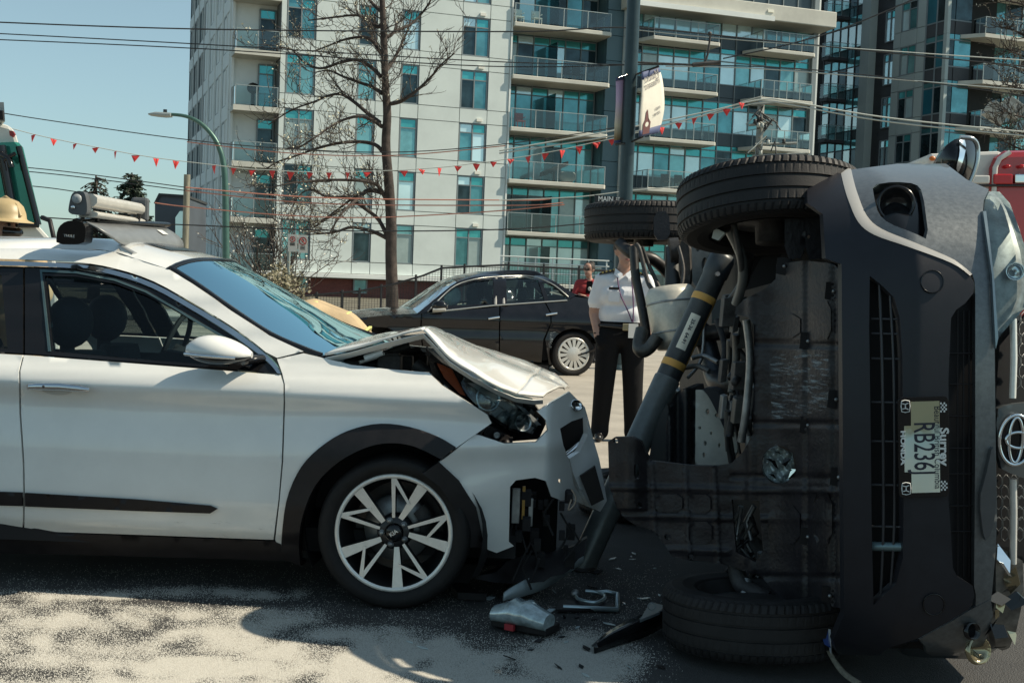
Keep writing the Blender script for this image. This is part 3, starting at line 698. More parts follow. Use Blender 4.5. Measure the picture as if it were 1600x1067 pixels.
mb.f = [list(reversed(f)) for f in mb.f]; mb.build('bumper_ledge', mat('ledge_sun_glint', (.30, .295, .285), .3), bum)  # paler copy of the bumper plastic carries the sun glint on the ledge
fog = smoothpoly([(1363, 289), (1397, 284), (1431, 287), (1442, 300), (1452, 376), (1428, 364), (1388, 349), (1372, 334), (1366, 310)], 1)
pnt = [(1316, 270), (1332, 265), (1402, 256), (1478, 256), (1511, 281), (1545, 296), (1537, 314), (1535, 342), (1548, 430), (1554, 530), (1556, 700), (1558, 800), (1556, 860), (1549, 935), (1536, 960), (1524, 955), (1525, 930), (1522, 916), (1524, 700), (1524, 462), (1523, 440)] + list(reversed(band2))
pn = rpatch('painted_bumper', pnt, .052, M_greyd, [fog], 8, .03)
lowp = [(1436, 998), (1484, 972), (1515, 953), (1548, 936), (1552, 960), (1540, 1000), (1520, 1042), (1500, 1056), (1470, 1050), (1452, 1040), (1446, 1010)]
rpatch('painted_bumper', lowp, .05, M_greyd)
rpatch('fog_recess', smoothpoly([(1376, 1014), (1434, 999), (1444, 1010), (1450, 1040), (1470, 1058), (1400, 1062), (1340, 1062)], 1), .12, M_dark, edge=.06)
# intake between lower bumper and painted strip, lower grille cavity and bars
rpatch('intake', [(1480, 470), (1530, 445), (1530, 930), (1480, 905)], .09, M_dark, edge=.02)
rpatch('grille_cavity', [(1350, 420), (1415, 460), (1420, 900), (1360, 955), (1352, 700)], .12, M_dark, edge=.02)
for pts in (((1374, 444), (1378, 560), (1380, 700), (1380, 830), (1376, 928)), ((1391, 462), (1396, 560), (1398, 700), (1397, 830), (1392, 915))):
    mb = MB(); mb.tube(catmull([FR(.03)(*p) for p in pts], 6), .0045, 6); mb.build('grille_bar', mat('bar_grey', (.05, .05, .055), .4), bum)
for y in (498, 521, 560, 628, 689, 757, 822, 853):
    mb = MB(); mb.tube([FR(.04)(1362, y), FR(.035)(1410, y + 1)], .004 if y != 853 else .016, 6); mb.build('grille_rib', MATS['bar_grey'] if y != 853 else mat('cooler_pipe', (.18, .26, .28), .4, .5), bum)
for x in (1496, 1505, 1514):
    mb = MB(); mb.tube([FR(.075)(x, y) for y in (485, 600, 750, 900)], .003, 5); mb.build('grille_rib', M_plas, bum)
for y in (552, 600, 650, 700, 740, 790, 830):
    mb = MB(); mb.tube([FR(.075)(1484, y), FR(.075)(1526, y)], .0025, 5); mb.build('grille_rib', M_plas, bum)
# fog lamp
fl = rpatch('fog_lamp_bezel', smoothpoly([(1360, 287), (1434, 283), (1446, 300), (1455, 380), (1385, 352), (1366, 330)], 1), .12, M_black, edge=.02)
c = FR(.10)(1400, 319); mb = MB(); mb.lathe(c, V((-.25, -1, .1)), [(.062, 0), (.064, .012), (.056, .012), (.050, -.01), (.02, -.03), (.001, -.032)], 36); mb.build('fog_lamp', mat('lamp_black', (.012, .011, .012), .2), fl)
c = FR(.09)(1400, 1040); mb = MB(); mb.lathe(c, V((-.1, -1, 0)), [(.058, 0), (.060, .012), (.052, .012), (.046, -.01), (.001, -.03)], 30); mb.build('fog_lamp', MATS['lamp_black'], fl)
# upper headlight, bonnet edge, chrome
hl = rpatch('headlight', [(1538, 316), (1546, 299), (1562, 300), (1578, 318), (1592, 356), (1606, 400), (1612, 470), (1566, 520), (1557, 532), (1550, 430), (1537, 345)], .11, mat('lamp_housing', (.30, .32, .31), .45, .2, .35, 22), edge=.06)
rpatch('lens', smoothpoly([(1538, 316), (1546, 299), (1562, 300), (1578, 318), (1592, 356), (1606, 400), (1612, 470), (1566, 520), (1557, 532), (1550, 430), (1537, 345)], 1), .05, M_clear, edge=.05, parent=hl)
for (x, y, r) in ((1585, 425, .03),):
    mb = MB(); c = FR(.095)(x, y); mb.lathe(c, V((-.25, -1, .05)), [(r, .02), (r * .95, .024), (r * .75, .0), (r * .4, -.015), (.001, -.018)], 22); mb.build('reflector', M_chrome, hl)
rpatch('headlight_trim', [(1536, 330), (1541, 330), (1553, 430), (1560, 528), (1556, 545), (1550, 430)], .03, mat('trim_blue', (.22, .28, .31), .25, .6), edge=.02)
hb = rpatch('broken_headlight', [(1556, 850), (1598, 876), (1600, 930), (1588, 985), (1574, 1020), (1558, 1012), (1548, 975), (1556, 930)], .10, mat('lamp_housing2', (.19, .185, .17), .3, .5, .5, 14), edge=.06, weld=True)
random.seed(11)
for i in range(15):
    x, y = random.uniform(1525, 1592), random.uniform(880, 1036); p = FR(random.uniform(.03, .09))(x, y)
    mb = MB(); a, b = V((random.uniform(-.05, .05), random.uniform(-.02, .02), random.uniform(.0, .06))), V((random.uniform(.01, .04), random.uniform(-.03, .03), random.uniform(-.05, .05)))
    mb.prism([p, p + a, p + a + b, p + b * .8], V((.002, .004, 0))); mb.build('lamp_shard', [mat('shard_gold', (.36, .31, .2), .15, .8), M_chrome, M_black][i % 3], hb)
for c in ((1526, 1015, .05), (1516, 985, .03)):
    mb = MB(); p = FR(.03)(c[0], c[1]); mb.lathe(p, V((.4, -1, .2)), [(c[2], 0), (c[2] * .9, .02), (c[2] * .7, .0), (.001, -.02)], 20); mb.build('loose_reflector', MATS['shard_gold'] if c[2] > .04 else M_black, hb)
# upper grille with honeycomb, chrome bars and badge
gr = rpatch('upper_grille', [(1553, 745), (1556, 620), (1562, 540), (1606, 488), (1640, 488), (1640, 905), (1600, 880), (1557, 848)], .16, M_dark, edge=.02)
def hexes(x0, x1, y0, y1, r=11):
    mb = MB(); row = 0; y = y0
    while y < y1:
        x = x0 + (r * .87 if row % 2 else 0)
        while x < x1:
            pts = [FR(.12)(x + r * .87 * math.cos(math.pi / 6 + k * math.pi / 3) * .62, y + r * math.sin(math.pi / 6 + k * math.pi / 3)) for k in range(6)]
            mb.tube(pts + [pts[0]], .0022, 4, cap=False); x += r * 1.08
        y += r * 1.5; row += 1
    o = mb.build('honeycomb', mat('mesh_grey', (.12, .125, .125), .3), gr); o['kind'] = 'stuff'
hexes(1588, 1606, 498, 605); hexes(1560, 1606, 752, 850)
for pts in (((1583, 498), (1584, 560), (1582, 622)), ((1583, 748), (1584, 800), (1583, 880))):
    mb = MB(); mb.tube([FR(.09)(*p) for p in pts], .012, 8); mb.build('chrome_bar', M_alu, gr)
eb = rpatch('badge_base', smoothpoly([(1556, 640), (1575, 632), (1615, 628), (1615, 752), (1585, 742), (1560, 730)], 1), .06, mat('badge_base_grey', (.10, .11, .115), .3, .4), edge=.03)
eb2 = rpatch('bonnet_tongue', smoothpoly([(1530, 780), (1540, 745), (1552, 690), (1556, 730), (1556, 800), (1548, 836), (1538, 846)], 1), .03, M_grey, edge=.02)
bc = FR(.035)(1589, 688)
def ell(rx, rz, ox=0, oz=0): return [bc + V((ox + rx * math.cos(a), .01, oz + rz * math.sin(a))) for a in [2 * math.pi * k / 40 for k in range(41)]]
mb = MB()
for e, r in ((ell(.054, .082), .0062), (ell(.041, .026, .009), .0055), (ell(.022, .074), .0055)): mb.tube(e, r, 8)
mb.build('badge', M_chrome, eb)
mb = MB(); mb.add([bc + V((.05 * math.cos(a), .016, .078 * math.sin(a))) for a in [2 * math.pi * k / 30 for k in range(30)]], [tuple(range(30))]); mb.build('badge_field', M_black, eb)
# ---- number plate ------------------------------------------------------
pc = FR(-.012)(1442.5, 698); dn = (FR(-.012)(1443, 760) - FR(-.012)(1442, 640)).normalized(); rx = V((1, .0, .03))
PM = frame(pc, dn, rx)
def prect(x0, x1, y0, y1, h): return [PM @ V((x, y, h)) for x, y in ((x0, y0), (x1, y0), (x1, y1), (x0, y1))]
def rrect(w, h, r, z, n=5):
    q = []
    for cx, cy, a0 in ((w - r, h - r, 0), (-w + r, h - r, 90), (-w + r, -h + r, 180), (w - r, -h + r, 270)):
        for k in range(n + 1): a = math.radians(a0 + 90 * k / n); q.append(PM @ V((cx + r * math.cos(a), cy + r * math.sin(a), z)))
    return q
mb = MB(); mb.prism(rrect(.163, .081, .014, .004), PM.to_3x3() @ V((0, 0, -.008))); pl = mb.build('plate_frame', M_black, RT, fixn=True, bevel=.001)
tan = bpy.data.materials.new('plate_print'); tan.use_nodes = True; t = tan.node_tree; b = t.nodes['Principled BSDF']; b.inputs['Roughness'].default_value = .4
tcn = t.nodes.new('ShaderNodeTexCoord'); nn = t.nodes.new('ShaderNodeTexNoise'); nn.inputs['Scale'].default_value = 14; rp = t.nodes.new('ShaderNodeValToRGB')
sx = t.nodes.new('ShaderNodeSeparateXYZ'); ad = t.nodes.new('ShaderNodeMath'); ad.operation = 'MULTIPLY_ADD'; ad.inputs[1].default_value = 2.6; ad.inputs[2].default_value = .0
t.links.new(tcn.outputs['Generated'], sx.inputs[0]); t.links.new(tcn.outputs['Object'], nn.inputs['Vector'])
ad2 = t.nodes.new('ShaderNodeMath'); ad2.operation = 'MULTIPLY_ADD'; ad2.inputs[1].default_value = .55; t.links.new(nn.outputs['Fac'], ad2.inputs[0]); t.links.new(sx.outputs['Z'], ad2.inputs[2]); t.links.new(ad2.outputs[0], rp.inputs[0])
e = rp.color_ramp.elements; e[0].position = .2; e[0].color = (.85, .80, .62, 1); e[1].position = 1.25 if False else 1.0; e[1].color = (.42, .37, .22, 1)
for pos, cc in ((.6, (.82, .82, .68)), (.85, (.64, .76, .70)), (.95, (.55, .58, .46))):
    z = e.new(pos); z.color = (*cc, 1)
t.links.new(rp.outputs[0], b.inputs['Base Color'])
mb = MB(); mb.add(prect(-.148, .148, -.040, .052, .0046), [(0, 1, 2, 3)]); mb.add(prect(-.07, .08, -.062, -.040, .0046), [(0, 1, 2, 3)]); mb.build('number_plate', tan, pl)
M_ink = mat('plate_ink', (.012, .014, .03), .5); M_pw = mat('frame_print', (.75, .75, .72), .5)
def ptext(s, x, y, size, m, bold=0, xs=1, z=.0052): return text_mesh('lettering', s, size, PM @ Matrix.Translation((x, y, z)), m, pl, .0003, bold=bold, xs=xs)
ptext('RB236J', .004, -.001, .096, M_ink, .0006, .62)
ptext('Beautiful British Columbia', .002, .044, .030, M_ink, 0, .85)
ptext('Surrey', 0, .065, .040, M_pw, .0012, 1.15)
ptext('HONDA', .0, -.067, .021, M_pw, .0009, 1.4)
for sx_ in (-.127, .127):
    mb = MB()
    for i in range(5):
        for j in range(4):
            if (i + j) % 2 == 0:
                q = prect(sx_ - .016 + i * .0064, sx_ - .016 + i * .0064 + .0062, .054 + j * .0055, .054 + j * .0055 + .0053, .0046); mb.add(q, [(0, 1, 2, 3)])
    o = mb.build('checker_print', M_pw, pl); o['kind'] = 'stuff'
    mb = MB(); k = -1 if sx_ < 0 else 1
    cx, cy = sx_ * 1.05, -.058
    L = [PM @ V((cx + dx, cy + dy, .0052)) for dx, dy in ((-.017, -.012), (-.020, 0), (-.017, .013), (0, .015), (.017, .013), (.020, 0), (.017, -.012), (0, -.014))]
    mb.tube(L + [L[0]], .0016, 4); 
    for dx in (-.008, .008): mb.tube([PM @ V((cx + dx * 1.3, cy + .010, .0052)), PM @ V((cx + dx * .8, cy, .0052)), PM @ V((cx + dx * 1.1, cy - .010, .0052))], .0018, 4)
    mb.tube([PM @ V((cx - .007, cy, .0052)), PM @ V((cx + .007, cy, .0052))], .0018, 4); mb.build('frame_emblem', M_pw, pl)
# ---- plastic undercover -------------------------------------------------------
UY = [(940, 5.06), (1010, 5.02), (1141, 4.90), (1200, 4.80), (1318, 4.44)]
def lineb(v, c, wd, h): return h * math.exp(-((v - c) / wd) ** 2)
def und(x, y, dd=0.0):
    h = 0
    if x > 1140:
        h += lineb(x, 1261, 2.4, -.02) + lineb(x, 1303, 2.5, -.018)
        for yy in (537, 661, 745, 862, 900): h += lineb(y, yy + (x - 1200) * .02, 2.6, -.018)
        if 1165 < x < 1180: h += .012
    if y > 722:
        for xx in (1018, 1070, 1115): h += lineb(x, xx + (y - 722) * .05, 2.6, .020)
        for yy in (762, 806, 858): h += lineb(y, yy + (x - 1000) * .02, 2.6, .018)
    h += .006 * noise.noise(V((x * .03, y * .03, 0)))
    if x < 1012 and y < 800: h += .05 * math.exp(-((x - 985) / 22) ** 2) 
    return at(x, y, interp(x, UY) - h + dd)
uo = [(1213, 413), (1257, 407), (1302, 412), (1314, 424), (1317, 700), (1319, 950), (1289, 947), (1257, 960), (1230, 960), (1214, 927), (1191, 902), (1153, 888), (1122, 879), (1081, 876), (1050, 869), (1035, 846), (1018, 827), (995, 821), (975, 809), (963, 792), (952, 760), (950, 690), (960, 683), (987, 682), (1001, 689), (1008, 706), (1017, 720), (1077, 727), (1120, 728), (1141, 725), (1161, 706), (1176, 678), (1178, 600), (1178, 508), (1168, 495), (1148, 491), (1150, 480), (1164, 467), (1196, 451), (1212, 436)]
holes = [circ(1217, 726, 27, 24, 30), [(1143, 780), (1186, 782), (1192, 860), (1180, 878), (1150, 862)], smoothpoly([(990, 725), (998, 725), (999, 748), (991, 748)], 1), circ(999, 789, 5, 10), circ(1043, 838, 5, 10), circ(1028, 788, 2.5, 8), circ(1079, 870, 4.5, 10), circ(962, 689, 4, 10)]
mb = MB(); patch(mb, uo, und, holes, 5.0, V((.01, .03, 0))); uc = mb.build('undercover', M_under, RT)
for (x, y) in ((1262, 533), (1262, 664), (1306, 624), (1262, 838), (1310, 745), (1302, 455), (1225, 416), (1296, 930)):
    mb = MB(); q = und(x, y, -.004)
    mb.prism([q + V((a * .030, 0, b * .032)) for a, b in ((-1, -.9), (.2, -1.1), (1, -.8), (.9, .9), (0, 1.05), (-.9, 1))], V((.004, .012, 0))); c1 = mb.build('clip_pad', mat('pad_black', (.014, .012, .013), .6), uc, fixn=True)
    mb = MB(); mb.sphere(q + V((0, -.006, 0)), .008, 10, 6); mb.build('clip_bolt', M_steel, c1)
for (x0, y0, x1, y1) in ((1190, 490, 1250, 528), (1270, 470, 1298, 530), (1200, 790, 1250, 850), (1270, 770, 1300, 850), (1024, 772, 1066, 800), (1076, 772, 1110, 802), (1076, 815, 1112, 850)):
    mb = MB(); patch(mb, smoothpoly([(x0, y0), (x1, y0), (x1, y1), (x0, y1)], 1), lambda x, y: und(x, y, -.007), (), 8, V((.004, .012, 0))); mb.build('moulded_pad', M_under, uc)
# scuffs of rubbed plastic
scu = bpy.data.materials.new('scuffed_plastic'); scu.use_nodes = True; t = scu.node_tree; b = t.nodes['Principled BSDF']; b.inputs['Base Color'].default_value = (.36, .42, .45, 1); b.inputs['Roughness'].default_value = .7
tcn = t.nodes.new('ShaderNodeTexCoord'); mp = t.nodes.new('ShaderNodeMapping'); mp.inputs['Scale'].default_value = (9, 9, 70); mp.inputs['Rotation'].default_value = (0, math.radians(22), 0); nn = t.nodes.new('ShaderNodeTexNoise'); nn.inputs['Scale'].default_value = 1.6; nn.inputs['Detail'].default_value = 8
rp = t.nodes.new('ShaderNodeValToRGB'); rp.color_ramp.elements[0].position = .5; rp.color_ramp.elements[1].position = .8
t.links.new(tcn.outputs['Object'], mp.inputs[0]); t.links.new(mp.outputs[0], nn.inputs['Vector']); t.links.new(nn.outputs['Fac'], rp.inputs[0]); t.links.new(rp.outputs[0], b.inputs['Alpha'])
mb = MB(); patch(mb, [(1202, 560), (1240, 545), (1292, 548), (1300, 600), (1290, 640), (1240, 652), (1206, 655)], lambda x, y: und(x, y, -.004), (), 6); mb.build('scuff', scu, uc)
# lamp fragment showing in the round opening
mb = MB(); q = [(1195, 706), (1216, 697), (1238, 708), (1243, 735), (1236, 752), (1199, 756), (1190, 738)]
patch(mb, q, lambda x, y: at(x, y, 4.86 + .02 * math.sin(x * .3) * math.sin(y * .25)), (), 5, V((0, .03, 0))); lf = mb.build('lamp_fragment', mat('frosted_lamp', (.52, .60, .60), .25, .3, .4, 40), RT)
for i in range(7):
    x, y = random.uniform(1196, 1236), random.uniform(703, 748); p = at(x, y, 4.83); a = V((random.uniform(-.03, .03), 0, random.uniform(.01, .05))); mb = MB(); mb.prism([p, p + a, p + a + V((.02, -.01, 0)), p + V((.015, 0, -.01))], V((0, .004, 0))); mb.build('facet', [M_black, M_chrome][i % 2], lf)
# ---- wheels
M_tyre = mat('worn_tyre', (.017, .015, .015), .65, 0, .3, 18, .08, 200, spec=.4)
def rwheel(name, c, ax, R=.362, W=.228, ref=V((1, 0, 0))):
    mb = MB(); tyre_mesh(mb, c, ax, R, W, R * .62, 74, ref=ref); ty = mb.build('tyre', M_tyre, RT)
    mb = MB(); mb.lathe(c, ax, [(R * .63, .10), (R * .60, .09), (R * .56, -.06), (R * .60, -.10), (R * .63, -.105)], 48); mb.lathe(c, ax, [(R * .58, .05), (.08, .07), (.001, .07)], 48); mb.build('rim', mat('steel_rim', (.05, .048, .047), .5, .4, .3, 9), ty)
    mb = MB(); mb.lathe(c, ax, [(.15, -.02), (.15, -.06), (.06, -.07), (.06, -.14), (.001, -.14)], 32); mb.build('brake_drum', M_dsteel, ty)
    return ty
th = math.radians(13)
rwheel('t', V((.995, 4.95, 1.715)), V((-.05, math.sin(th), math.cos(th))))
t2 = math.radians(3.5)
rwheel('t', V((.985, 4.76, .141)), V((-.03, math.sin(t2), math.cos(t2))))
rwheel('t', at(1006, 349, 7.6), V((-.03, .03, 1)))
rwheel('t', V((.80, 7.5, .125)), V((0, 0, 1)))
# ---- arch liner, flaps
lin = [at(x, y, Y) for x, y, Y in ((1150, 345, 5.3), (1230, 330, 5.3), (1300, 320, 5.1), (1300, 430, 5.1), (1215, 440, 5.3), (1160, 455, 5.35))]
mb = MB(); mb.prism(lin, V((.05, .3, 0))); mb.build('arch_liner', M_dark, RT)
mb = MB(); patch(mb, smoothpoly([(1226, 320), (1232, 315), (1256, 309), (1260, 330), (1258, 402), (1226, 406)], 1), lambda x, y: at(x, y, 4.72), step=10, back=V((.01, .02, 0))); mb.build('splash_flap', M_under, RT)
mb = MB(); patch(mb, smoothpoly([(1259, 318), (1266, 312), (1280, 318), (1288, 335), (1288, 404), (1258, 406)], 1), lambda x, y: at(x, y, 4.69), [circ(1279, 336, 3, 8), circ(1263, 370, 3, 8)], step=9, back=V((.01, .03, 0))); mb.build('splash_guard', M_under, RT)
mb = MB(); patch(mb, smoothpoly([(1021, 332), (1045, 329), (1048, 374), (1022, 376)], 1), lambda x, y: at(x, y, 7.2), step=10, back=V((0, .02, 0))); mb.build('rear_flap', M_under, RT)
M_arm0 = mat('floor_black', (.012, .011, .011), .6, .1, .4, 9, .1, 40)
# ---- floor pan and hull
def RC(a, u, z): 
    Y = 4.02 + a; return V((.77 - .0737 * (Y - 4.95) + u - .05 * (z - .9), Y, z))
prof = [(.30, .60), (.15, .70), (.15, .95), (1.15, 1.06), (1.45, 1.10), (2.15, 1.58), (2.6, 1.64), (3.7, 1.60), (4.35, 1.15), (4.45, .9), (4.40, .66), (4.0, .66), (1.4, .66), (.9, .6)]
mb = MB(); rings = []
for z, s, tm, am in ((.07, .9, .30, .50), (.14, .97, .12, .40), (.4, 1, .02, .26), (1.4, 1, .02, .26), (1.66, .97, .12, .42), (1.76, .9, .30, .55)):
    rings.append([RC(max(am, 2.4 + (a - 2.4) * s), (.9 + (u - .9) * s) if u < 1.1 else u - tm * (u - 1.1) * 1.2, z) for a, u in prof])
mb.loft(rings, sm=False); mb.build('body_hull', M_grey, RT, fixn=True, bevel=.03)
mb = MB(); mb.prism([RC(.95, .60, .12), RC(4.3, .60, .12), RC(4.3, .60, 1.7), RC(.95, .60, 1.7)], V((.02, 0, 0))); fp = mb.build('floor_pan', M_arm0, RT, fixn=True)
# sills and tunnel ribs on the floor
for z in (.35, .62):
    mb = MB(); mb.prism([RC(1.3, .52, z), RC(3.9, .52, z), RC(3.9, .52, z + .09), RC(1.3, .52, z + .09)], V((.08, 0, 0))); mb.build('floor_rail', M_arm0, RT, fixn=True, bevel=.012)
M_bodyl = mat('floor_primer', (.16, .165, .16), .55, .2, .3, 8)
mb = MB(); patch(mb, [(1080, 372), (1108, 368), (1124, 380), (1122, 455), (1098, 462), (1082, 440)], lambda x, y: at(x, y, 6.9), [circ(1101, 415, 5, 12, 13), circ(1090, 390, 3, 8)], 7, V((.02, .03, 0))); mb.build('floor_panel', M_bodyl, RT)
mb = MB(); patch(mb, [(1112, 470), (1140, 466), (1142, 498), (1112, 506)], lambda x, y: at(x, y, 6.5), (), 9, V((.02, .1, 0))); mb.build('heat_box', mat('heat_box_grey', (.15, .18, .19), .5, .3), RT, bevel=.01)
mb = MB(); patch(mb, smoothpoly([(1062, 376), (1076, 374), (1080, 440), (1068, 452), (1060, 420)], 1), lambda x, y: at(x, y, 6.95), (), 8, V((.02, .05, 0))); mb.build('floor_panel', M_dsteel, RT)
for pts, rr in ((((1060, 385, 6.9), (1068, 420, 6.85), (1064, 455, 6.8)), .010), (((1092, 470, 6.6), (1100, 500, 6.55), (1096, 560, 6.5), (1075, 590, 6.4)), .009), (((1080, 560, 6.4), (1100, 556, 6.4), (1122, 566, 6.3)), .012), (((1068, 575, 6.4), (1090, 572, 6.4), (1108, 580, 6.35)), .014), (((1120, 500, 6.4), (1132, 540, 6.3), (1128, 580, 6.2)), .016), (((1140, 470, 6.2), (1150, 520, 6.0), (1146, 590, 5.9), (1152, 640, 5.8)), .02)):
    mb = MB(); mb.tube(catmull([at(*q) for q in pts], 5), rr, 7); mb.build('pipe', [M_steel, M_dsteel, M_bodyl][int(rr * 1000) % 3], RT)
# rear suspension arms, links
M_arm = mat('suspension_black', (.030, .029, .029), .45, .3, .5, 14)
def tubep(name, pts, r, m=M_arm, n=10, flat=1.0, k=5):
    mb = MB(); mb.tube(catmull([at(*p) for p in pts], k) if len(pts) > 2 else [at(*p) for p in pts], r, n, flat=flat); return mb.build(name, m, RT)
tubep('trailing_arm', ((990, 386, 7.15), (993, 430, 7.1), (1001, 470, 7.05), (1008, 510, 7.0), (1012, 545, 7.0)), .042, flat=.6)
tubep('control_arm', ((968, 380, 7.3), (990, 398, 7.2), (1020, 405, 7.2), (1045, 428, 7.25)), .035)
tubep('anti_roll_link', ((994, 382, 7.0), (1000, 392, 6.98), (1012, 440, 6.95), (1022, 455, 6.9)), .013, M_dsteel)
tubep('anti_roll_bar', ((1003, 386, 7.0), (1014, 415, 7.0), (1030, 450, 6.95), (1038, 480, 6.95)), .012, M_dsteel)
tubep('shock_absorber', ((1052, 388, 7.1), (1051, 450, 7.0)), .045, mat('shock_grey', (.06, .062, .062), .4, .5))
tubep('spring_seat', ((1046, 392, 7.05), (1060, 391, 7.05)), .075)
tubep('exhaust_bend', ((1003, 515, 6.7), (998, 540, 6.65), (1004, 549, 6.6), (1016, 542, 6.6), (1028, 525, 6.6)), .036, mat('exhaust_dull', (.10, .098, .09), .5, .6, .3, 10))
mb = MB(); a, b = at(1047, 455, 6.75), at(1060, 540, 6.7); d = (b - a).normalized()
mb.lathe(a, d, [(.001, -.03), (.10, -.02), (.122, .02), (.122, .27), (.105, .31), (.001, .32)], 28); mb.v = [V((a.x + (p.x - a.x) * 1.15, p.y, p.z)) for p in mb.v]; mb.build('muffler', mat('muffler_steel', (.58, .55, .47), .4, .35, .15, 12), RT)
for p in (.06, .22):
    mb = MB(); mb.lathe(a + d * p, d, [(.1225, 0), (.126, .006), (.1225, .012)], 28); mb.v = [V((a.x + (q.x - a.x) * 1.15, q.y, q.z)) for q in mb.v]; mb.build('muffler_band', M_steel, RT)
tubep('exhaust_pipe', ((1085, 515, 6.9), (1098, 520, 6.8), (1110, 560, 6.65), (1118, 590, 6.55), (1128, 598, 6.45), (1160, 602, 6.3)), .056, mat('exhaust_blue', (.075, .085, .095), .42, .7, .3, 8))
tubep('resonator', ((1148, 600, 6.3), (1175, 602, 6.2)), .075, MATS['exhaust_dull'])
tubep('drive_shaft', ((1105, 522, 6.7), (1145, 515, 6.6)), .045, M_arm)
# fuel tank and perforated heat shield
mb = MB(); patch(mb, smoothpoly([(1040, 735), (1040, 660), (1052, 618), (1066, 606), (1086, 606), (1087, 735)], 1), lambda x, y: at(x, y, 5.95 - .05 * math.sin((x - 1040) * .25)), step=6, back=V((.1, .3, 0))); mb.build('fuel_tank', mat('tank_black', (.035, .037, .042), .3, .1, .2, 8), RT)
mb = MB(); patch(mb, smoothpoly([(1012, 732), (1018, 690), (1030, 650), (1046, 625), (1046, 735)], 1), lambda x, y: at(x, y, 6.1 - .0012 * (x - 1012)), step=8, back=V((.1, .2, 0))); mb.build('tank_shield', mat('shield_teal', (.05, .057, .062), .35, .3), RT)
random.seed(21); hs_ = []
for i in range(17):
    x, y = random.uniform(1093, 1146), random.uniform(640, 716)
    if all(math.dist((x, y), (h[0][0] - 3, h[0][1])) > 13 for h in hs_) and y > 612 + (x - 1087) * 1.0: hs_.append(circ(x, y, 1.6 + random.random() * 1.2, 8, 2.5 + random.random() * 3.5))
mb = MB(); patch(mb, [(1087, 609), (1096, 609), (1112, 622), (1126, 650), (1138, 674), (1154, 676), (1152, 704), (1142, 722), (1120, 731), (1086, 731)], lambda x, y: at(x, y, 5.85), hs_, 6, V((.01, .012, 0))); mb.build('heat_shield', mat('shield_alu', (.70, .70, .63), .5, .1, .12, 10), RT)
mb = MB(); patch(mb, smoothpoly([(1096, 606), (1118, 606), (1130, 625), (1156, 674), (1134, 676), (1122, 648), (1108, 620)], 1), lambda x, y: at(x, y, 5.78), step=7, back=V((.04, .1, 0))); mb.build('shield_strap', mat('strap_grey', (.05, .052, .06), .4), RT)
# engine bay clutter along the edge of the undercover
random.seed(5)
for i in range(34):
    x = random.uniform(1128, 1182); y = random.uniform(470, 690); p = at(x, y, random.uniform(5.1, 5.6)); mb = MB()
    if i % 3 == 0: mb.tube([p, p + V((random.uniform(-.02, .02), .03, random.uniform(-.14, -.05))), p + V((random.uniform(-.05, .05), 0, random.uniform(-.26, -.15)))], random.uniform(.006, .018), 7); nm = 'hose'
    elif i % 3 == 1: mb.obox(p, V((random.uniform(.01, .035), 0, .003)), V((0, .04, 0)), V((.003, 0, random.uniform(.02, .06)))); nm = 'bracket'
    else: mb.lathe(p, V((-.4, -1, random.uniform(-.3, .3))), [(.001, .01), (.012, .01), (.016, 0), (.016, -.05)], 10); nm = 'bolt'
    mb.build(nm, [M_steel, M_dsteel, M_arm, MATS['exhaust_dull'], M_dsteel][i % 5], RT, bevel=.003 if i % 3 == 1 else 0)
tubep('subframe_edge', ((1166, 500, 4.98), (1172, 560, 4.98), (1166, 640, 4.98), (1158, 690, 5.0)), .016, M_steel)
tubep('brake_hose', ((1146, 350, 4.85), (1152, 375, 4.85), (1158, 410, 4.9), (1160, 450, 5.0)), .012, M_dsteel)
tubep('steering_link', ((1140, 360, 4.9), (1158, 400, 4.92), (1160, 440, 4.95), (1150, 475, 5.0)), .02, mat('link_grey', (.16, .16, .15), .45, .5))
tubep('tie_rod', ((1135, 480, 5.2), (1160, 445, 5.1), (1170, 400, 5.0)), .022, M_arm)
tubep('lower_arm', ((1180, 420, 5.45), (1205, 400, 5.4), (1240, 380, 5.3)), .04, M_arm)
tubep('lower_arm', ((1150, 885, 4.95), (1160, 915, 4.9), (1200, 935, 4.85)), .035, M_dsteel)
tubep('hub_bolt', ((1168, 905, 4.9), (1160, 945, 4.85)), .02, M_steel)
for i in range(10):
    x, y = random.uniform(1150, 1190), random.uniform(788, 865); p = at(x, y, 5.0); mb = MB(); mb.tube([p, p + V((random.uniform(-.04, .04), .02, -.07)), p + V((random.uniform(-.06, .06), 0, -.14))], random.uniform(.006, .014), 6); mb.build('hose', [M_steel, M_arm, MATS['link_grey']][i % 3], RT)
# pale wedge added as the sunlit spot inside the wheel
mb = MB(); mb.prism([at(x, y, 4.86) for x, y in ((1116, 356), (1133, 364), (1122, 376), (1112, 372))], V((.01, .02, 0))); mb.build('sunlit_spot', mat('sunlit_spot_pale', (.7, .68, .6), .4), RT)
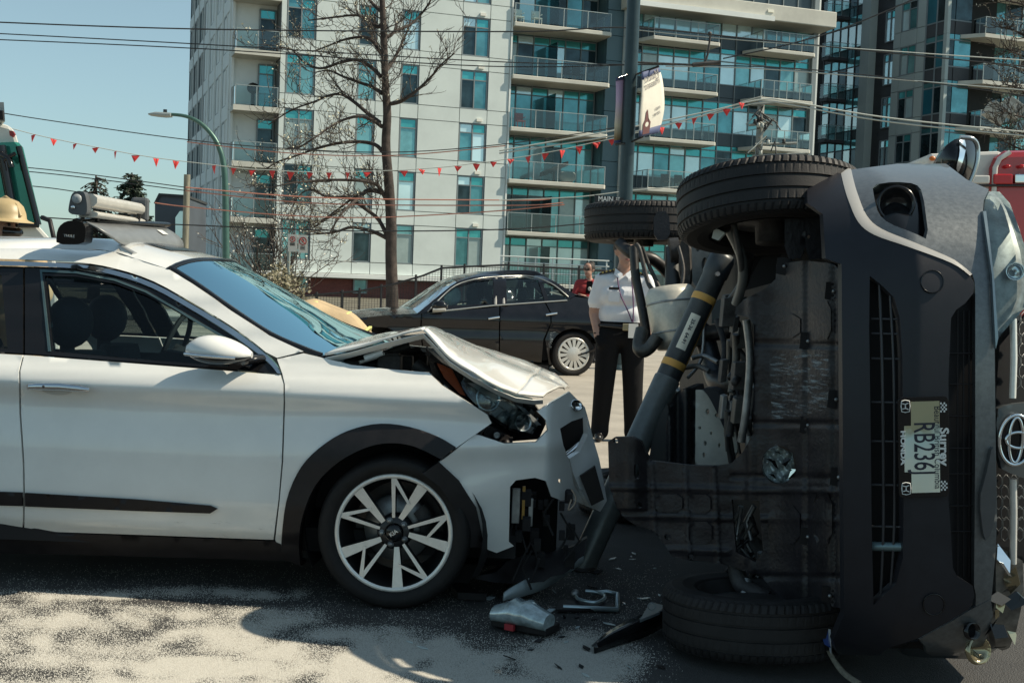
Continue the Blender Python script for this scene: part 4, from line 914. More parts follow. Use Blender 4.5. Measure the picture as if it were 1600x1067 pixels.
# ---- door mirror
mo = smoothpoly([(1456, 272), (1464, 250), (1476, 230), (1489, 219), (1502, 215), (1518, 217), (1527, 228), (1527, 250), (1521, 272), (1514, 288)], 1)
mb = MB(); patch(mb, mo, lambda x, y: at(x, y, 5.86 + .00012 * ((x - 1494) ** 2 + .4 * (y - 250) ** 2)), (), 7, V((.02, .11, 0))); mi_ = mb.build('door_mirror', M_black, RT)
mb = MB(); patch(mb, smoothpoly([(1499, 217), (1507, 217), (1510, 230), (1505, 252), (1497, 272), (1494, 262), (1500, 240)], 1), lambda x, y: at(x, y, 5.845 + .00012 * ((x - 1494) ** 2 + .4 * (y - 250) ** 2)), (), 6, V((0, .01, 0))); mb.build('mirror_trim', M_chrome, mi_)
mb = MB(); mb.tube(catmull([at(1500, 215, 5.88), at(1519, 217, 5.88), at(1527, 229, 5.9), at(1527, 250, 5.9), at(1521, 272, 5.9), at(1515, 286, 5.9)], 4), .011, 8); mb.build('mirror_rim', mat('mirror_silver', (.5, .52, .52), .2, .8), mi_)
# ---- tow strap and hook hanging from the corner
mb = MB(); mb.tube(catmull([at(1268, 957, 4.5), at(1256, 970, 4.5), at(1249, 1012, 4.48), at(1257, 1020, 4.48), at(1268, 1008, 4.48)], 5), .008, 8); mb.tube([at(1262, 962, 4.5), at(1274, 958, 4.5), at(1288, 966, 4.5), at(1290, 976, 4.5), at(1272, 978, 4.5), at(1262, 962, 4.5)], .005, 6); hk = mb.build('tow_hook', mat('hook_zinc', (.62, .64, .58), .3, .8), RT)
mb = MB()
L = catmull([at(1270, 974, 4.49), at(1284, 1000, 4.47), at(1295, 1024, 4.45), at(1312, 1050, 4.4), at(1334, 1068, 4.36)], 5); Rr = catmull([at(1290, 974, 4.49), at(1297, 1000, 4.47), at(1302, 1022, 4.45), at(1322, 1048, 4.4), at(1346, 1064, 4.36)], 5)
mb.loft([L, Rr], closed=False); o = mb.build('tow_strap', mat('webbing', (.20, .18, .14), .8, 0, .25, 90), RT); o.modifiers.new('s', 'SOLIDIFY').thickness = .004
mb = MB(); mb.add([at(1282, 985, 4.46), at(1294, 982, 4.46), at(1298, 1012, 4.44), at(1288, 1006, 4.44)], [(0, 1, 2, 3)]); mb.add([at(1294, 982, 4.458), at(1298, 983, 4.458), at(1299, 1022, 4.438), at(1296, 1016, 4.438)], [(0, 1, 2, 3)], 1); mb.build('strap_label', [mat('label_blue', (.02, .06, .25), .5), mat('label_white', (.6, .63, .65), .5)], RT)
# ---------------------------------------------------------------- rescue strut
ST = thing('rescue_strut', 'grey telescopic rescue strut with yellow bands wedged under the overturned SUV', 'rescue strut', (.33, 6.0, 0))
s0 = at(906, 892, 6.02); s1 = at(1131, 398, 6.28)
ax = (s1 - s0); L = ax.length; ax.normalize()
def spt(t): return s0 + ax * (L * t)
M_sg = mat('strut_grey', (.15, .165, .16), .35, .3, .12, 20); M_sd = mat('strut_dark', (.042, .048, .052), .4, .1, .2, 16); M_yel = mat('strut_yellow', (.68, .38, .09), .5)
mb = MB(); mb.lathe(s0, ax, [(.001, 0), (.064, 0), (.066, .02), (.066, L * .60), (.060, L * .605)], 28); mb.build('outer_tube', M_sg, ST)
mb = MB(); mb.lathe(s0, ax, [(.060, L * .60), (.060, L * .93), (.066, L * .935), (.066, L * .985), (.055, L), (.001, L)], 28); mb.build('inner_tube', M_sd, ST)
for t0, t1 in ((.635, .655), (.845, .865)):
    mb = MB(); mb.lathe(s0, ax, [(.0605, L * t0), (.0618, L * t0 + .002), (.0618, L * t1), (.0605, L * t1 + .002)], 28); mb.build('yellow_band', M_yel, ST)
sx = ax.cross(V((0, 1, 0))).normalized(); fy = sx.cross(ax).normalized()
if fy.y > 0: fy = -fy
if sx.x < 0: sx = -sx
def sp(t, a, r): return spt(t) + (fy * math.cos(a) + sx * math.sin(a)) * r
mb = MB(); mb.loft([[sp(t, a, .0612) for a in [math.radians(55 + 5 * k) for k in range(5)]] for t in (.655, .75, .845)], closed=False); mb.build('yellow_stripe', M_yel, ST)
mb = MB(); mb.loft([[sp(t, a, .0612) for a in [math.radians(-35 + 6 * k) for k in range(9)]] for t in (.69, .75, .80)], closed=False); lb = mb.build('load_label', mat('label_cream', (.82, .80, .68), .5), ST)
tm = frame(sp(.745, math.radians(-10), .0620), -ax, fy.cross(-ax) if (fy.cross(-ax)).x > 0 else -(fy.cross(-ax)))
Mx = frame(sp(.745, math.radians(-11), .0625), -ax, (-fy).cross(-ax) * -1)
z = Mx.to_3x3() @ V((0, 0, 1))
if z.y > 0: Mx = frame(sp(.745, math.radians(-11), .0625), -ax, (-fy).cross(-ax))
text_mesh('label_lettering', '25-36  64-91', .026, Mx, mat('ink_navy', (.03, .04, .06), .5), ST, .0005, bold=.0004)
mb = MB(); mb.lathe(s0 + V((0, 0, .0)), V((0, 0, 1)), [(.001, .012), (.075, .012), (.08, 0)], 20); mb.v = [V((p.x, p.y, max(0.006, p.z - s0.z + .006))) for p in mb.v]; mb.build('foot_plate', M_dsteel, ST)
mb = MB(); mb.tube([sp(.93, 0, .065), sp(.93, 0, .085)], .012, 8); mb.tube([sp(.58, math.radians(70), .065), sp(.58, math.radians(70), .1)], .014, 8); mb.build('locking_pin', M_steel, ST)
# ---------------------------------------------------------------- apartment blocks
PSI = math.radians(19.7)
FE = V((math.cos(PSI), math.sin(PSI), 0)); FN = V((-math.sin(PSI), math.cos(PSI), 0)); UZ = V((0, 0, 1))
class Fac:
    """facade frame: s along, w inwards, z up"""
    def __init__(s, o, e, n): s.o = V((o.x, o.y, 0)); s.e = e; s.n = n
    def P(s, a, w, z): return s.o + s.e * a + s.n * w + UZ * z
    def px(s, x, y, w=0.0):
        p = onplane(x, y, s.o + s.n * w, s.n); return ((p - s.o).dot(s.e), p.z)
    def box(s, mb, a0, a1, w0, w1, z0, z1, mi=0):
        return mb.obox(s.P((a0+a1)/2, (w0+w1)/2, (z0+z1)/2), s.e * ((a1-a0)/2), s.n * ((w1-w0)/2), UZ * ((z1-z0)/2), mi)
    def part(s, name, m, parent, a0, a1, w0, w1, z0, z1, bevel=0):
        mb = MB(); s.box(mb, a0, a1, w0, w1, z0, z1); return mb.build(name, m, parent, bevel)
M_clad = mat('pale_cladding', (.63, .69, .67), .65, 0, .06, .5)
M_cladw = mat('white_cladding', (.72, .75, .73), .6, 0, .05, .6)
M_back = mat('wall_backing', (.16, .17, .17), .8)
M_wf = mat('window_frame_grey', (.20, .235, .25), .5)
M_teal = mat('teal_panel', (.075, .135, .16), .45, 0, .08, .4)
M_navy = mat('navy_spandrel', (.035, .055, .07), .3, 0, .1, .6)
M_slab = mat('balcony_slab', (.55, .54, .48), .7, 0, .08, .8)
M_post = mat('rail_post_grey', (.33, .38, .38), .45, .3)
M_void = mat('room_dark', (.02, .022, .022), .9)
GL = [mat('pane_sky', (.62, .80, .83), .08, .35, .12, .35), mat('pane_teal', (.20, .44, .46), .08, .45, .3, .5), mat('pane_dark', (.03, .055, .065), .05, .45, .5, .9), mat('pane_blind', (.36, .44, .43), .25, .2, .10, 1.5), mat('pane_deep', (.10, .28, .31), .06, .5, .35, .5)]
GLT = mat('pane_transom', (.08, .40, .41), .1, .5, .1, .6)
M_rail = glassmat('rail_glass', (.62, .80, .80), 1.75)
rb = random.Random(3)
def pick(wts): return rb.choices(GL, wts)[0]
P0 = 1.15; PF = 2.9
fa = Fac(at(740, 300, 69.8), FE, FN)
def winset(F, parent, a0, a1, z0, z1, w, div=2, wts=(3, 2, 3, 2, 2), trans=True):
    f = MB(); t = .07
    for q in ((a0, a1, z0, z0+t), (a0, a1, z1-t, z1)): F.box(f, q[0], q[1], w-.06, w+.05, q[2], q[3])
    for i in range(div + 1):
        c = a0 + (a1 - a0) * i / div; c = min(max(c, a0 + t/2), a1 - t/2); F.box(f, c-t/2, c+t/2, w-.062, w+.048, z0+t, z1-t)
    zt = z1 - .52
    if trans: F.box(f, a0+t, a1-t, w-.055, w+.045, zt-.03, zt+.03)
    win = f.build('window', M_wf, parent)
    for i in range(div):
        b0 = a0 + (a1 - a0) * i / div + t/2 + .005; b1 = a0 + (a1 - a0) * (i+1) / div - t/2 - .005
        mb = MB(); F.box(mb, b0, b1, w, w+.02, z0+t, (zt-.03) if trans else z1-t); mb.build('pane', pick(wts), win)
        if trans: mb = MB(); F.box(mb, b0, b1, w, w+.02, zt+.03, z1-t); mb.build('pane', pick((1, 2, 1, 0, 1)) if rb.random() < .4 else GLT, win)
    return win
def railing(F, parent, a0, a1, w, z, h=1.02, sides=(None, None), n=4, glass=True):
    r = MB(); F.box(r, a0, a1, w-.025, w+.025, z+h-.04, z+h)
    for i in range(n + 1):
        c = a0 + (a1 - a0) * i / n; c = min(max(c, a0 + .03), a1 - .03); F.box(r, c-.022, c+.022, w-.02, w+.02, z, z+h-.042)
    for k, sd in enumerate(sides):
        if sd is None: continue
        c = (a0 + .025, a1 - .025)[k]; F.box(r, c-.025, c+.025, w+.027, sd, z+h-.04, z+h); F.box(r, c-.02, c+.02, (w+sd)/2-.02, (w+sd)/2+.02, z, z+h-.042)
    ra = r.build('railing', M_post, parent)
    if glass:
        for i in range(n):
            b0 = a0 + (a1 - a0) * i / n + .03; b1 = a0 + (a1 - a0) * (i+1) / n - .03
            mb = MB(); p = [F.P(b0, w, z+.07), F.P(b1, w, z+.07), F.P(b1, w, z+h-.06), F.P(b0, w, z+h-.06)]; mb.add(p, [(0, 1, 2, 3)]); mb.build('glass_panel', M_rail, ra)
        for k, sd in enumerate(sides):
            if sd is None: continue
            c = (a0 + .025, a1 - .025)[k]; mb = MB(); mb.add([F.P(c, w+.04, z+.07), F.P(c, sd-.02, z+.07), F.P(c, sd-.02, z+h-.06), F.P(c, w+.04, z+h-.06)], [(0, 1, 2, 3)]); mb.build('glass_panel', M_rail, ra)
    return ra
NF = 7
# ------- block with the pale cladding
BA = thing('apartment_block', 'pale grey clad apartment block behind the bare tree, brick base', 'building', (fa.P(-8, 8, 0)))
sA0 = fa.px(362, 300)[0]; sA1 = fa.px(789, 300)[0]
sR = fa.px(432, 300)[0]
cols = [(*[fa.px(x, 290)[0] for x in c], d) for c, d in (((441, 487), 2), ((553, 582), 1), ((621, 649), 1), ((714, 757), 2))]
TOP = P0 + PF * NF
fa.part('wall', M_back, BA, sR, sA1 - .02, .14, 16, 1.0, TOP)
fa.part('wall', M_cladw, BA, sA0 + .02, sR - .01, 1.42, 16, 1.0, TOP)
edges = [sR] + [c for col in cols for c in col[:2]] + [sA1]
g = .018
for k in range(-1, NF):
    zb, zt, zn = P0 + PF*k + .80, P0 + PF*k + 2.90 - .0, P0 + PF*(k+1) + .80
    zt = P0 + PF*k + 2.92
    if k >= 0:
        for c0, c1, d in cols: winset(fa, BA, c0 + .02, c1 - .02, zb, zt, .10, d, (3, 3, 3, 2, 2))
        for i in range(0, len(edges), 2):
            e0, e1 = edges[i], edges[i+1]
            if e1 - e0 > .25: fa.part('panel', M_clad, BA, e0 + g, e1 - g, 0, .13, zb + g, zt - g)
    # spandrel row
    z0, z1 = (zt, zn) if k >= 0 else (1.30, P0 + .80)
    for i in range(len(edges) - 1):
        e0, e1 = edges[i], edges[i+1]
        if e1 - e0 > .25: fa.part('panel', M_clad, BA, e0 + g, e1 - g, 0, .13, z0 + g, z1 - g)
        if i % 2 == 1 and k >= 0: 
            pass
    if k >= 0:
        c0, c1, d = cols[3]; fa.part('vent_cover', mat('vent_white', (.8, .78, .7), .5), BA, (c0+c1)/2 + .18, (c0+c1)/2 + .5, -.10, -.004, zt + .12, zt + .28)
fa.part('corner_trim', M_cladw, BA, sA1 + .005, sA1 + .10, -.05, .3, 1.3, TOP)
fa.part('ledge', M_cladw, BA, sR - 1, sA1 + .1, -.35, .6, 1.05, 1.29, .02)
# brick base
def brickmat():
    m = bpy.data.materials.new('brick'); m.use_nodes = True; t = m.node_tree; b = t.nodes['Principled BSDF']; b.inputs['Roughness'].default_value = .85
    tc = t.nodes.new('ShaderNodeTexCoord'); mp = t.nodes.new('ShaderNodeMapping'); mp.inputs['Rotation'].default_value = (math.radians(-90), 0, -PSI) if False else (math.radians(90), 0, 0)
    br = t.nodes.new('ShaderNodeTexBrick'); br.inputs['Scale'].default_value = 4.2; br.inputs['Color1'].default_value = (.17, .045, .038, 1); br.inputs['Color2'].default_value = (.115, .03, .028, 1); br.inputs['Mortar'].default_value = (.20, .13, .11, 1); br.inputs['Mortar Size'].default_value = .015
    t.links.new(tc.outputs['Object'], mp.inputs[0]); t.links.new(mp.outputs[0], br.inputs[0]); t.links.new(br.outputs[0], b.inputs['Base Color']); return m
fa.part('brick_base', brickmat(), BA, sR - 1, sA1, .25, 4, 0.0, 1.04)
for x0, x1 in ((553, 575), (468, 482)):
    a0, a1 = fa.px(x0, 440)[0], fa.px(x1, 440)[0]; winset(fa, BA, a0, a1, .25, 1.03, .19, 1, (0, 1, 0, 0, 0), False)
# recessed corner balconies
for k in range(NF):
    z = P0 + PF*k
    fa.part('balcony', M_slab, BA, sA0 - .05, sR - .02, -.10, 1.40, z - .28, z)
    railing(fa, BA, sA0 + .02, sR - .05, -.03, z, 1.05, (1.3, None), 2)
    fa.part('corner_post', M_cladw, BA, sA0 - .04, sA0 + .10, 1.2, 1.41, z + .002, z + PF - .282)
    a = sR - .95; winset(fa, BA, a, sR - .06, z + .05, z + 2.4, 1.33, 1, (1, 2, 3, 0, 2))
    if k == 3:
        mb = MB(); c = fa.P(sA0 + 1.05, .7, z + 1.02); mb.lathe(c, V((.2, -1, .3)), [(.001, .06), (.25, .03), (.32, -.03), (.001, -.04)], 20); fa.box(mb, sA0 + .95, sA0 + 1.15, .65, .8, z + .01, z + .8); mb.build('balcony_dish', M_black, BA)
# left flank: fins, windows and spandrels receding
fl = Fac(fa.P(sA0, 0, 0), FN, -FE)     # s runs back, w runs out to the left
fl.n = FE
fl.part('flank_wall', M_back, BA, 1.9, 27, .16, 6, .5, TOP)
nb = 7; bw = 3.55
for k in range(-1, NF):
    z = P0 + PF*k
    for i in range(nb):
        a = 2.0 + i * bw
        fl.part('flank_panel', M_cladw, BA, a + .55, a + bw - .03, -.02, .14, z + 2.45, z + PF + .35 if k < NF - 1 else z + PF)
        if k < 0: continue
        winset(fl, BA, a + .60, a + 1.85, z + .36, z + 2.43, .10, 1, (1, 1, 4, 0, 3), False)
        winset(fl, BA, a + 2.0, a + bw - .10, z + .36, z + 2.43, .06, 1, (0, 1, 5, 0, 3), False)
        fl.part('flank_pier', M_cladw, BA, a + .30, a + .52, -.05, .15, z + .0, z + PF - .02)
        fl.part('flank_fin', M_cladw, BA, a + 1.88, a + 1.97, -.03, .15, z + .37, z + 2.43)
# ------- glass block with balconies
BB = thing('glass_apartment_block', 'teal glass apartment block with stacked white balconies, behind banner pole', 'building', fa.P(10, 8, 0))
sB1 = fa.px(948, 200)[0]; sT = fa.px(975, 200)[0]; sW = fa.px(984, 200)[0]; sE = fa.px(1284, 150)[0]
fa.part('core', M_void, BB, sA1 + .12, sE - .02, 2.2, 16, 0, TOP + 3)
def curtain(F, parent, a0, a1, w, k, n, wts, spand=.0, top=2.62, rows=True):
    """one storey of curtain wall: mullions, spandrel, pane, transom per bay"""
    z = P0 + PF*k; f = MB(); t = .06
    for i in range(n + 1):
        c = a0 + (a1 - a0) * i / n; c = min(max(c, a0 + t/2), a1 - t/2); F.box(f, c-t/2, c+t/2, w-.07, w+.05, z, z+PF-.01)
    zs = z + spand
    for zz in ((zs,) if spand else ()) + (z + 2.15, z + 2.6): F.box(f, a0, a1, w-.05, w+.045, zz-.03, zz+.03)
    fr = f.build('mullions', M_wf, parent)
    for i in range(n):
        b0 = a0 + (a1 - a0) * i / n + t/2; b1 = a0 + (a1 - a0) * (i+1) / n - t/2
        def pane(m, z0, z1): mb = MB(); F.box(mb, b0, b1, w, w+.02, z0, z1); mb.build('pane', m, fr)
        if spand: pane(M_navy, z + .01, zs - .03)
        pane(pick(wts), zs + .03, z + 2.12); pane(GLT if rb.random() < .7 else pick((2, 2, 1, 0, 2)), z + 2.18, z + 2.57)
        pane(rb.choice((M_navy, GL[4], GLT, M_navy)), z + 2.63, z + PF - .02)
    return fr
for k in range(NF + 1):
    z = P0 + PF*k
    curtain(fa, BB, sA1 + .12, sB1 - .02, 1.95, k, 6, (5, 2, 2, 1, 3))
    if True:
        mb = MB(); a0, a1 = sA1 + .12, sB1 + .02
        top = [fa.P(a0, -.25, z), fa.P(a1 - .15, -.25, z), fa.P(a1, -.1, z), fa.P(a1, 1.9, z), fa.P(a0, 1.9, z)]; mb.prism(top, V((0, 0, -.24))); mb.build('balcony', M_slab, BB, fixn=True, bevel=.03)
        railing(fa, BB, a0 + .02, a1 - .06, -.15, z, 1.05, (None, 1.85), 4)
        fa.part('privacy_screen', M_rail, BB, (a0 + a1) / 2 - .25, (a0 + a1) / 2 - .22, .1, 1.9, z + .05, z + 2.1)
        # teal panels and white fin
        m_ = sT - sB1
        fa.part('return_wall', M_teal, BB, sB1 + .04, sB1 + .3, .82, 2.19, z + .002, z + PF - .002)
        for zz in (z, z + PF / 2): fa.part('panel', M_teal, BB, sB1 + .06, sT - .02, .6, .8, zz + .015, zz + PF / 2 - .015)
        fa.part('fin', M_cladw, BB, sT, sW - .02, .2, .9, z + .01, z + PF - .01)
    # wide glass wall
    curtain(fa, BB, sW, sE - .35, 1.0, k, 12, (6, 4, 1, 2, 3), .78)
    bl0, bl1, br0, br1 = fa.px(1000, 90)[0], fa.px(1117, 90)[0], fa.px(1170, 110)[0], fa.px(1264, 110)[0]
    if k < 6:
        for a0, a1, n in ((bl0, bl1, 3), (br0, br1, 4)):
            mb = MB(); mb.prism([fa.P(a0, .9, z), fa.P(a0 + .5, -.7, z), fa.P(a1 - .12, -.7, z), fa.P(a1, -.58, z), fa.P(a1, .9, z)], V((0, 0, -.22))); mb.build('balcony', M_slab, BB, fixn=True, bevel=.03)
            railing(fa, BB, a0 + .52, a1 - .08, -.62, z, 1.05, (.9, .9), n)
    fa.part('corner_column', M_wf, BB, sE - .33, sE - .02, .7, 1.1, z + .01, z + PF - .01)
zb = P0 + PF * 5 + 1.5
mb = MB(); mb.prism([fa.P(sW - .6, -.2, zb), fa.P(sW - .4, -.9, zb + .1), fa.P(sE + .2, -.9, zb + .1), fa.P(sE + .2, 1.2, zb), fa.P(sW - .6, 1.2, zb)], V((0, 0, .95))); mb.build('roof_band', M_slab, BB, fixn=True, bevel=.05)
fa.part('roof_band_lip', M_cladw, BB, sW - .5, sE - 4.2, -1.1, -.91, zb + .02, zb + .3)
fa.part('light_fitting', mat('fitting', (.85, .82, .7), .5), BB, sE - 4.6, sE - 4.2, -.96, -.905, zb + .55, zb + .70)
fa.part('edge_pipe', M_cladw, BB, sE + .05, sE + .22, .9, 1.1, .5, TOP + 3)
# ------- darker block on the right
cc = at(1478, 120, 79.6); fc = Fac(cc, FE, FN)
BC = thing('dark_apartment_block', 'shaded grey green apartment block at right edge, glass corner balconies', 'building', fc.P(6, 8, 0))
fl2 = Fac(cc, FN, FE)      # left flank: s runs back from the corner
def bx(x, y=100): p = onplane(x, y, fl2.o, FE); return (p - fl2.o).dot(FN)
M_ccl = mat('grey_green_cladding', (.40, .46, .45), .7, 0, .06, .5); M_cdk = mat('dark_cladding', (.05, .052, .058), .6)
b1, b2, b3, b4, b5, b6 = bx(1443), bx(1394), bx(1376), bx(1362), bx(1349), bx(1287)
PC = .45
TC = PC + PF * 9
fc.part('core', M_void, BC, .3, 14, 1.4, 20, 0, TC); fl2.part('core', M_void, BC, .4, b6 + 3, .5, 4, 0, TC)
fl2.part('tower_face', M_back, BC, b1, b2, .14, .48, 0, TC); fl2.part('column', M_ccl, BC, b4, b5, -.3, .48, 0, TC); fl2.part('recess', M_cdk, BC, b2 + .01, b4 - .01, .3, .45, 0, TC)
w0, w1 = bx(1430), bx(1405)
if w0 > w1: w0, w1 = w1, w0
for k in range(9):
    z = PC + PF*k
    # glass corner bay of the flank
    f = MB()
    for a in (.12, (b1) / 2, b1 - .1): fl2.box(f, a-.06, a+.06, -.03, .1, z, z+PF-.01)
    fl2.box(f, .06, b1 - .04, -.02, .09, z + .82, z + .9); fl2.box(f, .06, b1 - .04, -.02, .09, z + 2.5, z + 2.58)
    fr = f.build('mullions', M_wf, BC)
    for a0, a1 in ((.18, b1/2 - .06), (b1/2 + .06, b1 - .16)):
        for m, z0, z1 in ((M_cdk, z + .01, z + .81), (mat('pane_blue', (.04, .20, .27), .08, .4, .2, .5) if rb.random() < .7 else GL[2], z + .91, z + 2.49), (GL[4], z + 2.59, z + PF - .02)):
            mb = MB(); fl2.box(mb, a0, a1, .0, .02, z0, z1); mb.build('pane', m, fr)
    # clad tower with one window per storey
    zb_, zt_ = z + .85, z + 2.75
    winset(fl2, BC, w0 + .02, w1 - .02, zb_, zt_, .06, 2, (1, 2, 4, 1, 3))
    for a0, a1, z0, z1 in ((b1, w0, zb_, zt_), (w1, b2, zb_, zt_), (b1, w0, zt_, z + PF + .85), (w0, w1, zt_, z + PF + .85), (w1, b2, zt_, z + PF + .85)):
        fl2.part('panel', M_ccl, BC, a0 + g, a1 - g, 0, .13, z0 + g, z1 - g)
    winset(fl2, BC, b2 + .1, b3 - .05, z + .5, z + 2.6, .25, 2, (2, 1, 4, 1, 2)); 
    # glazed bays with dark balconies
    n = 5; f = MB()
    for i in range(n + 1):
        c = b5 + .05 + (b6 - b5 - .1) * i / n; fl2.box(f, c-.05, c+.05, -.05, .1, z, z+PF-.01)
    fl2.box(f, b5, b6, -.04, .09, z + .62, z + .70); fl2.box(f, b5, b6, -.04, .09, z + 2.2, z + 2.28); fr = f.build('mullions', M_cdk, BC)
    for i in range(n):
        a0 = b5 + .1 + (b6 - b5 - .1) * i / n; a1 = b5 + (b6 - b5 - .1) * (i+1) / n
        for m, z0, z1 in ((GL[2] if i % 2 else M_cdk, z + .01, z + .61), (mat('pane_white', (.62, .68, .66), .12, .5, .08, .5) if rb.random() < .75 else GL[2], z + .71, z + 2.19), (GL[1], z + 2.29, z + PF - .02)):
            mb = MB(); fl2.box(mb, a0, a1, .0, .02, z0, z1); mb.build('pane', m, fr)
    q0, q1 = b5 + 2.6, b6 - 3.2
    fl2.part('balcony', M_cdk, BC, q0, q1, -1.7, -.06, z - .2, z, .02)
    railing(fl2, BC, q0 + .05, q1 - .05, -1.65, z, 1.05, (-.08, -.08), 2)
    # front with balconies
    curtain(fc, BC, .15, 13.5, 1.3, k, 10, (1, 2, 5, 0, 4), .78); 
    fc.part('corner_mullion', M_ccl, BC, -.12, .12, -.02, .3, z + .01, z + PF - .01)
    s0 = fc.px(1497, 130)[0]
    f = MB(); fc.box(f, .12, s0 + .8, .0, .08, z + .82, z + .9); fc.box(f, .12, s0 + .8, 0, .08, z + 2.5, z + 2.58); fr = f.build('mullions', M_wf, BC)
    for a0, a1 in ((.15, s0 / 2), (s0/2 + .06, s0 + .8)):
        for m, z0, z1 in ((M_cdk, z + .01, z + .81), (GL[2] if rb.random() < .6 else GL[4], z + .91, z + 2.49), (GL[4], z + 2.59, z + PF - .02)):
            mb = MB(); fc.box(mb, a0, a1, .02, .04, z0, z1); mb.build('pane', m, fr)
    mb = MB(); mb.prism([fc.P(s0, .0, z), fc.P(s0 + .9, -1.2, z), fc.P(s0 + 6, -1.2, z), fc.P(s0 + 6, 1.25, z), fc.P(s0, 1.25, z)], V((0, 0, -.24))); mb.build('balcony', M_slab, BC, fixn=True)
    railing(fc, BC, s0 + .95, s0 + 5.9, -1.1, z, 1.05, (0, None), 4)
# ------- balcony furniture that shows
def chair(F, a, w, z, m, label, s=1.0, rot=0.0):
    mb = MB(); f = lambda *q: F.box(mb, a + q[0]*s, a + q[1]*s, w + q[2]*s, w + q[3]*s, z + q[4]*s, z + q[5]*s)
    f(-.25, .25, -.25, .25, .40, .45); f(-.25, .25, .20, .25, .45, .9)
    for i in (-.24, .20):
        for j in (-.24, .20): f(i, i + .04, j, j + .04, 0, .40)
        f(i, i + .04, -.24, .24, .62, .66)
    o = mb.build('balcony_chair', m, None); tag(o, label, 'chair')
M_wc = mat('white_resin', (.75, .75, .70), .5); M_dc = mat('dark_wicker', (.02, .018, .018), .7); M_rc = mat('red_fabric', (.25, .03, .03), .7)
def bz(k): return P0 + PF * k + .003
sq = lambda x, y=100: fa.px(x, y, .6)[0]
chair(fa, sq(808), .6, bz(5), M_wc, 'white plastic chair on the topmost balcony beside the pale cladding')
chair(fa, sq(835), .5, bz(5), M_wc, 'white plastic chair, right one of two on the topmost balcony')
chair(fa, sq(886), .5, bz(4), M_dc, 'dark wicker armchair on balcony in front of dark patio door')
chair(fa, sq(902), .5, bz(4), M_dc, 'dark wicker armchair at right end of fifth floor balcony')
chair(fa, sq(815), .5, bz(3), M_rc, 'dark red patio chair behind glass railing')
chair(fa, sq(1035, 230), -.1, bz(2), M_dc, 'black balcony chair, left one of two right of the banner pole')
chair(fa, sq(1056, 230), -.1, bz(2), M_dc, 'black balcony chair, right one of two right of the banner pole')
mb = MB(); c = fa.P(sq(862, 280), .3, bz(2)); mb.obox(c + UZ * .75, FE * .75 + UZ * .35, FN * .3, UZ * .12); mb.obox(c + UZ * .3, FE * .05, FN * .05, UZ * .3); mb.obox(c + UZ * .01, FE * .4, FN * .3, UZ * .01); tag(mb.build('covered_barbecue', M_dc, None), 'black covered barbecue on balcony above the bunting', 'barbecue')
mb = MB(); c = fa.P(sq(882, 280), .2, bz(2)); mb.loft([[c + UZ * z + (FE * math.cos(t) * r + FN * math.sin(t) * r * .6) for t in [k * math.pi / 6 for k in range(12)]] for z, r in ((0, .3), (.25, .5), (.55, .5), (.62, .42))]); tag(mb.build('cushion_box', mat('pale_cushion', (.66, .55, .50), .8), None), 'pale pink cushioned seat on balcony above the street sign', 'seat')
# ---------------------------------------------------------------- black saloon
JT = thing('black_sedan', 'black four-door sedan with silver hubcaps standing behind the crash', 'car', (-.4, 19.2, 0))
M_jet = mat('black_car_paint', (.006, .006, .008), .12, 0, .3, 6, coat=.5, spec=.25)
JPROF = [(.18, .10), (.30, .03), (.50, .0), (.66, .02), (.80, .0), (.90, .03), (.97, .09), (1.2, .24), (1.36, .36), (1.42, .50), (1.47, .9)]
def jy(X, Z): return 18.22 + .27 * (X - .9) + interp(Z, JPROF)
def J(px, py, dd=0.0):
    d = ray(px, py); Y = 18.0
    for _ in range(16): p = CAM + d * (Y / d.y); Y = .4 * Y + .6 * (jy(p.x, p.z) + dd)
    return CAM + d * (Y / d.y)
JB = V((-.27, 1, 0)).normalized(); J0 = V((.9, 18.22, 0))
def jmir(p): return p + JB * 2 * (.89 - (p - J0).dot(JB))
def jpatch(name, outline, dd=0.0, m=None, holes=(), step=7, edge=.03, mirror=True, parent=None):
    mb = MB(); patch(mb, outline, lambda x, y: J(x, y, dd), holes, step, JB * edge if edge else None); o = mb.build(name, m or M_jet, parent or JT)
    if mirror:
        m2 = MB(); m2.v = [jmir(p) for p in mb.v]; m2.f = [list(reversed(f)) for f in mb.f]; m2.mi = mb.mi; m2.sm = mb.sm; m2.build(name, m or M_jet, parent or JT)
    return o
def arc(cx, cy, r, a0, a1, n=14): return [(cx + r * math.cos(math.radians(a0 + (a1 - a0) * i / n)), cy - r * math.sin(math.radians(a0 + (a1 - a0) * i / n))) for i in range(n + 1)]
jbelt = [(602, 484), (640, 490), (680, 487), (771, 478), (852, 472), (886, 470)]
jpatch('rear_wing', [(853, 472.5), (886, 470.5), (898, 463.5), (932, 468), (938, 488), (940, 520), (936, 538), (932, 544)] + list(reversed(arc(897, 552, 39, 8, 205))) + [(858, 570), (852, 530), (862, 505), (862, 490)])
dr = jpatch('rear_door', [(782, 478), (851, 473), (860, 490), (860, 505), (849, 530), (846, 566), (781, 562)])
df = jpatch('front_door', [(660, 490), (680, 488.5), (780, 479), (779, 562), (664, 556), (658, 520)])
jpatch('front_wing', [(520, 501), (560, 497), (600, 493), (640, 491), (658, 490.5), (656, 520), (662, 556), (640, 556)] + list(reversed(arc(595, 550, 39, -2, 182))) + [(548, 548), (470, 540), (462, 520), (480, 508)])
jpatch('sill', [(640, 558), (780, 564), (857, 571), (857, 579), (780, 573), (640, 566)], .03, M_plas)
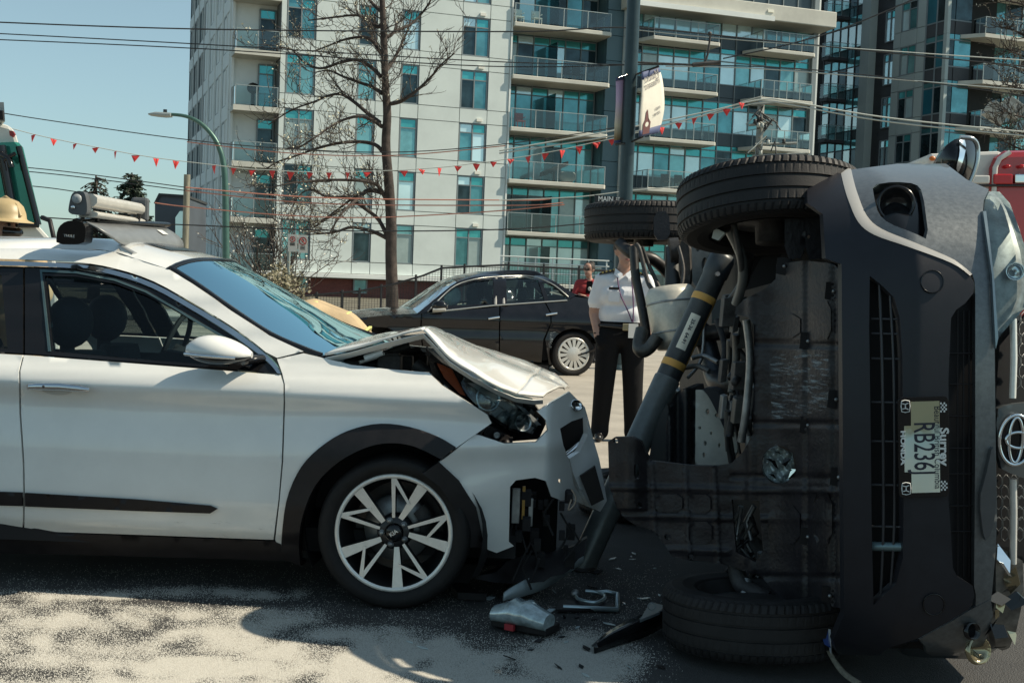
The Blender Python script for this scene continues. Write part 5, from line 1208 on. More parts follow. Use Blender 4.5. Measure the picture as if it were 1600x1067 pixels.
jw = [[(683, 478), (690, 466), (712, 449), (741, 439.5), (771, 436), (770, 475)], [(791, 436), (822, 434.5), (841, 438), (851, 470), (792, 474)], [(847, 440.5), (865, 448), (884, 463), (884, 468), (858, 470)]]
roofl = csp([(652, 489.5), (676, 470), (697, 452.5), (714, 441), (741, 432.5), (775, 428.5), (822, 427), (846, 431), (870, 442), (898, 460)], 2)
cab = roofl[:] + [(898, 463), (886, 469), (852, 471.5), (771, 477.5), (680, 487), (656, 490)]
jpatch('cabin_frame', cab, .0, M_jet, jw, 7, .04)
for h in jw: jpatch('side_glass', h, .02, glassmat('sedan_glass', (.62, .78, .78), 1.6), (), 12, None)
ch = csp([(668, 487), (690, 464), (712, 446), (741, 436.5), (775, 432.5), (822, 431), (846, 436), (868, 447), (888, 464)], 3)
mb = MB(); mb.tube([J(x, y, -.012) for x, y in ch], .010, 5); mb.build('window_trim', mat('satin_trim', (.45, .45, .42), .3, .8), JT)
mb = MB(); mb.tube([J(x, y, -.012) for x, y in ((676, 487.5), (771, 477.5), (886, 469.5))], .012, 5); mb.build('belt_trim', MATS['satin_trim'], JT)
for a, b in (((775, 434), (774, 476)), ((786, 433), (787, 475))):
    mb = MB(); mb.tube([J(*a, -.004), J(*b, -.004)], .022, 6, flat=.4); mb.build('pillar_trim', mat('pillar_grey', (.26, .26, .25), .4), JT)
near = [J(x, y) for x, y in roofl]
def span(pts, bulge, n=9):
    rows = []
    for p in pts:
        q = jmir(p); rows.append([p.lerp(q, j / (n - 1)) + V((0, 0, bulge * (1 - (2 * j / (n - 1) - 1) ** 2))) for j in range(n)])
    return rows
mb = MB(); mb.loft(span(near[6:16], .05), closed=False); mb.build('roof', M_jet, JT)
mb = MB(); mb.loft(span(near[:7], .05), closed=False); mb.build('windscreen', glassmat('sedan_screen', (.35, .5, .5), 1.75), JT)
mb = MB(); mb.loft(span(near[15:], .05), closed=False); mb.build('rear_screen', MATS['sedan_screen'], JT)
hd = [J(x, y) for x, y in ((656, 490), (630, 491), (590, 494), (540, 500), (490, 508))]; mb = MB(); mb.loft(span(hd, .07), closed=False); mb.build('hood', M_jet, JT)
bt = [J(x, y) for x, y in ((896, 460), (916, 464), (931, 468), (938, 490), (940, 520), (936, 540))]; mb = MB(); mb.loft(span(bt, .04), closed=False); mb.build('boot_lid', M_jet, JT)
mb = MB(); a = J(700, 540).x; mb.obox(V((-1.0, 18.7, .48)), V((2.0, .54, 0)), V((-.18, .66, 0)), UZ * .27); mb.build('floor_block', M_dark, JT)
for x, y in ((772, 497), (862, 491)):
    mb = MB(); mb.tube([J(x - 9, y + 1, -.03), J(x, y - .5, -.045), J(x + 8, y - 1.5, -.03)], .016, 7); mb.build('door_handle', M_chrome, df if x < 800 else dr)
mb = MB(); c = J(687, 478, -.14); mb.sphere(c, .12, 16, 10, sc=(.95, .6, .62)); mr = mb.build('wing_mirror', M_jet, JT); mb = MB(); mb.tube([c + V((-.09, -.05, -.055)), c + V((.09, -.06, -.05))], .022, 8); mb.build('mirror_stripe', mat('mirror_grey', (.5, .49, .45), .3), mr)
for hx, hy, s in ((738, 460, 1), (765, 458, .9), (816, 462, .8)):
    mb = MB(); c = J(hx, hy, .45); mb.sphere(c, .14 * s, 12, 8, sc=(.7, 1, 1)); mb.obox(c + V((.02, 0, -.3)), V((.1, 0, 0)), V((0, .2, 0)), V((0, 0, .22))); mb.build('seat', M_dark, JT, bevel=.03)
mb = MB(); mb.sphere(J(707, 462, .35), .13, 10, 8, sc=(1, .9, 1.2)); mb.build('airbag', mat('airbag_cloth', (.55, .57, .55), .8, 0, .2, 9), JT)
def jwheel(c, ax):
    mb = MB(); tyre_mesh(mb, c, ax, .325, .2, .235, 40, blocks=False); ty = mb.build('tyre', M_rubber, JT)
    mb = MB(); up = V((0, 0, 1)); up = (up - ax * up.dot(ax)).normalized(); b = ax.cross(up)
    mb.lathe(c, ax, [(.245, .085), (.240, .096), (.222, .098), (.21, .090), (.205, .08)], 48)
    mb.lathe(c, ax, [(.105, .098), (.06, .108), (.001, .11)], 40)
    n = 15
    for k in range(n):
        t = 2 * math.pi * k / n; e = 2 * math.pi / n * .30
        def Q(a, r, h): return c + (up * math.cos(a) + b * math.sin(a)) * r + ax * h
        q = [Q(t - e * 1.45, .100, .098), Q(t - e, .222, .094), Q(t + e, .222, .094), Q(t + e * 1.45, .100, .098)]; mb.prism(q, ax * -.02)
    mb.build('hubcap', mat('hubcap_silver', (.62, .60, .56), .35, .4), ty)
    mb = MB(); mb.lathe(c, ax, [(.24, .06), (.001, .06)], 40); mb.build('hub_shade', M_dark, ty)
wj = J(897, 553); wj.z = .325; wj = wj + JB * .11
for p in (wj, wj + V((-2.58 * .9655, -2.58 * .2607, 0)), ): jwheel(p, -JB); jwheel(jmir(p), JB)
# scraped paint on the rear door edge
mb = MB(); patch(mb, [(860, 520), (868, 518), (864, 530), (861, 546), (856, 540)], lambda x, y: J(x, y, -.006), (), 5); mb.build('paint_scrape', scu, JT)
# ---------------------------------------------------------------- rescue trucks at the edges
T1 = thing('white_rescue_truck', 'white truck cab with green tinted windscreen behind the ski rack, far left', 'truck', (-6.2, 13.2, 0))
def tp(px, py, Y): return at(px, py, Y)
M_tw = mat('truck_white', (.62, .62, .58), .35, 0, .05, 2, coat=.4)
cabp = [(-260, 640), (-260, 185), (0, 192), (18, 197), (26, 212), (30, 226), (60, 352), (78, 372), (90, 420), (96, 640)]
mb = MB(); pts = [at(x, y, 12.6) for x, y in cabp]; mb.prism(pts, V((-1.1, 2.3, 0))); mb.build('cab', M_tw, T1, fixn=True, bevel=.04)
mb = MB(); mb.prism([at(x, y, 12.55) for x, y in ((-60, 226), (22, 222), (29, 230), (58, 350), (20, 352), (-60, 352))], V((.03, .04, 0))); gw = mb.build('windscreen', mat('green_glass', (.03, .20, .155), .08, .35, .2, 3), T1, fixn=True)
mb = MB(); mb.tube([at(1, 228, 12.5), at(24, 350, 12.5)], .05, 6); mb.tube([at(29, 229, 12.5), at(60, 352, 12.5)], .03, 6); mb.tube([at(-60, 351, 12.5), at(60, 352, 12.5)], .03, 6); mb.build('screen_pillar', M_black, T1)
mb = MB(); mb.tube([at(0, 240, 12.45), at(14, 248, 12.4), at(18, 262, 12.4)], .03, 6); mb.tube([at(6, 250, 12.4), at(24, 240, 12.4)], .02, 6); mb.build('mirror_arm', M_black, T1)
mb = MB(); mb.prism([at(x, y, 12.5) for x, y in ((14, 204), (20, 205), (23, 210), (20, 215), (15, 212))], V((0, .03, 0))); mb.build('crest', mat('crest_red', (.25, .03, .03), .5), T1, fixn=True)
mb = MB(); mb.prism([at(x, y, 12.5) for x, y in ((-40, 160), (6, 160), (8, 190), (-40, 190))], V((-.4, .8, 0))); mb.build('roof_unit', mat('unit_grey', (.35, .37, .36), .6), T1, fixn=True)
mb = MB(); mb.prism([at(x, y, 12.46) for x, y in ((-20, 172), (4, 173), (5, 187), (-20, 187))], V((0, .03, 0))); mb.build('vent', M_dark, T1, fixn=True)
mb = MB(); mb.tube([at(66, 340, 12.4), at(78, 345, 12.3), at(84, 372, 12.3), at(82, 400, 12.3)], .025, 6); mb.build('grab_rail', M_plas, T1)
for Y in (12.9, 14.5): 
    mb = MB(); c = V((-6.6, Y, .45)); tyre_mesh(mb, c, V((1, 0, 0)), .45, .28, .28, 32, blocks=False); mb.lathe(c, V((1, 0, 0)), [(.29, .05), (.001, .04)], 24); mb.build('tyre', M_rubber, T1)
T2 = thing('red_white_fire_truck', 'red and white fire engine showing above the overturned SUV at right', 'fire truck', (6.6, 15.4, 0))
M_red = mat('fire_red', (.36, .02, .025), .25, 0, .08, 3, coat=.7); M_tw2 = mat('engine_white', (.60, .58, .54), .35, 0, .05, 2, coat=.3)
mb = MB(); mb.prism([at(x, y, 14.6) for x, y in ((1449, 700), (1449, 246), (1456, 240), (1560, 236), (1570, 240), (1570, 700))], V((.2, 2.4, 0))); mb.build('body', M_tw2, T2, fixn=True, bevel=.04)
mb = MB(); mb.prism([at(x, y, 14.5) for x, y in ((1549, 700), (1549, 262), (1556, 246), (1572, 235), (1700, 232), (1700, 700))], V((.2, 2.6, 0))); mb.build('cab', M_red, T2, fixn=True, bevel=.08)
mb = MB(); mb.tube([at(1553, 300, 14.46), at(1555, 262, 14.46), at(1562, 248, 14.46), at(1578, 238, 14.46)], .03, 6); mb.build('white_stripe', M_tw2, T2)
for x0, y0, x1, y1, m, nm in ((1520, 274, 1547, 287, M_tw2, 'side_panel'), (1553, 272, 1583, 288, mat('lamp_red', (.45, .015, .02), .15), 'tail_lamp'), (1586, 272, 1640, 286, M_chrome, 'lamp_bar'), (1520, 288, 1640, 292, M_black, 'trim_line')):
    mb = MB(); mb.prism([at(x, y, 14.42) for x, y in ((x0, y1), (x0, y0), (x1, y0), (x1, y1))], V((0, .06, 0))); mb.build(nm, m, T2, fixn=True, bevel=.015)
for x in (1575, 1597):
    mb = MB(); mb.sphere(at(x, 260, 14.45), .03, 10, 8, sc=(1.2, .5, .7)); mb.build('marker_lamp', mat('lamp_red', (.45, .015, .02), .15), T2)
mb = MB(); mb.sphere(at(1457, 248, 14.55), .04, 10, 8, sc=(1, .4, .7)); mb.build('marker_lamp', mat('lamp_orange', (.5, .14, .02), .3), T2)
for x in (5.2, 7.5):
    mb = MB(); c = V((x, 14.75, .5)); tyre_mesh(mb, c, V((0, -1, 0)), .5, .3, .3, 32, blocks=False); mb.lathe(c, V((0, -1, 0)), [(.31, .05), (.001, .04)], 24); mb.build('tyre', M_rubber, T2)
# ---------------------------------------------------------------- poles, lamp, signs
M_pole = mat('teal_pole', (.022, .042, .050), .35, .2, .15, 6); M_gpole = mat('green_pole', (.06, .13, .11), .4, .3, .1, 6)
bp0, bp1 = at(977, 300, 20), at(991, 0, 20); dv = (bp1 - bp0) / (bp1.z - bp0.z)
def polept(z): return V((bp0.x + dv.x * 0 + 0, 20, z))
bpx = (bp0.x + bp1.x) / 2
BPO = thing('banner_pole', 'dark teal street pole carrying two cloth banners and a street sign', 'pole', (bpx, 20, 0))
mb = MB(); mb.tube([V((bpx, 20, 0)), V((bpx, 20, 3)), V((bpx, 20, 7.5))], [.118, .112, .10], 16); mb.build('shaft', M_pole, BPO)
mb = MB(); mb.lathe(V((bpx, 20, 0)), UZ, [(.001, .1), (.16, .08), (.2, .02), (.2, 0)], 16); mb.build('base', M_pole, BPO)
def bnr(cols, m, name, grid=None):
    mb = MB(); mb.loft(cols, closed=False); o = mb.build(name, m, BPO); o.modifiers.new('s', 'SOLIDIFY').thickness = .012; return o
def cloth(ptsL, ptsR, n=8):
    a, b = catmull(ptsL, 5), catmull(ptsR, 5); return [[p.lerp(q, j / n) for p, q in zip(a, b)] for j in range(n + 1)]
bw_ = mat('banner_white', (.66, .63, .55), .8, 0, .04, 6)
R1 = cloth([at(1004, 113, 19.7), at(1003, 150, 19.62), at(1000, 185, 19.6), at(1000, 214, 19.66)], [at(1030, 106, 20.05), at(1036, 130, 20.1), at(1038, 170, 20.1), at(1030, 208, 20.05)])
b1_ = bnr(R1, bw_, 'banner')
for i0, i1 in ((0, 1), (-3, -1)):
    mb = MB(); seg = [[c[i] + V((0, -.008, 0)) for i in (range(0, 3) if i0 == 0 else range(len(c) - 3, len(c)))] for c in R1]; mb.loft(seg, closed=False); o = mb.build('banner_hem', mat('hem_blue', (.06, .08, .17), .7), b1_); o.modifiers.new('s', 'SOLIDIFY').thickness = .02
def R1p(u, v): 
    c = R1[int(u * 8)]; i = v * (len(c) - 1); k = int(i); return c[k].lerp(c[min(k + 1, len(c) - 1)], i - k)
# printed tower with a clock, lettering on the far side showing through reversed
mb = MB()
def pr(u, v): 
    fu = u * 8; a = int(min(7, fu)); c0, c1 = R1[a], R1[a + 1]; i = v * (len(c0) - 1); k = min(int(i), len(c0) - 2)
    return (c0[k].lerp(c0[k+1], i - k)).lerp(c1[k].lerp(c1[k+1], i - k), fu - a) + V((.0, -.016, 0))
q = [(.12, .96), (.14, .78), (.22, .72), (.24, .62), (.30, .58), (.32, .62), (.36, .72), (.46, .78), (.46, .96)]
mb.add([pr(*p) for p in q], [tuple(range(len(q)))]); mb.build('tower_print', mat('print_maroon', (.13, .05, .05), .7), b1_)
mb = MB(); mb.add([pr(.30 + .075 * math.cos(t), .80 + .035 * math.sin(t)) + V((0, -.004, 0)) for t in [k * math.pi / 8 for k in range(16)]], [tuple(range(16))]); mb.build('clock_print', bw_, b1_)
xv = (pr(.9, .2) - pr(.1, .2)).normalized(); yv = (pr(.5, .1) - pr(.5, .5)).normalized()
pg = mat('print_pale_grey', (.24, .23, .23), .8)
for s_, u, v, sz in (('Mount', .50, .14, .17), ('Pleasant', .50, .25, .14), ('main', .72, .62, .08), ('street', .7, .69, .08)):
    text_mesh('banner_lettering', s_, sz, frame(pr(u, v) + V((0, -.006, 0)), xv, yv) @ Matrix.Diagonal((-1, 1, 1, 1)), pg, b1_, .0008)
L1 = cloth([at(963, 122, 19.95), at(963, 160, 19.95), at(961, 195, 19.95), at(960, 224, 19.95)], [at(985, 116, 20.12), at(984, 160, 20.12), at(981, 190, 20.12), at(980, 222, 20.12)], 4)
bm_ = bpy.data.materials.new('banner_mural'); bm_.use_nodes = True; t = bm_.node_tree; b = t.nodes['Principled BSDF']; b.inputs['Roughness'].default_value = .8
tc = t.nodes.new('ShaderNodeTexCoord'); sx = t.nodes.new('ShaderNodeSeparateXYZ'); rp = t.nodes.new('ShaderNodeValToRGB'); t.links.new(tc.outputs['Generated'], sx.inputs[0]); t.links.new(sx.outputs['Z'], rp.inputs[0]); t.links.new(rp.outputs[0], b.inputs['Base Color'])
e = rp.color_ramp.elements; e[0].position = .08; e[0].color = (.25, .17, .08, 1); e[1].position = 1; e[1].color = (.42, .30, .50, 1); z_ = e.new(.25); z_.color = (.62, .56, .42, 1); z_ = e.new(.6); z_.color = (.55, .42, .58, 1)
b2_ = bnr(L1, bm_, 'banner')
for rr_ in (range(0, 2), range(-2, 0)):
    mb = MB(); mb.loft([[c[i] + V((0, -.01, 0)) for i in rr_] for c in L1], closed=False); o = mb.build('banner_hem', MATS['hem_blue'], b2_); o.modifiers.new('s', 'SOLIDIFY').thickness = .02
for a, b in (((990, 118), (1030, 104)), ((982, 224), (1004, 214)), ((984, 116), (966, 122)), ((980, 224), (962, 226))):
    mb = MB(); mb.tube([at(*a, 19.95), at(*b, 19.78)], .018, 6); mb.build('banner_arm', M_black, BPO)
sg = MB(); sg.prism([at(x, y, 19.7) for x, y in ((930, 319), (929, 304.5), (974, 309), (975, 324))], V((0, .02, 0))); sgn = sg.build('street_sign', mat('sign_black', (.012, .012, .014), .4), BPO, fixn=True)
text_mesh('sign_lettering', 'MAIN', .115, frame(at(946.5, 311.5, 19.69), V((1, 0, 0)), UZ), mat('sign_white', (.75, .75, .72), .5), sgn, .001, bold=.002, xs=.85)
text_mesh('sign_lettering', 'ST', .06, frame(at(965.5, 311, 19.69), V((1, 0, 0)), UZ), MATS['sign_white'], sgn, .001, bold=.001)
# street lamp
lx = at(352, 380, 28).x; SL = thing('street_lamp', 'green street lamp with a long curved arm against the sky', 'street lamp', (lx, 28, 0))
mb = MB(); arm = [at(353, 470, 28), at(353, 380, 28), at(352, 300, 28), at(350, 262, 28), at(344, 235, 28), at(332, 212, 28), at(312, 192, 28), at(290, 182, 28), at(266, 179, 28)]
arm = [V((lx, 28, 0))] + catmull(arm, 4); mb.tube(arm, [.10] + [.085 - .05 * i / (len(arm) - 2) for i in range(len(arm) - 1)], 10); mb.build('pole', M_gpole, SL)
mb = MB(); mb.loft([[at(x, y0, 28) + V((0, dy, 0)) + UZ * dz for dy, dz in ((-.14, 0), (-.1, .05 * k), (.1, .05 * k), (.14, 0), (.1, -.04 * k), (-.1, -.04 * k))] for x, y0, k in ((234, 179.5, .4), (245, 179.5, 1), (258, 180.5, 1.1), (268, 180.5, .9))]); mb.build('lamp_head', mat('lamp_grey', (.30, .34, .34), .4, .3), SL)
mb = MB(); mb.tube([at(258, 178, 28), at(258, 171.5, 28)], .045, 8); mb.build('light_sensor', M_black, SL)
px_ = at(291, 330, 31).x; mb = MB(); tp_ = at(290.5, 273, 31).z; mb.tube([V((px_, 31, 0)), V((px_, 31, tp_))], [.085, .08], 12); tag(mb.build('timber_post', mat('post_timber', (.22, .21, .16), .8, 0, .3, 4, stretch=(6, 6, .6)), None), 'plain grey green post left of the street lamp', 'post')
# parking signs
sxp = at(451, 410, 26).x; SP = thing('parking_sign_post', 'grey post with two no parking plates above the shrub', 'sign', (sxp, 26, 0))
mb = MB(); mb.tube([V((sxp, 26, 0)), V((sxp, 26, at(451, 366, 26).z))], .035, 8); mb.build('post', mat('galvanised', (.24, .28, .27), .5, .5), SP)
M_sw = mat('sign_face_white', (.66, .64, .58), .5); M_sr = mat('sign_red', (.30, .03, .03), .5); M_sk = mat('sign_ink', (.02, .02, .02), .5)
for x0, x1, y0, y1, cx, cy, rr in ((450, 464.5, 366, 393, 457, 374, 4.6), (466, 480, 367, 395, 473, 377, 6.2)):
    mb = MB(); mb.prism([at(x, y, 25.9) for x, y in ((x0, y1), (x0, y0), (x1, y0 + .5), (x1, y1 + .5))], V((0, .015, 0))); pl_ = mb.build('sign_plate', M_sw, SP, fixn=True)
    c = at(cx, cy, 25.885); mb = MB(); r_ = rr / 75.0; mb.lathe(c, V((0, -1, 0)), [(r_, 0), (r_ * .74, .002)], 24); mb.tube([c + V((-r_ * .6, 0, r_ * .6)), c + V((r_ * .6, 0, -r_ * .6))], r_ * .12, 4); mb.build('no_parking_ring', M_sr, pl_)
    text_mesh('sign_letter', 'P', r_ * 1.2, frame(c + V((0, .008, 0)), V((1, 0, 0)), UZ), M_sk, pl_, .0005, bold=.003)
    for dy in (1.8, 2.3, 2.8): mb = MB(); mb.obox(c + V((0, .008, -r_ * dy * 0.72)), V((.05, 0, 0)), V((0, .001, 0)), UZ * .008); mb.build('sign_line', M_sk, pl_)
# ---------------------------------------------------------------- wires and bunting
def wire(pts, Y, r, m, label, k=8):
    q = [at(x, y, Y if not isinstance(Y, (list, tuple)) else Y[i]) for i, (x, y) in enumerate(pts)]
    mb = MB(); mb.tube(catmull(q, k) if len(q) > 2 else q, r, 5, cap=False); return tag(mb.build('overhead_wire', m, None), label, 'wire')
M_wd = mat('wire_dark', (.02, .022, .024), .5); M_wo = mat('wire_orange_glint', (.50, .21, .15), .5); M_wp = mat('wire_pale', (.42, .45, .42), .5)  # the orange is a glint on the trolley wires, put into the colour
G = [((-60, 33), (310, 46), (800, 50), (985, 44), (1220, 66), (1660, 110)), ((-60, 50), (320, 70), (800, 98), (1250, 108), (1660, 158)), ((-60, 60), (320, 77), (760, 104), (1040, 100))]
wire(G[0], 24, .014, M_wd, 'topmost dark wire crossing the sky and the whole picture')
wire(G[1], 24, .011, M_wd, 'second dark wire below the topmost one at the upper left')
wire(G[2], 24, .011, M_wd, 'third dark wire from the top at the upper left')
wire(((292, 222), (460, 240), (620, 243), (790, 228)), 25, .011, M_wo, 'wire with pink orange glint running just above the bunting past the bare tree')
wire(((-60, 166), (60, 186), (280, 217), (440, 232), (620, 238), (800, 224), (985, 196)), 25, .010, M_wd, 'thin dark wire close above the upper orange-glinting wire')
wire(((290, 293), (500, 309), (800, 313), (860, 311)), 25, .012, M_wo, 'upper of the three orange-glinting wires below the bunting')
wire(((290, 298), (500, 318), (800, 321), (880, 317)), 25, .012, M_wo, 'middle of the three orange-glinting wires below the bunting')
wire(((242, 317), (290, 323), (440, 336), (580, 340), (760, 331), (882, 320)), 25, .012, M_wo, 'lowest of the three orange-glinting wires below the bunting')
wire(((-60, 253), (100, 268), (290, 293)), 25, .010, M_wd, 'dark left length of an orange-glinting wire meeting the grey post, upper of the close pair')  # dark lengths continue the glint-coloured wires to the left
wire(((-60, 259), (100, 274), (290, 298)), 25, .010, M_wd, 'dark left length of an orange-glinting wire meeting the grey post, lower of the close pair')
wire(((-60, 330), (100, 342), (300, 352), (560, 361), (800, 358), (960, 345)), 25, .013, M_wd, 'low dark wire passing in front of the parking signs')
wire(((-60, 282), (60, 292), (120, 300)), 25, .010, M_wd, 'short dark wire at the left running down to the ski rack')
wire(((780, 236), (960, 204), (1100, 176), (1190, 156), (1240, 160), (1400, 186), (1680, 214)), 26, .016, M_wp, 'upper pale cable sweeping up to the utility pole and away right')
wire(((780, 240), (960, 212), (1100, 181), (1190, 160), (1240, 165), (1400, 192), (1680, 220)), 26, .016, M_wp, 'lower pale cable sweeping up to the utility pole and away right')
wire(((1040, 104), (1150, 106), (1300, 116), (1680, 148)), 24, .012, M_wp, 'pale wire crossing the glass block and the dark block')
wire(((985, 46), (1100, 58), (1300, 74), (1680, 100)), 24, .011, M_wp, 'thin pale wire leaving the banner pole to the right')
wire(((1130, 92), (1240, 68), (1330, 40), (1440, -6)), 24, .013, M_wd, 'dark wire climbing steeply to the upper right')
wire(((780, 313), (900, 308), (985, 298), (1060, 292)), 24, .010, M_wp, 'pale wire passing behind the banner pole above the street sign')
# trolley wire fitting
mb = MB(); mb.tube([at(975, 97, 23), at(1085, 102, 23), at(1125, 96, 23)], .02, 6); mb.tube([at(1110, 55, 23), at(1106, 85, 23), at(1102, 98, 23)], .02, 6); mb.tube([at(1082, 102, 23), at(1126, 98, 23)], .045, 6); mb.sphere(at(1109, 53, 23), .04, 8, 6); tag(mb.build('trolley_wire_bracket', M_dsteel, None), 'dark trolley wire fitting between banner pole and glass block', 'wire fitting')
fx = [(52, 210), (84, 217), (117, 224), (149, 230), (180, 236), (212, 242), (244, 247), (275, 251), (334, 258), (365, 262), (394, 265), (425, 266), (454, 268), (484, 269), (514, 269), (543, 269), (574, 268), (631, 266), (659, 264), (687, 262), (716, 259), (744, 255), (771, 252), (798, 248), (825, 244), (852, 239), (879, 234), (905, 228), (932, 222), (957, 217), (1034, 198), (1060, 191), (1085, 184), (1110, 177), (1135, 169), (1159, 160)]
BU = thing('bunting', 'string of small red pennants strung across the street from left edge to pole', 'bunting', at(600, 268, 22))
mb = MB(); mb.tube(catmull([at(x, y, 22) for x, y in [(-40, 186)] + fx + [(1192, 150)]], 2), .007, 4, cap=False); mb.build('line', M_wp, BU)
M_flag = mat('pennant_red', (.62, .035, .03), .6)
random.seed(8)
for x, y in fx:
    c = at(x, y + 1, 22); a = random.uniform(-1.1, 1.1); ex = V((math.cos(a), math.sin(a), random.uniform(-.15, .15))) * random.uniform(.06, .08); h = random.uniform(.09, .15); tl = V((random.uniform(-.02, .02), random.uniform(-.03, .03), -h))
    mb = MB(); mid = c + tl * .45 + V((0, -.012, 0)); mb.add([c - ex, c + ex, c + tl, mid], [(0, 3, 1), (1, 3, 2), (2, 3, 0)]); o = mb.build('pennant', M_flag, BU); o.modifiers.new('s', 'SOLIDIFY').thickness = .004
# utility pole with its tangle of cable hardware
ux = at(1186, 230, 45); UP = thing('utility_pole', 'utility pole with crossarms and cable coils above the raised front tyre', 'utility pole', (ux.x, 45, 0))
mb = MB(); mb.tube([V((ux.x, 45, 0)), V((ux.x, 45, at(1186, 158, 45).z))], [.16, .12], 10); mb.build('mast', mat('pole_grey', (.26, .27, .25), .7, 0, .2, 4), UP)
random.seed(13)
for a, b in (((1170, 196), (1205, 192)), ((1180, 226), (1245, 224)), ((1176, 244), (1258, 240)), ((1186, 215), (1206, 188)), ((1175, 164), (1215, 160))):
    mb = MB(); mb.tube([at(*a, 44.8), at(*b, 44.8)], .05, 6); mb.build('crossarm', MATS['pole_grey'], UP)
for i in range(26):
    x, y = random.choice([(random.uniform(1178, 1204), random.uniform(180, 200)), (random.uniform(1180, 1250), random.uniform(218, 244))]); c = at(x, y, 44.6 + random.uniform(-.4, .4)); mb = MB()
    if i % 2: mb.tube([c, c + V((random.uniform(-.4, .4), 0, random.uniform(.1, .4))), c + V((random.uniform(-.5, .5), 0, random.uniform(-.3, .1)))], .025, 5); nm = 'cable_loop'
    else: mb.lathe(c, UZ, [(.001, .1), (.07, .08), (.05, .02), (.08, -.05), (.001, -.08)], 8); nm = 'insulator'
    mb.build(nm, [M_wd, M_wp, M_dsteel][i % 3], UP)
# ---------------------------------------------------------------- floodlights at right
fz = at(1575, 180, 30); FLT = thing('floodlight_mast', 'pair of grey floodlights on a thin mast at the right edge', 'floodlight', (at(1590, 200, 30).x, 30, 0))
mb = MB(); xx = at(1578, 230, 30).x; mb.tube([V((xx, 30, 0)), V((xx, 30, at(1585, 150, 30).z))], .05, 8); mb.tube([at(1560, 196, 30), at(1600, 186, 30)], .03, 6); mb.build('mast', M_gpole, FLT)
for x, y in ((1556, 177), (1581, 170)):
    mb = MB(); mb.obox(at(x, y, 29.9), V((.20, 0, -.13)), V((0, .16, 0)), V((.09, -.05, .15))); f1 = mb.build('floodlight', mat('flood_grey', (.30, .32, .31), .5), FLT, bevel=.02)
    mb = MB(); mb.obox(at(x - 4, y - 3, 29.75), V((.17, 0, -.11)), V((0, .01, 0)), V((.06, -.02, .10))); mb.build('lens', mat('flood_lens', (.45, .47, .45), .2), f1)
# ---------------------------------------------------------------- trees and planting
M_bark = mat('bark', (.045, .034, .029), .9, 0, .55, 5, .5, 30)
M_twig = mat('twig', (.055, .044, .037), .9)
M_bud = mat('spring_buds', (.62, .60, .46), .8, 0, .25, 3)
DT = 36.0
TR = thing('bare_street_tree', 'tall bare street tree with pale spring buds in front of pale block', 'tree', (at(616, 470, DT).x, DT, 0))
def z4(x, y): return (280 + x / 3.075, y / 3.075)
def z7(x, y): return (280 + x / 3.077, 240 + y / 3.077)
rt = random.Random(17)
trunk = [(614, 560), (613, 470), (611, 400), (611, 347), (608, 293), (603, 228), (605, 179), (602, 130), (600, 65), (597, 0), (594, -60), (588, -140)]
tp3 = [at(x, y, DT) for x, y in trunk]; tp3[0] = V((tp3[1].x, DT, 0))
mb = MB(); mb.tube(catmull(tp3, 4), [.19 - .13 * i / 44 for i in range(45)], 12)
tk = mb.build('trunk', M_bark, TR)
limbs = [[z4(*p) for p in l] for l in (
 ((985, 170), (1010, 175), (1040, 150), (1110, 120), (1170, 60), (1210, 0), (1240, -60)),
 ((978, 130), (940, 125), (890, 90), (840, 75), (700, 90), (620, 100)),
 ((968, 370), (930, 330), (860, 290), (780, 300), (680, 330), (600, 300), (540, 240), (480, 230)),
 ((975, 450), (930, 420), (860, 395), (790, 370), (720, 340), (650, 350)),
 ((965, 590), (900, 540), (840, 490), (780, 455), (720, 460), (650, 490), (540, 530), (430, 600)),
 ((975, 610), (930, 580), (860, 560), (760, 590), (640, 670), (560, 720)),
 ((978, 730), (940, 695), (860, 682), (760, 690), (660, 715), (560, 750), (450, 790), (380, 860)),
 ((995, 960), (960, 900), (930, 880), (860, 868), (740, 865), (640, 870), (540, 880), (450, 900)),
 ((1000, 940), (930, 910), (880, 930), (820, 990), (760, 1020), (690, 1067)),
 ((1010, 500), (1060, 490), (1110, 460), (1160, 420), (1220, 360), (1260, 310), (1320, 260)),
 ((995, 340), (1030, 290), (1060, 230), (1100, 140), (1120, 60)),
 ((975, 60), (930, 20), (880, -40), (820, -80)),
 ((970, 260), (930, 200), (880, 180), (800, 190), (720, 220), (640, 250)))]
limbs += [[z7(*p) for p in l] for l in (((1005, 410), (960, 320), (900, 270), (840, 230), (800, 210), (700, 205), (650, 175), (590, 190), (540, 260)), ((1005, 410), (930, 375), (830, 355), (760, 375), (690, 385), (610, 390)), ((900, 180), (850, 225), (780, 290), (720, 390)), ((1000, 200), (930, 180), (860, 200), (760, 270), (640, 360)))]
twigs = MB(); buds = MB()
def bud(p, s):
    a = rt.uniform(0, 6.28); u = V((math.cos(a), math.sin(a), rt.uniform(-.6, .6))) * s; v_ = V((rt.uniform(-1, 1), rt.uniform(-1, 1), rt.uniform(-.2, 1))).normalized() * s
    buds.add([p, p + u, p + u * .6 + v_, p + v_ * .7], [(0, 1, 2, 3)])
BUDP = lambda p: .10 + (.45 if p.x < -4.3 else 0)
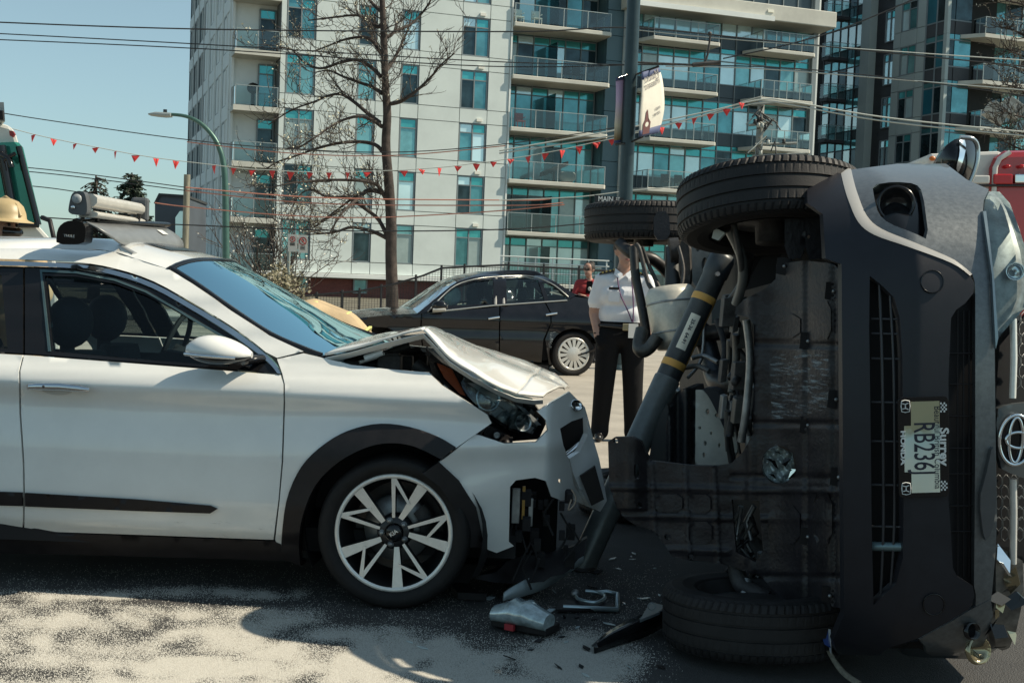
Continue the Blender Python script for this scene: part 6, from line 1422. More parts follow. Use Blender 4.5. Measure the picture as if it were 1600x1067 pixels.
def grow(p, d, L, r, depth):
    n = 5; pts = [p]; dd = d.normalized()
    for i in range(n):
        dd = (dd + V((rt.uniform(-.35, .35), rt.uniform(-.35, .35), rt.uniform(-.18, .32)))).normalized(); pts.append(pts[-1] + dd * (L / n))
    r = max(r, .009)
    twigs.tube(pts, [r * (1 - .5 * i / n) for i in range(n + 1)], 4 if depth else 3, cap=False, sm=False)
    if depth > 0:
        for i in range(1, n + 1):
            if rt.random() < .85:
                q = pts[i]; nd = (dd + V((rt.uniform(-1, 1), rt.uniform(-1, 1), rt.uniform(-.5, .9)))).normalized(); grow(q, nd, L * rt.uniform(.4, .7), r * .55, depth - 1)
    else:
        for i in range(2, n + 1):
            if rt.random() < BUDP(pts[i]): bud(pts[i], rt.uniform(.025, .06))
for li, l in enumerate(limbs):
    dep = DT + rt.uniform(-.4, .4); k = len(l); sgn = rt.choice((-1, 1))
    base = [at(x, y, DT + sgn * 2.2 * (i / (k - 1)) ** 1.2 * rt.uniform(.5, 1)) for i, (x, y) in enumerate(l)]
    base[0].y = DT
    pts = catmull(base, 4); n = len(pts); r0 = .058 if li < 14 else .06
    mb = MB(); mb.tube(pts, [r0 * (1 - .82 * i / (n - 1)) + .006 for i in range(n)], 7); mb.build('limb', M_bark, TR)
    for i in range(3, n):
        t = i / n
        for _ in range(1 if rt.random() < .75 else 0):
            d = (pts[min(i + 1, n - 1)] - pts[i - 1]).normalized(); nd = (d * .8 + V((rt.uniform(-.8, .8), rt.uniform(-.9, .9), rt.uniform(-.6, .9)))).normalized()
            grow(pts[i], nd, rt.uniform(.5, 1.3) * (.6 + .6 * t), .016 * (1.2 - .6 * t), 2 if rt.random() < .35 else 1)
for i in range(24, 45):
    p = catmull(tp3, 4)[i]; a = rt.uniform(0, 6.28); grow(p, V((math.cos(a), math.sin(a) * .8, .7)), rt.uniform(.8, 1.8), .02, 2)
o = twigs.build('twigs', M_twig, TR); o['kind'] = 'stuff'
o = buds.build('buds', M_bud, TR); o['kind'] = 'stuff'
# tree at the right edge
BUDP = lambda p: .4
T3 = thing('edge_tree', 'budding tree reaching in at the right edge above the floodlights', 'tree', (at(1640, 300, 28).x, 28, 0))
bx_ = at(1640, 300, 28).x; mb = MB(); mb.tube([V((bx_, 28, 0)), V((bx_ - .1, 28, 3)), at(1630, 60, 28), at(1620, -60, 28)], [.16, .13, .08, .03], 9); mb.build('trunk', M_bark, T3)
twigs = MB(); buds = MB(); rt = random.Random(29)
for y in (270, 240, 215, 190, 150, 120, 95, 60, 20, -10):
    p = at(1636, y + 20, 28); mb = MB(); q = [p, at(1615, y + rt.uniform(-4, 6), 28 + rt.uniform(-.3, .3)), at(1590 + rt.uniform(-12, 10), y - 12, 27.8), at(1570 + rt.uniform(-10, 14), y - 18, 27.8)]; mb.tube(catmull(q, 3), [.035 * (1 - .07 * i) for i in range(10)], 6); mb.build('limb', M_bark, T3)
    for c in catmull(q, 3)[2:]:
        for _ in range(3): grow(c, V((rt.uniform(-1, .4), rt.uniform(-.6, .6), rt.uniform(-.5, .8))), rt.uniform(.2, .5), .008, 1)
o = twigs.build('twigs', M_twig, T3); o['kind'] = 'stuff'
o = buds.build('buds', mat('grey_buds', (.20, .21, .18), .8, 0, .3, 3), T3); o['kind'] = 'stuff'
# conifers behind the ski rack
M_con = mat('conifer_needles', (.035, .055, .038), .8, 0, .4, 2); rc = random.Random(5)
def conifer(px, ytop, Y, h, w, dens_, label):
    c = at(px, ytop, Y); top = c.z; t = thing('conifer', label, 'tree', (c.x, Y, 0), 'conifers on the skyline')
    mb = MB(); mb.tube([V((c.x, Y, 0)), V((c.x, Y, top))], [.25, .03], 8); mb.build('trunk', M_bark, t)
    br = MB(); fo = MB(); z = top - .08
    while z > top - h:
        f = (top - z) / h; L = w * (.22 + .8 * f ** .6)
        for k in range(7):
            a = rc.uniform(0, 6.28); d = V((math.cos(a), math.sin(a), 0)); p0 = V((c.x, Y, z)); tip = p0 + d * L * rc.uniform(.6, 1.1) + V((0, 0, -.5 * L + .05))
            mid = p0.lerp(tip, .5) + V((0, 0, .10 * L)); br.tube([p0, mid, tip], [.03, .02, .008], 4, cap=False)
            for j in range(int(dens_ * L * 16)):
                u = rc.uniform(.2, 1); q = p0.lerp(mid, u * 2) if u < .5 else mid.lerp(tip, u * 2 - 1); s = rc.uniform(.10, .22)
                e1 = V((rc.uniform(-1, 1), rc.uniform(-1, 1), rc.uniform(-.9, .2))).normalized() * s; e2 = V((rc.uniform(-1, 1), rc.uniform(-1, 1), rc.uniform(-.5, .5))).normalized() * s * .35
                fo.add([q, q + e1 * .6 + e2, q + e1, q + e1 * .5 - e2], [(0, 1, 2, 3)])
        z -= rc.uniform(.13, .2)
    o = br.build('branches', M_twig, t); o['kind'] = 'stuff'; o = fo.build('crown', M_con, t); o['kind'] = 'stuff'
conifer(206, 270, 46, 3.0, 1.1, 5.0, 'dark conifer right of the ski carrier, against the sky')
conifer(150, 274, 46, 2.4, 1.3, .6, 'thin sparse conifer left behind the ski carrier')
# shrub under the parking signs
SH = thing('leafy_shrub', 'dense leafy shrub at foot of the parking sign', 'shrub', (at(440, 440, 25).x, 25, 0)); rs = random.Random(2); fo = MB(); st = MB()
c0 = at(438, 452, 25)
for i in range(1500):
    a = rs.uniform(0, 6.28); e = rs.uniform(-.2, 1.5); r = rs.random() ** .35; p = V((c0.x + math.cos(a) * math.cos(e) * .68 * r, 25 + math.sin(a) * math.cos(e) * .6 * r, .55 + math.sin(e) * .92 * r * (1 + .15 * math.sin(a * 3))))
    s = rs.uniform(.035, .075); u = V((rs.uniform(-1, 1), rs.uniform(-1, 1), rs.uniform(-.4, 1))).normalized() * s; v_ = u.orthogonal().normalized() * s * .55; fo.add([p, p + u * .5 + v_, p + u, p + u * .5 - v_], [(0, 1, 2, 3)])
for i in range(14):
    a = i * .45; st.tube([V((c0.x, 25, 0)), V((c0.x + math.cos(a) * .3, 25 + math.sin(a) * .3, .6)), V((c0.x + math.cos(a) * .55, 25 + math.sin(a) * .5, 1.1))], [.02, .014, .006], 4)
st.build('stems', M_twig, SH); o = fo.build('leaves', mat('shrub_leaf', (.085, .085, .045), .5, 0, .5, 6, col2=(.30, .27, .17)), SH); o['kind'] = 'stuff'
# flowering twigs by the sign
rt = random.Random(41); twigs = MB(); buds = MB(); FT = thing('flowering_bush', 'pale flowering bush with bare twigs left of the parking sign', 'bush', (at(436, 440, 30).x, 30, 0))
for i in range(16):
    grow(V((at(436, 440, 30).x + rt.uniform(-.15, .15), 30, .3)), V((rt.uniform(-.6, .6), rt.uniform(-.4, .4), 1.6)), rt.uniform(1.6, 2.4), .018, 2)
o = twigs.build('twigs', M_twig, FT); o = buds.build('blossom', mat('blossom_pale', (.70, .68, .60), .8), FT); o['kind'] = 'stuff'
# ---------------------------------------------------------------- fence and small building
M_fen = mat('fence_black', (.018, .018, .020), .5)
FN_ = thing('black_mesh_fence', 'black mesh fence with posts climbing behind the black sedan', 'fence', (at(640, 460, 33).x, 33, 0))
top = [(430, 466), (480, 462), (560, 455), (612, 445), (660, 431), (690, 419), (724, 417), (790, 414), (860, 418), (960, 424)]
fp_ = [at(x, y, 33) for x, y in top]
mb = MB(); mb.tube(fp_, .03, 6); mb.build('top_rail', M_fen, FN_)
for x, y in ((495, 461), (535, 458), (562, 455), (596, 449), (650, 434), (690, 419), (726, 417), (795, 414), (850, 417), (905, 420)):
    p = at(x, y - 2, 33); mb = MB(); mb.tube([V((p.x, 33, .1)), V((p.x, 33, p.z + .05))], .035, 6); mb.build('fence_post', M_fen, FN_)
ms = MB()
def ftop(X):
    for a, b in zip(fp_, fp_[1:]):
        if a.x <= X <= b.x: return a.z + (b.z - a.z) * (X - a.x) / (b.x - a.x)
    return fp_[-1].z
X = fp_[0].x
while X < fp_[-1].x: ms.box((X, 32.995, .15), (X + .008, 33.003, ftop(X))); X += .075
for k in range(26):
    z = .16 + k * .06
    ms.tube([V((p.x, 33, min(z, p.z))) for p in fp_], .004, 3, cap=False)
o = ms.build('mesh', M_fen, FN_); o['kind'] = 'stuff'
# white railing by the ground-floor terrace
WRL = thing('terrace_railing', 'pale metal railing along terrace right of the sedan roof', 'railing', (at(850, 420, 50).x, 50, 0))
for y0 in (400, 409, 424):
    mb = MB(); mb.tube([at(782, y0, 50), at(952, y0 + 8, 50)], .03, 6); mb.build('rail', M_cladw, WRL)
for x in (784, 810, 837, 864, 892, 920, 948):
    p = at(x, 400 + (x - 782) * .047, 50); mb = MB(); mb.tube([V((p.x, 50, 0)), p], .03, 6); mb.build('post', M_cladw, WRL)
SB = thing('small_dark_building', 'small dark gabled building between conifer and grey post', 'building', (at(265, 380, 58).x, 60, 0))
mb = MB(); mb.prism([at(x, y, 58) for x, y in ((242, 470), (242, 316), (249, 304), (292, 307), (292, 470))], V((-.6, 6, 0))); mb.build('wall', mat('slate_wall', (.06, .075, .095), .7, 0, .1, .5), SB, fixn=True)
mb = MB(); mb.prism([at(x, y, 57.9) for x, y in ((240, 318), (248, 302), (293, 305), (293, 309), (250, 306), (243, 319))], V((-.6, 6.2, 0))); mb.build('roof', mat('roof_dark', (.03, .035, .04), .8), SB, fixn=True)
mb = MB(); mb.prism([at(x, y, 57.6) for x, y in ((274, 372), (274, 340), (281, 330), (290, 330), (290, 372))], V((0, .3, 0))); mb.build('bay_window', GL[0], SB, fixn=True)
# low terrain of the far street so that the plots do not float
mb = MB(); mb.box((-60, 36.01, 0.004), (70, 68, .02)); struct(mb.build('verge', mat('dry_ground', (.13, .12, .09), .95, 0, .3, 1)))
# ---------------------------------------------------------------- debris on the road
import numpy as np
def G_(px, py, z=0.006): return gz(px, py, z)
# knocked-off lamp
LD = thing('broken_lamp_unit', 'clear broken headlamp unit lying on the road in front of the tyre', 'car lamp', G_(815, 980))
c = G_(815, 985); ux_ = (G_(858, 988) - G_(775, 972)); L = ux_.length; ux_.normalize(); uy_ = UZ.cross(ux_)
mb = MB(); rings = []
for i in range(9):
    t = i / 8; cx = c + ux_ * (L * (t - .5)); h = (.045 + .02 * math.sin(math.pi * t)) * (1 if i not in (3, 5) else 1.12); wd = .05 + .02 * math.sin(math.pi * t)
    rings.append([cx + uy_ * (wd * math.cos(a)) + UZ * (h * .9 + .012 + h * .75 * math.sin(a)) for a in [2 * math.pi * k / 14 for k in range(14)]])
mb.loft(rings); mb.build('lens', mat('cracked_lens', (.40, .48, .50), .12, .35, .3, 25, coat=.5), LD)
mb = MB(); mb.obox(c + UZ * .018 + uy_ * .03, ux_ * (L * .52), uy_ * .06, UZ * .016); mb.build('housing', M_plas, LD, bevel=.006)
mb = MB(); mb.obox(c + UZ * .02 - uy_ * .045 - ux_ * .03, ux_ * .02, uy_ * .008, UZ * .012); mb.build('red_tab', mat('tab_red', (.35, .03, .04), .4), LD)
# curved pale trim strip
mb = MB(); a = catmull([gz(787, 938, .03), gz(815, 932, .035), gz(850, 920, .05), gz(885, 898, .08), gz(912, 878, .13)], 5); b = [q + V((0, .012, hh)) for q, hh in zip(a, [.03 + .045 * math.sin(math.pi * min(1, i / 20 * 1.05)) for i in range(21)])]
mb.loft([a, b], closed=False); o = mb.build('torn_trim_strip', mat('trim_pale', (.36, .42, .44), .35, .2, .1, 8), None); o.modifiers.new('s', 'SOLIDIFY').thickness = .008; tag(o, 'pale curved bumper trim strip leaning beside the strut foot', 'car trim')
# bent metal frame with hook
FM = thing('bent_metal_frame', 'silver bent metal bracket frame lying between strut and tyre', 'bracket', G_(920, 945))
mb = MB(); P_ = [gz(x, y, .02) for x, y in ((880, 948), (964, 952), (965, 928), (948, 924), (925, 926))]; mb.tube(P_, .011, 6); mb.build('frame', mat('frame_zinc', (.45, .55, .58), .3, .7), FM)
mb = MB(); mb.tube(catmull([gz(x, y, .035) for x, y in ((900, 930), (905, 936), (930, 941), (945, 934), (938, 926), (915, 923))], 4), .008, 6); mb.build('hook', MATS['frame_zinc'], FM)
mb = MB(); mb.prism([gz(x, y, .012) for x, y in ((868, 955), (875, 940), (955, 945), (962, 953))], UZ * .01); mb.build('base_strip', M_plas, FM, fixn=True)
mb = MB(); mb.lathe(gz(899, 927, .03), V((0, -1, .3)), [(.02, 0), (.016, .012), (.001, .012)], 12); mb.build('washer', M_steel, FM)
# black shard
BS = thing('black_bumper_shard', 'long black bumper shard with grey tip lying beside the lower tyre', 'car part', G_(985, 990))
A = catmull([gz(925, 1010, .02), gz(955, 985, .05), gz(1000, 962, .075), gz(1040, 952, .10), gz(1056, 948, .11)], 4); B = catmull([gz(928, 1020, .004), gz(965, 1008, .005), gz(1005, 995, .006), gz(1040, 975, .008), gz(1055, 965, .01)], 4)
mb = MB(); mb.loft([A, [p.lerp(q, .5) + V((0, -.02, .02)) for p, q in zip(A, B)], B], closed=False); o = mb.build('shard', M_black, BS); o.modifiers.new('s', 'SOLIDIFY').thickness = .006
mb = MB(); mb.prism([gz(x, y, .085) for x, y in ((1000, 972), (1010, 955), (1018, 944), (1040, 950), (1030, 960))], V((0, .01, .008))); mb.build('grey_bracket', mat('bracket_grey', (.20, .23, .24), .4, .4), BS, fixn=True)
mb = MB(); mb.lathe(gz(1018, 947, .12), V((0, -1, .2)), [(.012, 0), (.016, .003), (.016, -.006), (.012, -.006)], 14); mb.build('eyelet', MATS['bracket_grey'], BS)
tag((lambda mb: (mb.prism([gz(x, y, .01) for x, y in ((705, 925), (720, 916), (738, 930), (760, 938), (715, 936))], UZ * .03), mb.build('liner_scrap', M_plas, None, fixn=True))[1])(MB()), 'black scrap of wheel liner right behind the alloy wheel', 'car part')
rd_ = random.Random(77)
spots = [(957, 873), (966, 889), (986, 870), (990, 865), (975, 943), (952, 975), (1000, 935), (640, 1003), (660, 1012), (885, 1003), (935, 868), (1008, 935), (988, 874), (1030, 930), (915, 1055)]
for i, (x, y) in enumerate(spots):
    p = G_(x, y, .004); s = rd_.uniform(.012, .045); a = rd_.uniform(0, 3); e1 = V((math.cos(a), math.sin(a), 0)) * s; e2 = V((-math.sin(a), math.cos(a), 0)) * s * .35
    mb = MB(); mb.prism([p - e1, p + e2 * .8, p + e1, p - e2], UZ * .004); o = mb.build('glass_shard', mat('pale_shard', (.55, .62, .62), .25, .2), None, fixn=True); tag(o, 'small pale splinter lying loose on the road between the two cars', 'splinter', 'loose splinters on the road')
for i in range(34):
    x, y = rd_.gauss(880, 90), rd_.uniform(875, 1045)
    if x < 735 or (x > 1040): continue
    p = G_(x, y, .004); s = rd_.uniform(.008, .03); a = rd_.uniform(0, 3); e1 = V((math.cos(a), math.sin(a), 0)) * s; e2 = V((-math.sin(a), math.cos(a), 0)) * s * rd_.uniform(.25, .7); up_ = UZ * rd_.uniform(.0, .012)
    mb = MB(); mb.prism([p - e1, p + e2 * .8 + up_, p + e1 + up_, p - e2], UZ * .004); o = mb.build('plastic_chip', [M_plas, M_black, MATS['trim_pale']][i % 3], None, fixn=True); tag(o, 'chip of broken car plastic lying on the road near the strut foot', 'plastic chip', 'plastic chips on the road')
# white absorbent granules
def dens_at(x, y):
    n = noise.noise(V((x * .006, y * .02, 1.3))) ; n2 = noise.noise(V((x * .022, y * .05, 7.1))); n3 = noise.noise(V((x * .004, y * .045, 4.4)))
    d = .02
    if y > 925:
        left = max(0, min(1, (540 - x) / 90)); yy = max(0, min(1, (y - (936 + .02 * x)) / 10))
        d = max(d, left * yy * (.54 + .5 * n + .5 * n2 + .6 * n3))
    if 910 < y < 948: d = max(d, (1 - abs(y - 928 - n * 6) / 13) * (.75 + .7 * n2) * max(0, min(1, (480 + 60 * n2 - x) / 70)))
    if y > 890: d = max(d, .05 + .08 * n2)
    # heap to the right of the shadow
    e = ((x - 690) / 250) ** 2 + ((y - 1045) / 55) ** 2
    if e < 1.6: d = max(d, (1.5 - e) * (.68 + .6 * n + .6 * n2))
    e = ((x - 560) / 150) ** 2 + ((y - 992) / 18) ** 2
    if e < 1.4: d = max(d, (1.2 - e) * (.6 + .5 * n2))
    e = ((x - 900) / 110) ** 2 + ((y - 1035) / 50) ** 2
    if e < 1.4: d = max(d, (1.4 - e) * (.8 + .4 * n2))
    hole = math.exp(-((x - 775) / 70) ** 2 - ((y - 990) / 14) ** 2); d *= 1 - .85 * hole
    hole = math.exp(-((x - 60) / 80) ** 2 - ((y - 1055) / 14) ** 2) + math.exp(-((x - 310) / 60) ** 2 - ((y - 1022) / 5) ** 2); d *= 1 - .7 * min(1, hole)
    if x > 1000: d *= max(.0, 1 - (x - 1000) / 70)
    return max(0, min(1, d))
# fine powder film under the grains
gx_, gy_ = 120, 34; vv, dv_ = [], []
for j in range(gy_ + 1):
    for i in range(gx_ + 1):
        x = -40 + 1120 * i / gx_; y = 890 + 205 * j / gy_; p = gz(x, y, .0022); vv.append(tuple(p)); dv_.append(dens_at(x, y))
me = bpy.data.meshes.new('absorbent_powder'); me.from_pydata(vv, [], [(j * (gx_ + 1) + i, j * (gx_ + 1) + i + 1, (j + 1) * (gx_ + 1) + i + 1, (j + 1) * (gx_ + 1) + i) for j in range(gy_) for i in range(gx_)])
at_ = me.attributes.new('cover', 'FLOAT', 'POINT'); at_.data.foreach_set('value', dv_)
pm = bpy.data.materials.new('powder_film'); pm.use_nodes = True; t = pm.node_tree; b = t.nodes['Principled BSDF']; b.inputs['Base Color'].default_value = (.46, .435, .385, 1); b.inputs['Roughness'].default_value = .95; b.inputs['Specular IOR Level'].default_value = .1
an = t.nodes.new('ShaderNodeAttribute'); an.attribute_name = 'cover'; tc = t.nodes.new('ShaderNodeTexCoord')
n1 = t.nodes.new('ShaderNodeTexNoise'); n1.inputs['Scale'].default_value = 170; n1.inputs['Detail'].default_value = 6; n1.inputs['Roughness'].default_value = .75; n2_ = t.nodes.new('ShaderNodeTexNoise'); n2_.inputs['Scale'].default_value = 9; n2_.inputs['Detail'].default_value = 6
for q in (n1, n2_): t.links.new(tc.outputs['Object'], q.inputs['Vector'])
def mth(op, a, bb, c=None):
    m_ = t.nodes.new('ShaderNodeMath'); m_.operation = op
    for k, v_ in enumerate((a, bb, c)):
        if v_ is None: continue
        if isinstance(v_, (int, float)): m_.inputs[k].default_value = v_
        else: t.links.new(v_, m_.inputs[k])
    return m_.outputs[0]
v1 = mth('MULTIPLY_ADD', n1.outputs['Fac'], 1.5, -.75); v2 = mth('MULTIPLY_ADD', n2_.outputs['Fac'], 1.1, -.55); v3 = mth('ADD', mth('ADD', v1, v2), an.outputs['Fac'])
mr = t.nodes.new('ShaderNodeMapRange'); mr.inputs[1].default_value = .30; mr.inputs[2].default_value = .80; mr.inputs[3].default_value = 0; mr.inputs[4].default_value = .88; t.links.new(v3, mr.inputs[0]); t.links.new(mr.outputs[0], b.inputs['Alpha'])
me.materials.append(pm); o = link('absorbent_powder', me); o['kind'] = 'stuff'; o['label'] = 'film of pale absorbent powder dusted over the asphalt'; o['category'] = 'powder'
rg = random.Random(9); pts = []
tries = 0
while len(pts) < 190000 and tries < 420000:
    tries += 1
    x = rg.uniform(-30, 1080); y = 880 + 215 * rg.random()
    if rg.random() < dens_at(x, y): 
        p = gz(x, y, 0.0); pts.append((p.x, p.y))
pts = np.array(pts); N = len(pts); rng = np.random.default_rng(3)
s = rng.uniform(.0010, .0026, N) * np.where(rng.random(N) < .06, 1.5, 1.0); a = rng.uniform(0, 6.28, N); vs_ = np.zeros((N, 4, 3))
for k in range(3):
    vs_[:, k, 0] = pts[:, 0] + s * np.cos(a + k * 2.094); vs_[:, k, 1] = pts[:, 1] + s * np.sin(a + k * 2.094); vs_[:, k, 2] = .002
vs_[:, 3, 0] = pts[:, 0]; vs_[:, 3, 1] = pts[:, 1]; vs_[:, 3, 2] = .002 + s * rng.uniform(.7, 1.4, N)
i0 = np.arange(N) * 4
fs_ = np.stack([np.stack([i0, i0 + 1, i0 + 3], 1), np.stack([i0 + 1, i0 + 2, i0 + 3], 1), np.stack([i0 + 2, i0, i0 + 3], 1)], 1).reshape(-1, 3)
me = bpy.data.meshes.new('absorbent_granules'); me.vertices.add(N * 4); me.vertices.foreach_set('co', vs_.reshape(-1)); me.loops.add(fs_.size); me.loops.foreach_set('vertex_index', fs_.reshape(-1)); me.polygons.add(len(fs_)); me.polygons.foreach_set('loop_start', np.arange(len(fs_)) * 3); me.update(calc_edges=True)
me.materials.append(mat('granule_white', (.50, .485, .44), .9)); o = link('absorbent_granules', me); o['kind'] = 'stuff'; o['label'] = 'white absorbent granules scattered over the dark road'; o['category'] = 'granules'
# ---------------------------------------------------------------- people
def figure(name, root, caps, mats, voxel=.014, smooth=6):
    """one continuous skin over tapered capsules; every face takes the material of its nearest capsule"""
    mb = MB()
    for p0, r0, p1, r1, mi in caps:
        p0, p1 = V(p0), V(p1); n = 4; d = (p1 - p0)
        mb.tube([p0.lerp(p1, i / n) for i in range(n + 1)], [r0 + (r1 - r0) * i / n for i in range(n + 1)], 14); mb.sphere(p0, r0, 14, 8); mb.sphere(p1, r1, 14, 8)
    me = bpy.data.meshes.new('tmp'); me.from_pydata([tuple(p) for p in mb.v], [], mb.f)
    o = bpy.data.objects.new('tmp', me); COL.objects.link(o); r = o.modifiers.new('r', 'REMESH'); r.mode = 'VOXEL'; r.voxel_size = voxel; r.use_smooth_shade = True
    s = o.modifiers.new('s', 'SMOOTH'); s.factor = .5; s.iterations = smooth
    dg = bpy.context.evaluated_depsgraph_get(); res = bpy.data.meshes.new_from_object(o.evaluated_get(dg)); bpy.data.objects.remove(o); bpy.data.meshes.remove(me)
    res.materials.clear()
    for m in mats: res.materials.append(m)
    cc_ = [(V(a), ra, V(b), rb_, mi) for a, ra, b, rb_, mi in caps]
    for f in res.polygons:
        c = f.center; best = 1e9; bi = 0
        for a, ra, b, rb_, mi in cc_:
            d = b - a; L2 = d.length_squared; t = max(0, min(1, (c - a).dot(d) / L2)) if L2 > 1e-9 else 0
            q = abs((c - (a + d * t)).length - (ra + (rb_ - ra) * t))
            if q < best: best = q; bi = mi
        f.material_index = bi; f.use_smooth = True
    res.name = name; return link(name, res, root)
M_skin = mat('skin', (.40, .23, .17), .5, 0, .06, 20); M_shirt = mat('white_shirt', (.70, .71, .74), .75, 0, .04, 12, .5, 9); M_trou = mat('black_trousers', (.005, .005, .006), .85, 0, .2, 20, .35, 12, spec=.2); M_shoe = mat('black_shoe', (.012, .011, .011), .3)
M_hair = mat('dark_hair', (.018, .013, .010), .7); M_tan = mat('turnout_tan', (.44, .33, .20), .85, 0, .18, 6, .5, 10); M_lime = mat('lime_tape', (.60, .62, .22), .6); M_yh = mat('helmet_yellow', (.42, .32, .17), .45, 0, .08, 8)
def head(root, body_caps, c, f, s=1.0, skin=1):
    """adds skull, jaw, nose, ears to the capsule list; f = facing direction"""
    f = V(f).normalized(); r_ = f.cross(UZ).normalized(); c = V(c)
    body_caps += [(c + UZ * .03*s - f * .012*s, .086*s, c + UZ * .045*s + f * .012*s, .084*s, skin), (c - UZ * .05*s + f * .025*s, .066*s, c - UZ * .085*s + f * .048*s, .040*s, skin), (c + f * .088*s - UZ * .0*s, .012*s, c + f * .104*s - UZ * .028*s, .016*s, skin)]
    for k in (-1, 1): body_caps.append((c + r_ * (.088*s*k) + UZ * .012*s, .017*s, c + r_ * (.086*s*k) - UZ * .025*s, .012*s, skin))
    return f, r_
def face(root, c, f, r_, s=1.0):
    for k in (-1, 1):
        mb = MB(); mb.sphere(c + f * .083*s + r_ * (.032*s*k) + UZ * .008*s, .013*s, 8, 6); mb.build('eye', M_hair, root)
        mb = MB(); mb.tube([c + f * .088*s + r_ * (.015*s*k) + UZ * .030*s, c + f * .080*s + r_ * (.052*s*k) + UZ * .032*s], .006*s, 5); mb.build('eyebrow', M_hair, root)
    mb = MB(); mb.tube([c + f * .086*s + r_ * (-.024*s) - UZ * .056*s, c + f * .094*s - UZ * .058*s, c + f * .086*s + r_ * (.024*s) - UZ * .056*s], .007*s, 6); mb.build('mouth', mat('lips', (.30, .11, .10), .5), root)
def hair(root, c, f, s=1.0, m=None):
    mb = MB(); mb.sphere(c + UZ * .045*s - f * .022*s, .102*s, 18, 12, sc=(1, 1, .95)); keep = [(fc, sm) for fc, sm in zip(mb.f, mb.sm) if (sum((mb.v[i] for i in fc), V()) / len(fc) - c).dot(UZ * .8 - f * .55) > .012*s]
    mb.f = [k[0] for k in keep]; mb.sm = [True] * len(mb.f); mb.mi = [0] * len(mb.f); mb.build('hair', m or M_hair, root)
def hand(caps, w_, d, side, skin, s=1.0):
    """palm and five curled fingers"""
    d = V(d).normalized(); side = V(side).normalized(); n = d.cross(side).normalized(); w_ = V(w_)
    caps.append((w_ + d * .02*s, .026*s, w_ + d * .075*s, .030*s, skin))
    for i, (o_, l) in enumerate(((-.027, .058), (-.009, .068), (.009, .063), (.026, .050))):
        b = w_ + d * .085*s + side * o_*s; k = b + d * l*.55*s + n * .010*s; caps.append((b, .0095*s, k, .0085*s, skin)); caps.append((k, .0085*s, k + d * l*.4*s + n * .022*s, .007*s, skin))
    b = w_ + d * .03*s - side * .028*s; caps.append((b, .011*s, b + d * .03*s - side * .025*s, .0095*s, skin)); caps.append((b + d * .03*s - side * .025*s, .0095*s, b + d * .055*s - side * .026*s + n * .012*s, .008*s, skin))
# man in the white uniform shirt
Yp = 10.95; MX = at(968, 560, Yp).x
PM1 = thing('person', 'person in white uniform shirt and black trousers, hand in pocket, beside raised wheel', 'person', (MX, Yp, 0))
b = V((MX, Yp, 0)); Q = lambda x, y, z: b + V((x, y, z))
caps = [(Q(-.095, 0, .93), .105, Q(.095, 0, .93), .105, 2), (Q(-.08, 0, 1.02), .100, Q(.08, 0, 1.02), .100, 2), (Q(-.085, 0, 1.12), .108, Q(.085, 0, 1.12), .108, 0), (Q(-.09, .0, 1.28), .112, Q(.09, 0, 1.28), .112, 0), (Q(-.11, .01, 1.40), .088, Q(.11, .01, 1.40), .088, 0), (Q(-.155, .01, 1.43), .058, Q(.155, .01, 1.43), .058, 0), (Q(0, .01, 1.46), .062, Q(.005, -.005, 1.545), .056, 1)]
for k in (-1, 1):
    caps += [(Q(.105 * k, 0, .93), .112, Q(.125 * k, -.01, .52), .092, 2), (Q(.125 * k, -.01, .52), .092, Q(.145 * k, .02, .14), .080, 2), (Q(.145 * k, .02, .14), .080, Q(.147 * k, .01, .085), .082, 2), (Q(.148 * k, .03, .042), .042, Q(.165 * k, -.13, .036), .036, 3)]
# near arm: sleeve, elbow out, hand into the trouser pocket
caps += [(Q(-.19, .0, 1.42), .060, Q(-.235, .02, 1.22), .066, 0), (Q(-.235, .02, 1.22), .046, Q(-.245, .03, 1.12), .042, 1), (Q(-.245, .03, 1.12), .041, Q(-.205, -.05, .93), .032, 1), (Q(-.205, -.05, .93), .036, Q(-.165, -.075, .86), .05, 2)]
caps += [(Q(.205, .0, 1.42), .066, Q(.262, .02, 1.22), .070, 0), (Q(.262, .02, 1.22), .050, Q(.275, .03, 1.12), .046, 1), (Q(.275, .03, 1.12), .045, Q(.25, -.08, .90), .032, 1)]
hand(caps, Q(.25, -.08, .90), V((-.05, -.2, -1)), V((0, -1, .2)), 1)
hc = Q(.01, -.01, 1.66); f, r_ = head(None, caps, hc, V((.25, -1, -.05)))
body = figure('body', PM1, caps, [M_shirt, M_skin, M_trou, M_shoe], .0125)
face(PM1, hc, f, r_); hair(PM1, hc, f)
mb = MB(); ring = [Q(.195 * math.cos(a), .125 * math.sin(a), 1.015 + .004 * math.sin(a * 2)) for a in [2 * math.pi * k / 28 for k in range(29)]]; mb.tube(ring, .02, 6, flat=1.0); blt = mb.build('belt', M_black, PM1)
mb = MB(); mb.obox(Q(.045, -.145, 1.015), V((.042, 0, 0)), V((0, .01, 0)), UZ * .03); mb.build('buckle', mat('buckle_gold', (.45, .38, .24), .35, .7), blt, bevel=.005)
mb = MB(); mb.tube(catmull([Q(-.06, -.085, 1.46), Q(-.03, -.135, 1.30), Q(.04, -.14, 1.16), Q(.085, -.135, 1.06)], 4), .006, 5); mb.tube(catmull([Q(.065, -.085, 1.46), Q(.08, -.135, 1.30), Q(.09, -.14, 1.16), Q(.09, -.135, 1.06)], 4), .006, 5); ln = mb.build('lanyard', mat('lanyard_purple', (.10, .03, .10), .6), PM1)
mb = MB(); mb.obox(Q(.095, -.155, .985), V((.042, .004, 0)), V((0, .003, 0)), UZ * .062); mb.build('pass_card', mat('card_white', (.68, .67, .64), .4), ln)
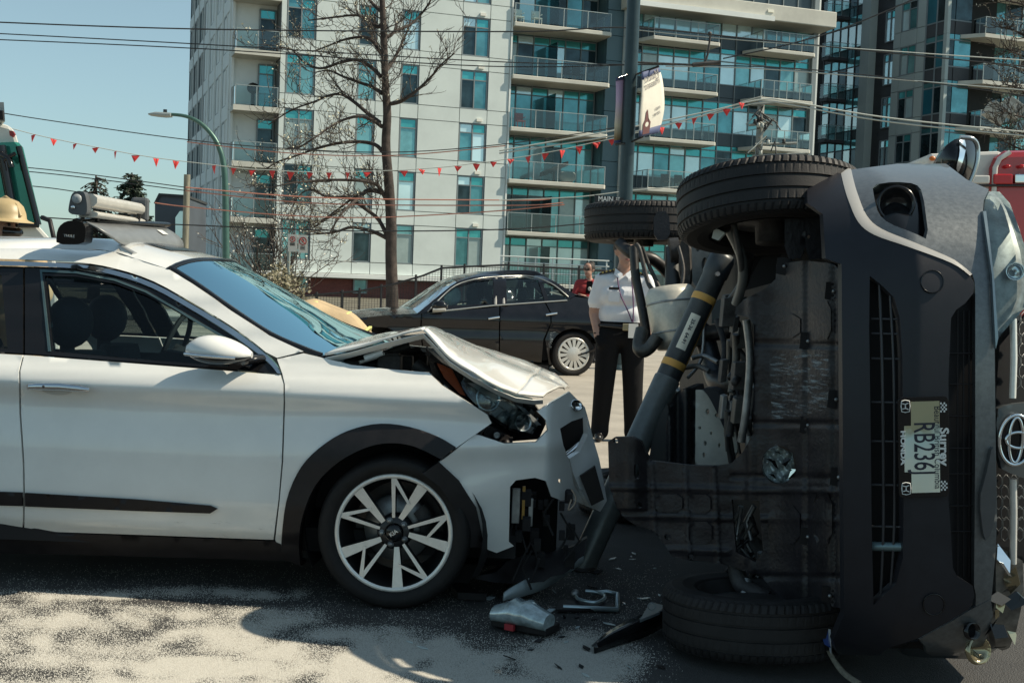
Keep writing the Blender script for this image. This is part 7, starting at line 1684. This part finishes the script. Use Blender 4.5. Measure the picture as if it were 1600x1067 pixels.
for k in (-1, 1):
    mb = MB(); mb.obox(Q(.135 * k, -.005, 1.498 - .01), V((.075, 0, -.022 * k)), V((0, .045, 0)), V((.002, 0, .008))); ep = mb.build('epaulette', M_hair, PM1)
    for j in range(4): mb = MB(); mb.obox(Q((.085 + .032 * j) * k, -.005, 1.508 - .0094 * j), V((.007, 0, -.002 * k)), V((0, .046, 0)), UZ * .006); mb.build('gold_bar', mat('gold_braid', (.5, .36, .10), .5), ep)
mb = MB(); mb.prism([Q(-.13, -.128, 1.23), Q(-.035, -.137, 1.23), Q(-.035, -.137, 1.32), Q(-.13, -.128, 1.32)], V((0, -.006, 0))); mb.build('chest_pocket', M_shirt, PM1, fixn=True)
mb = MB(); mb.obox(Q(-.085, -.142, 1.345), V((.045, -.004, 0)), V((0, .002, 0)), UZ * .011); mb.build('name_tag', M_hair, PM1)
for k in (-1, 1): mb = MB(); mb.prism([Q(.012 * k, -.085, 1.475), Q(.075 * k, -.055, 1.52), Q(.085 * k, -.075, 1.465), Q(.04 * k, -.105, 1.43)], V((0, -.008, 0))); mb.build('collar', M_shirt, PM1, fixn=True)
# person in red jacket behind the sedan
Yr = 21.4; RX = at(921, 440, Yr).x; b = V((RX, Yr, 0)); PR = thing('person', 'person in open red jacket and black shirt with folded arms behind the sedan', 'person', (RX, Yr, 0))
caps = [(Q(-.09, 0, .90), .10, Q(.09, 0, .90), .10, 2), (Q(-.085, 0, 1.08), .10, Q(.085, 0, 1.08), .10, 0), (Q(-.09, 0, 1.26), .10, Q(.09, 0, 1.26), .10, 0), (Q(-.15, 0, 1.37), .065, Q(.15, 0, 1.37), .065, 0), (Q(0, 0, 1.40), .055, Q(-.01, 0, 1.48), .05, 1)]
for k in (-1, 1): caps += [(Q(.09 * k, 0, .9), .09, Q(.11 * k, 0, .5), .07, 2), (Q(.11 * k, 0, .5), .07, Q(.12 * k, .02, .08), .055, 2), (Q(.12 * k, .03, .045), .042, Q(.13 * k, -.12, .04), .036, 3), (Q(.19 * k, 0, 1.36), .06, Q(.26 * k, -.03, 1.12), .055, 0), (Q(.26 * k, -.03, 1.12), .052, Q(-.02 * k, -.17, 1.10 + .03 * k), .042, 0)]
hand(caps, Q(.05, -.17, 1.10), V((1, -.1, .1)), UZ, 1); hand(caps, Q(-.06, -.18, 1.14), V((-1, -.1, .1)), UZ, 1)
hc = Q(-.02, -.01, 1.585); f, r_ = head(None, caps, hc, V((-.5, -1, 0)))
figure('body', PR, caps, [mat('red_jacket', (.30, .025, .03), .7, 0, .15, 12, .2, 20), M_skin, M_trou, M_shoe], .014)
face(PR, hc, f, r_); hair(PR, hc, f); mb = MB(); mb.sphere(hc + V((.05, .03, .10)), .055, 12, 8); mb.build('hair_bun', M_hair, PR)
mb = MB(); mb.prism([Q(-.05, -.108, 1.40), Q(-.065, -.115, 1.19), Q(.055, -.115, 1.19), Q(.045, -.108, 1.40)], V((0, -.006, 0))); tee = mb.build('black_shirt', M_trou, PR, fixn=True); mb = MB(); mb.sphere(Q(0, -.12, 1.27), .03, 8, 6, sc=(1, .1, 1.2)); mb.build('shirt_print', M_sw, tee)
mb = MB(); mb.tube([hc + f * .09 + r_ * -.055 + UZ * .01, hc + f * .10 + UZ * .008, hc + f * .09 + r_ * .055 + UZ * .01], .010, 5); mb.build('glasses', M_hair, PR)
def helmet(root, c, f, s=1.0):
    f = V(f).normalized(); r_ = f.cross(UZ).normalized(); n = 28; mb = MB(); rings = []
    for h, rad in ((.155, .005), (.152, .04), (.135, .085), (.10, .118), (.05, .135), (.01, .140)):
        rings.append([c + UZ * h*s + (f * math.cos(a) * 1.15 + r_ * math.sin(a)) * rad*s for a in [2 * math.pi * k / n for k in range(n)]])
    for h, rad in ((.0, .150), (-.012, .185), (-.018, .188), (-.012, .15)):
        rings.append([c + UZ * (h - (.02 if math.cos(a) < -.3 else 0))*s + (f * math.cos(a) * (1.15 if math.cos(a) > 0 else 1.28) + r_ * math.sin(a)) * rad*s for a in [2 * math.pi * k / n for k in range(n)]])
    mb.loft(rings, cap=False); hm = mb.build('helmet', M_yh, root)
    mb = MB(); mb.tube([c + UZ * .02*s - f * .17*s, c + UZ * .11*s - f * .12*s, c + UZ * .162*s, c + UZ * .11*s + f * .12*s, c + UZ * .03*s + f * .165*s], .012*s, 6); mb.build('helmet_ridge', M_yh, hm)
    return hm
# firefighter behind the roof at the far left
Yf = 9.2; FX = at(8, 360, Yf).x; b = V((FX, Yf, 0)); F1 = thing('person', 'firefighter in yellow helmet standing behind white car roof at left edge', 'person', (FX, Yf, 0))
caps = [(Q(-.1, 0, .95), .12, Q(.1, 0, .95), .12, 0), (Q(-.1, 0, 1.15), .13, Q(.1, 0, 1.15), .13, 0), (Q(-.11, 0, 1.32), .12, Q(.11, 0, 1.32), .12, 0), (Q(-.17, 0, 1.42), .08, Q(.17, 0, 1.42), .08, 0), (Q(0, 0, 1.46), .075, Q(0, 0, 1.55), .07, 0)]
for k in (-1, 1):
    caps += [(Q(.1 * k, 0, .92), .11, Q(.12 * k, 0, .5), .09, 0), (Q(.12 * k, 0, .5), .09, Q(.13 * k, 0, .1), .08, 0), (Q(.13 * k, .02, .06), .055, Q(.14 * k, -.15, .05), .045, 3), (Q(.22 * k, 0, 1.42), .085, Q(.29 * k, 0, 1.15), .075, 0), (Q(.29 * k, 0, 1.15), .072, Q(.24 * k, -.16, .96), .055, 0)]; hand(caps, Q(.24 * k, -.16, .96), V((0, -.4, -1)), V((1, 0, 0)), 2, 1.15)
hc = Q(0, 0, 1.645); f, r_ = head(None, caps, hc, V((.9, -.5, -.05))); figure('body', F1, caps, [M_tan, M_skin, M_plas, M_black], .02)
face(F1, hc, f, r_); helmet(F1, hc + UZ * .045, f); mb = MB(); mb.tube([hc + f * .06 + r_ * .07 - UZ * .045, hc + f * .12 - UZ * .05, hc + f * .06 - r_ * .07 - UZ * .045], .035, 8); mb.build('breathing_mask', M_black, F1)
# firefighter stooping behind the bonnet
Yb = 8.0; F2 = thing('person', 'firefighter in tan coat stooping behind the white car windscreen', 'person', (at(560, 600, Yb).x, Yb, 0))
Z_ = lambda px, py, dy=0: at(px, py, Yb + dy)
hip, mid_, sh, nk = Z_(576, 562), Z_(534, 520), Z_(490, 500), Z_(432, 508)
hx = Z_(368, 492); caps = []
for k in (-1, 1):
    o_ = V((0, .11 * k, 0)); caps += [(hip + o_, .125, mid_ + o_, .138, 0), (mid_ + o_, .138, sh + o_ * 1.1, .128, 0), (mid_, .15, sh, .14, 0)]
    kn = V((hip.x - .05, Yb + .14 * k, .48)); an = V((hip.x + .06 + .1 * k, Yb + .16 * k, .12)); caps += [(hip + o_, .12, kn, .09, 0), (kn, .09, an, .08, 0), (V((an.x + .03, an.y, .06)), .055, V((an.x - .16, an.y, .05)), .045, 3)]
    el = sh + V((-.08, .30 * k, -.26)); wr = el + V((-.24, -.10 * k, -.08)); caps += [(sh + V((0, .2 * k, 0)), .085, el, .075, 0), (el, .072, wr, .055, 0)]; hand(caps, wr, V((-1, 0, -.3)), V((0, 1, 0)), 2, 1.15)
caps += [(sh, .10, nk, .075, 0), (nk, .065, hx - UZ * .05, .06, 1)]
f, r_ = head(None, caps, hx, V((-1, -.1, -.45))); figure('body', F2, caps, [M_tan, M_skin, M_plas, M_black], .02)
face(F2, hx, f, r_); helmet(F2, hx + UZ * .05 - f * .02, f)
for t in (.25, .62):
    c = hip.lerp(sh, t) + V((0, 0, .015)); mb = MB(); d = (sh - hip).normalized(); rr = .152
    mb.tube([c + V((0, (.11 + .02) * math.cos(a) * 1.9, 0)) * 1 + (d.cross(V((0, 1, 0))) * -1) * rr * math.sin(a) for a in [math.pi * k / 12 for k in range(13)]], .022, 6, flat=.5); mb.build('reflective_tape', M_lime, F2)
mb = MB(); c = sh + V((.02, 0, .06)); mb.tube([c + V((0, -.2, -.04)), c + V((0, -.1, .055)), c + V((0, .1, .055)), c + V((0, .2, -.04))], .02, 6, flat=.5); mb.build('reflective_tape', M_lime, F2)
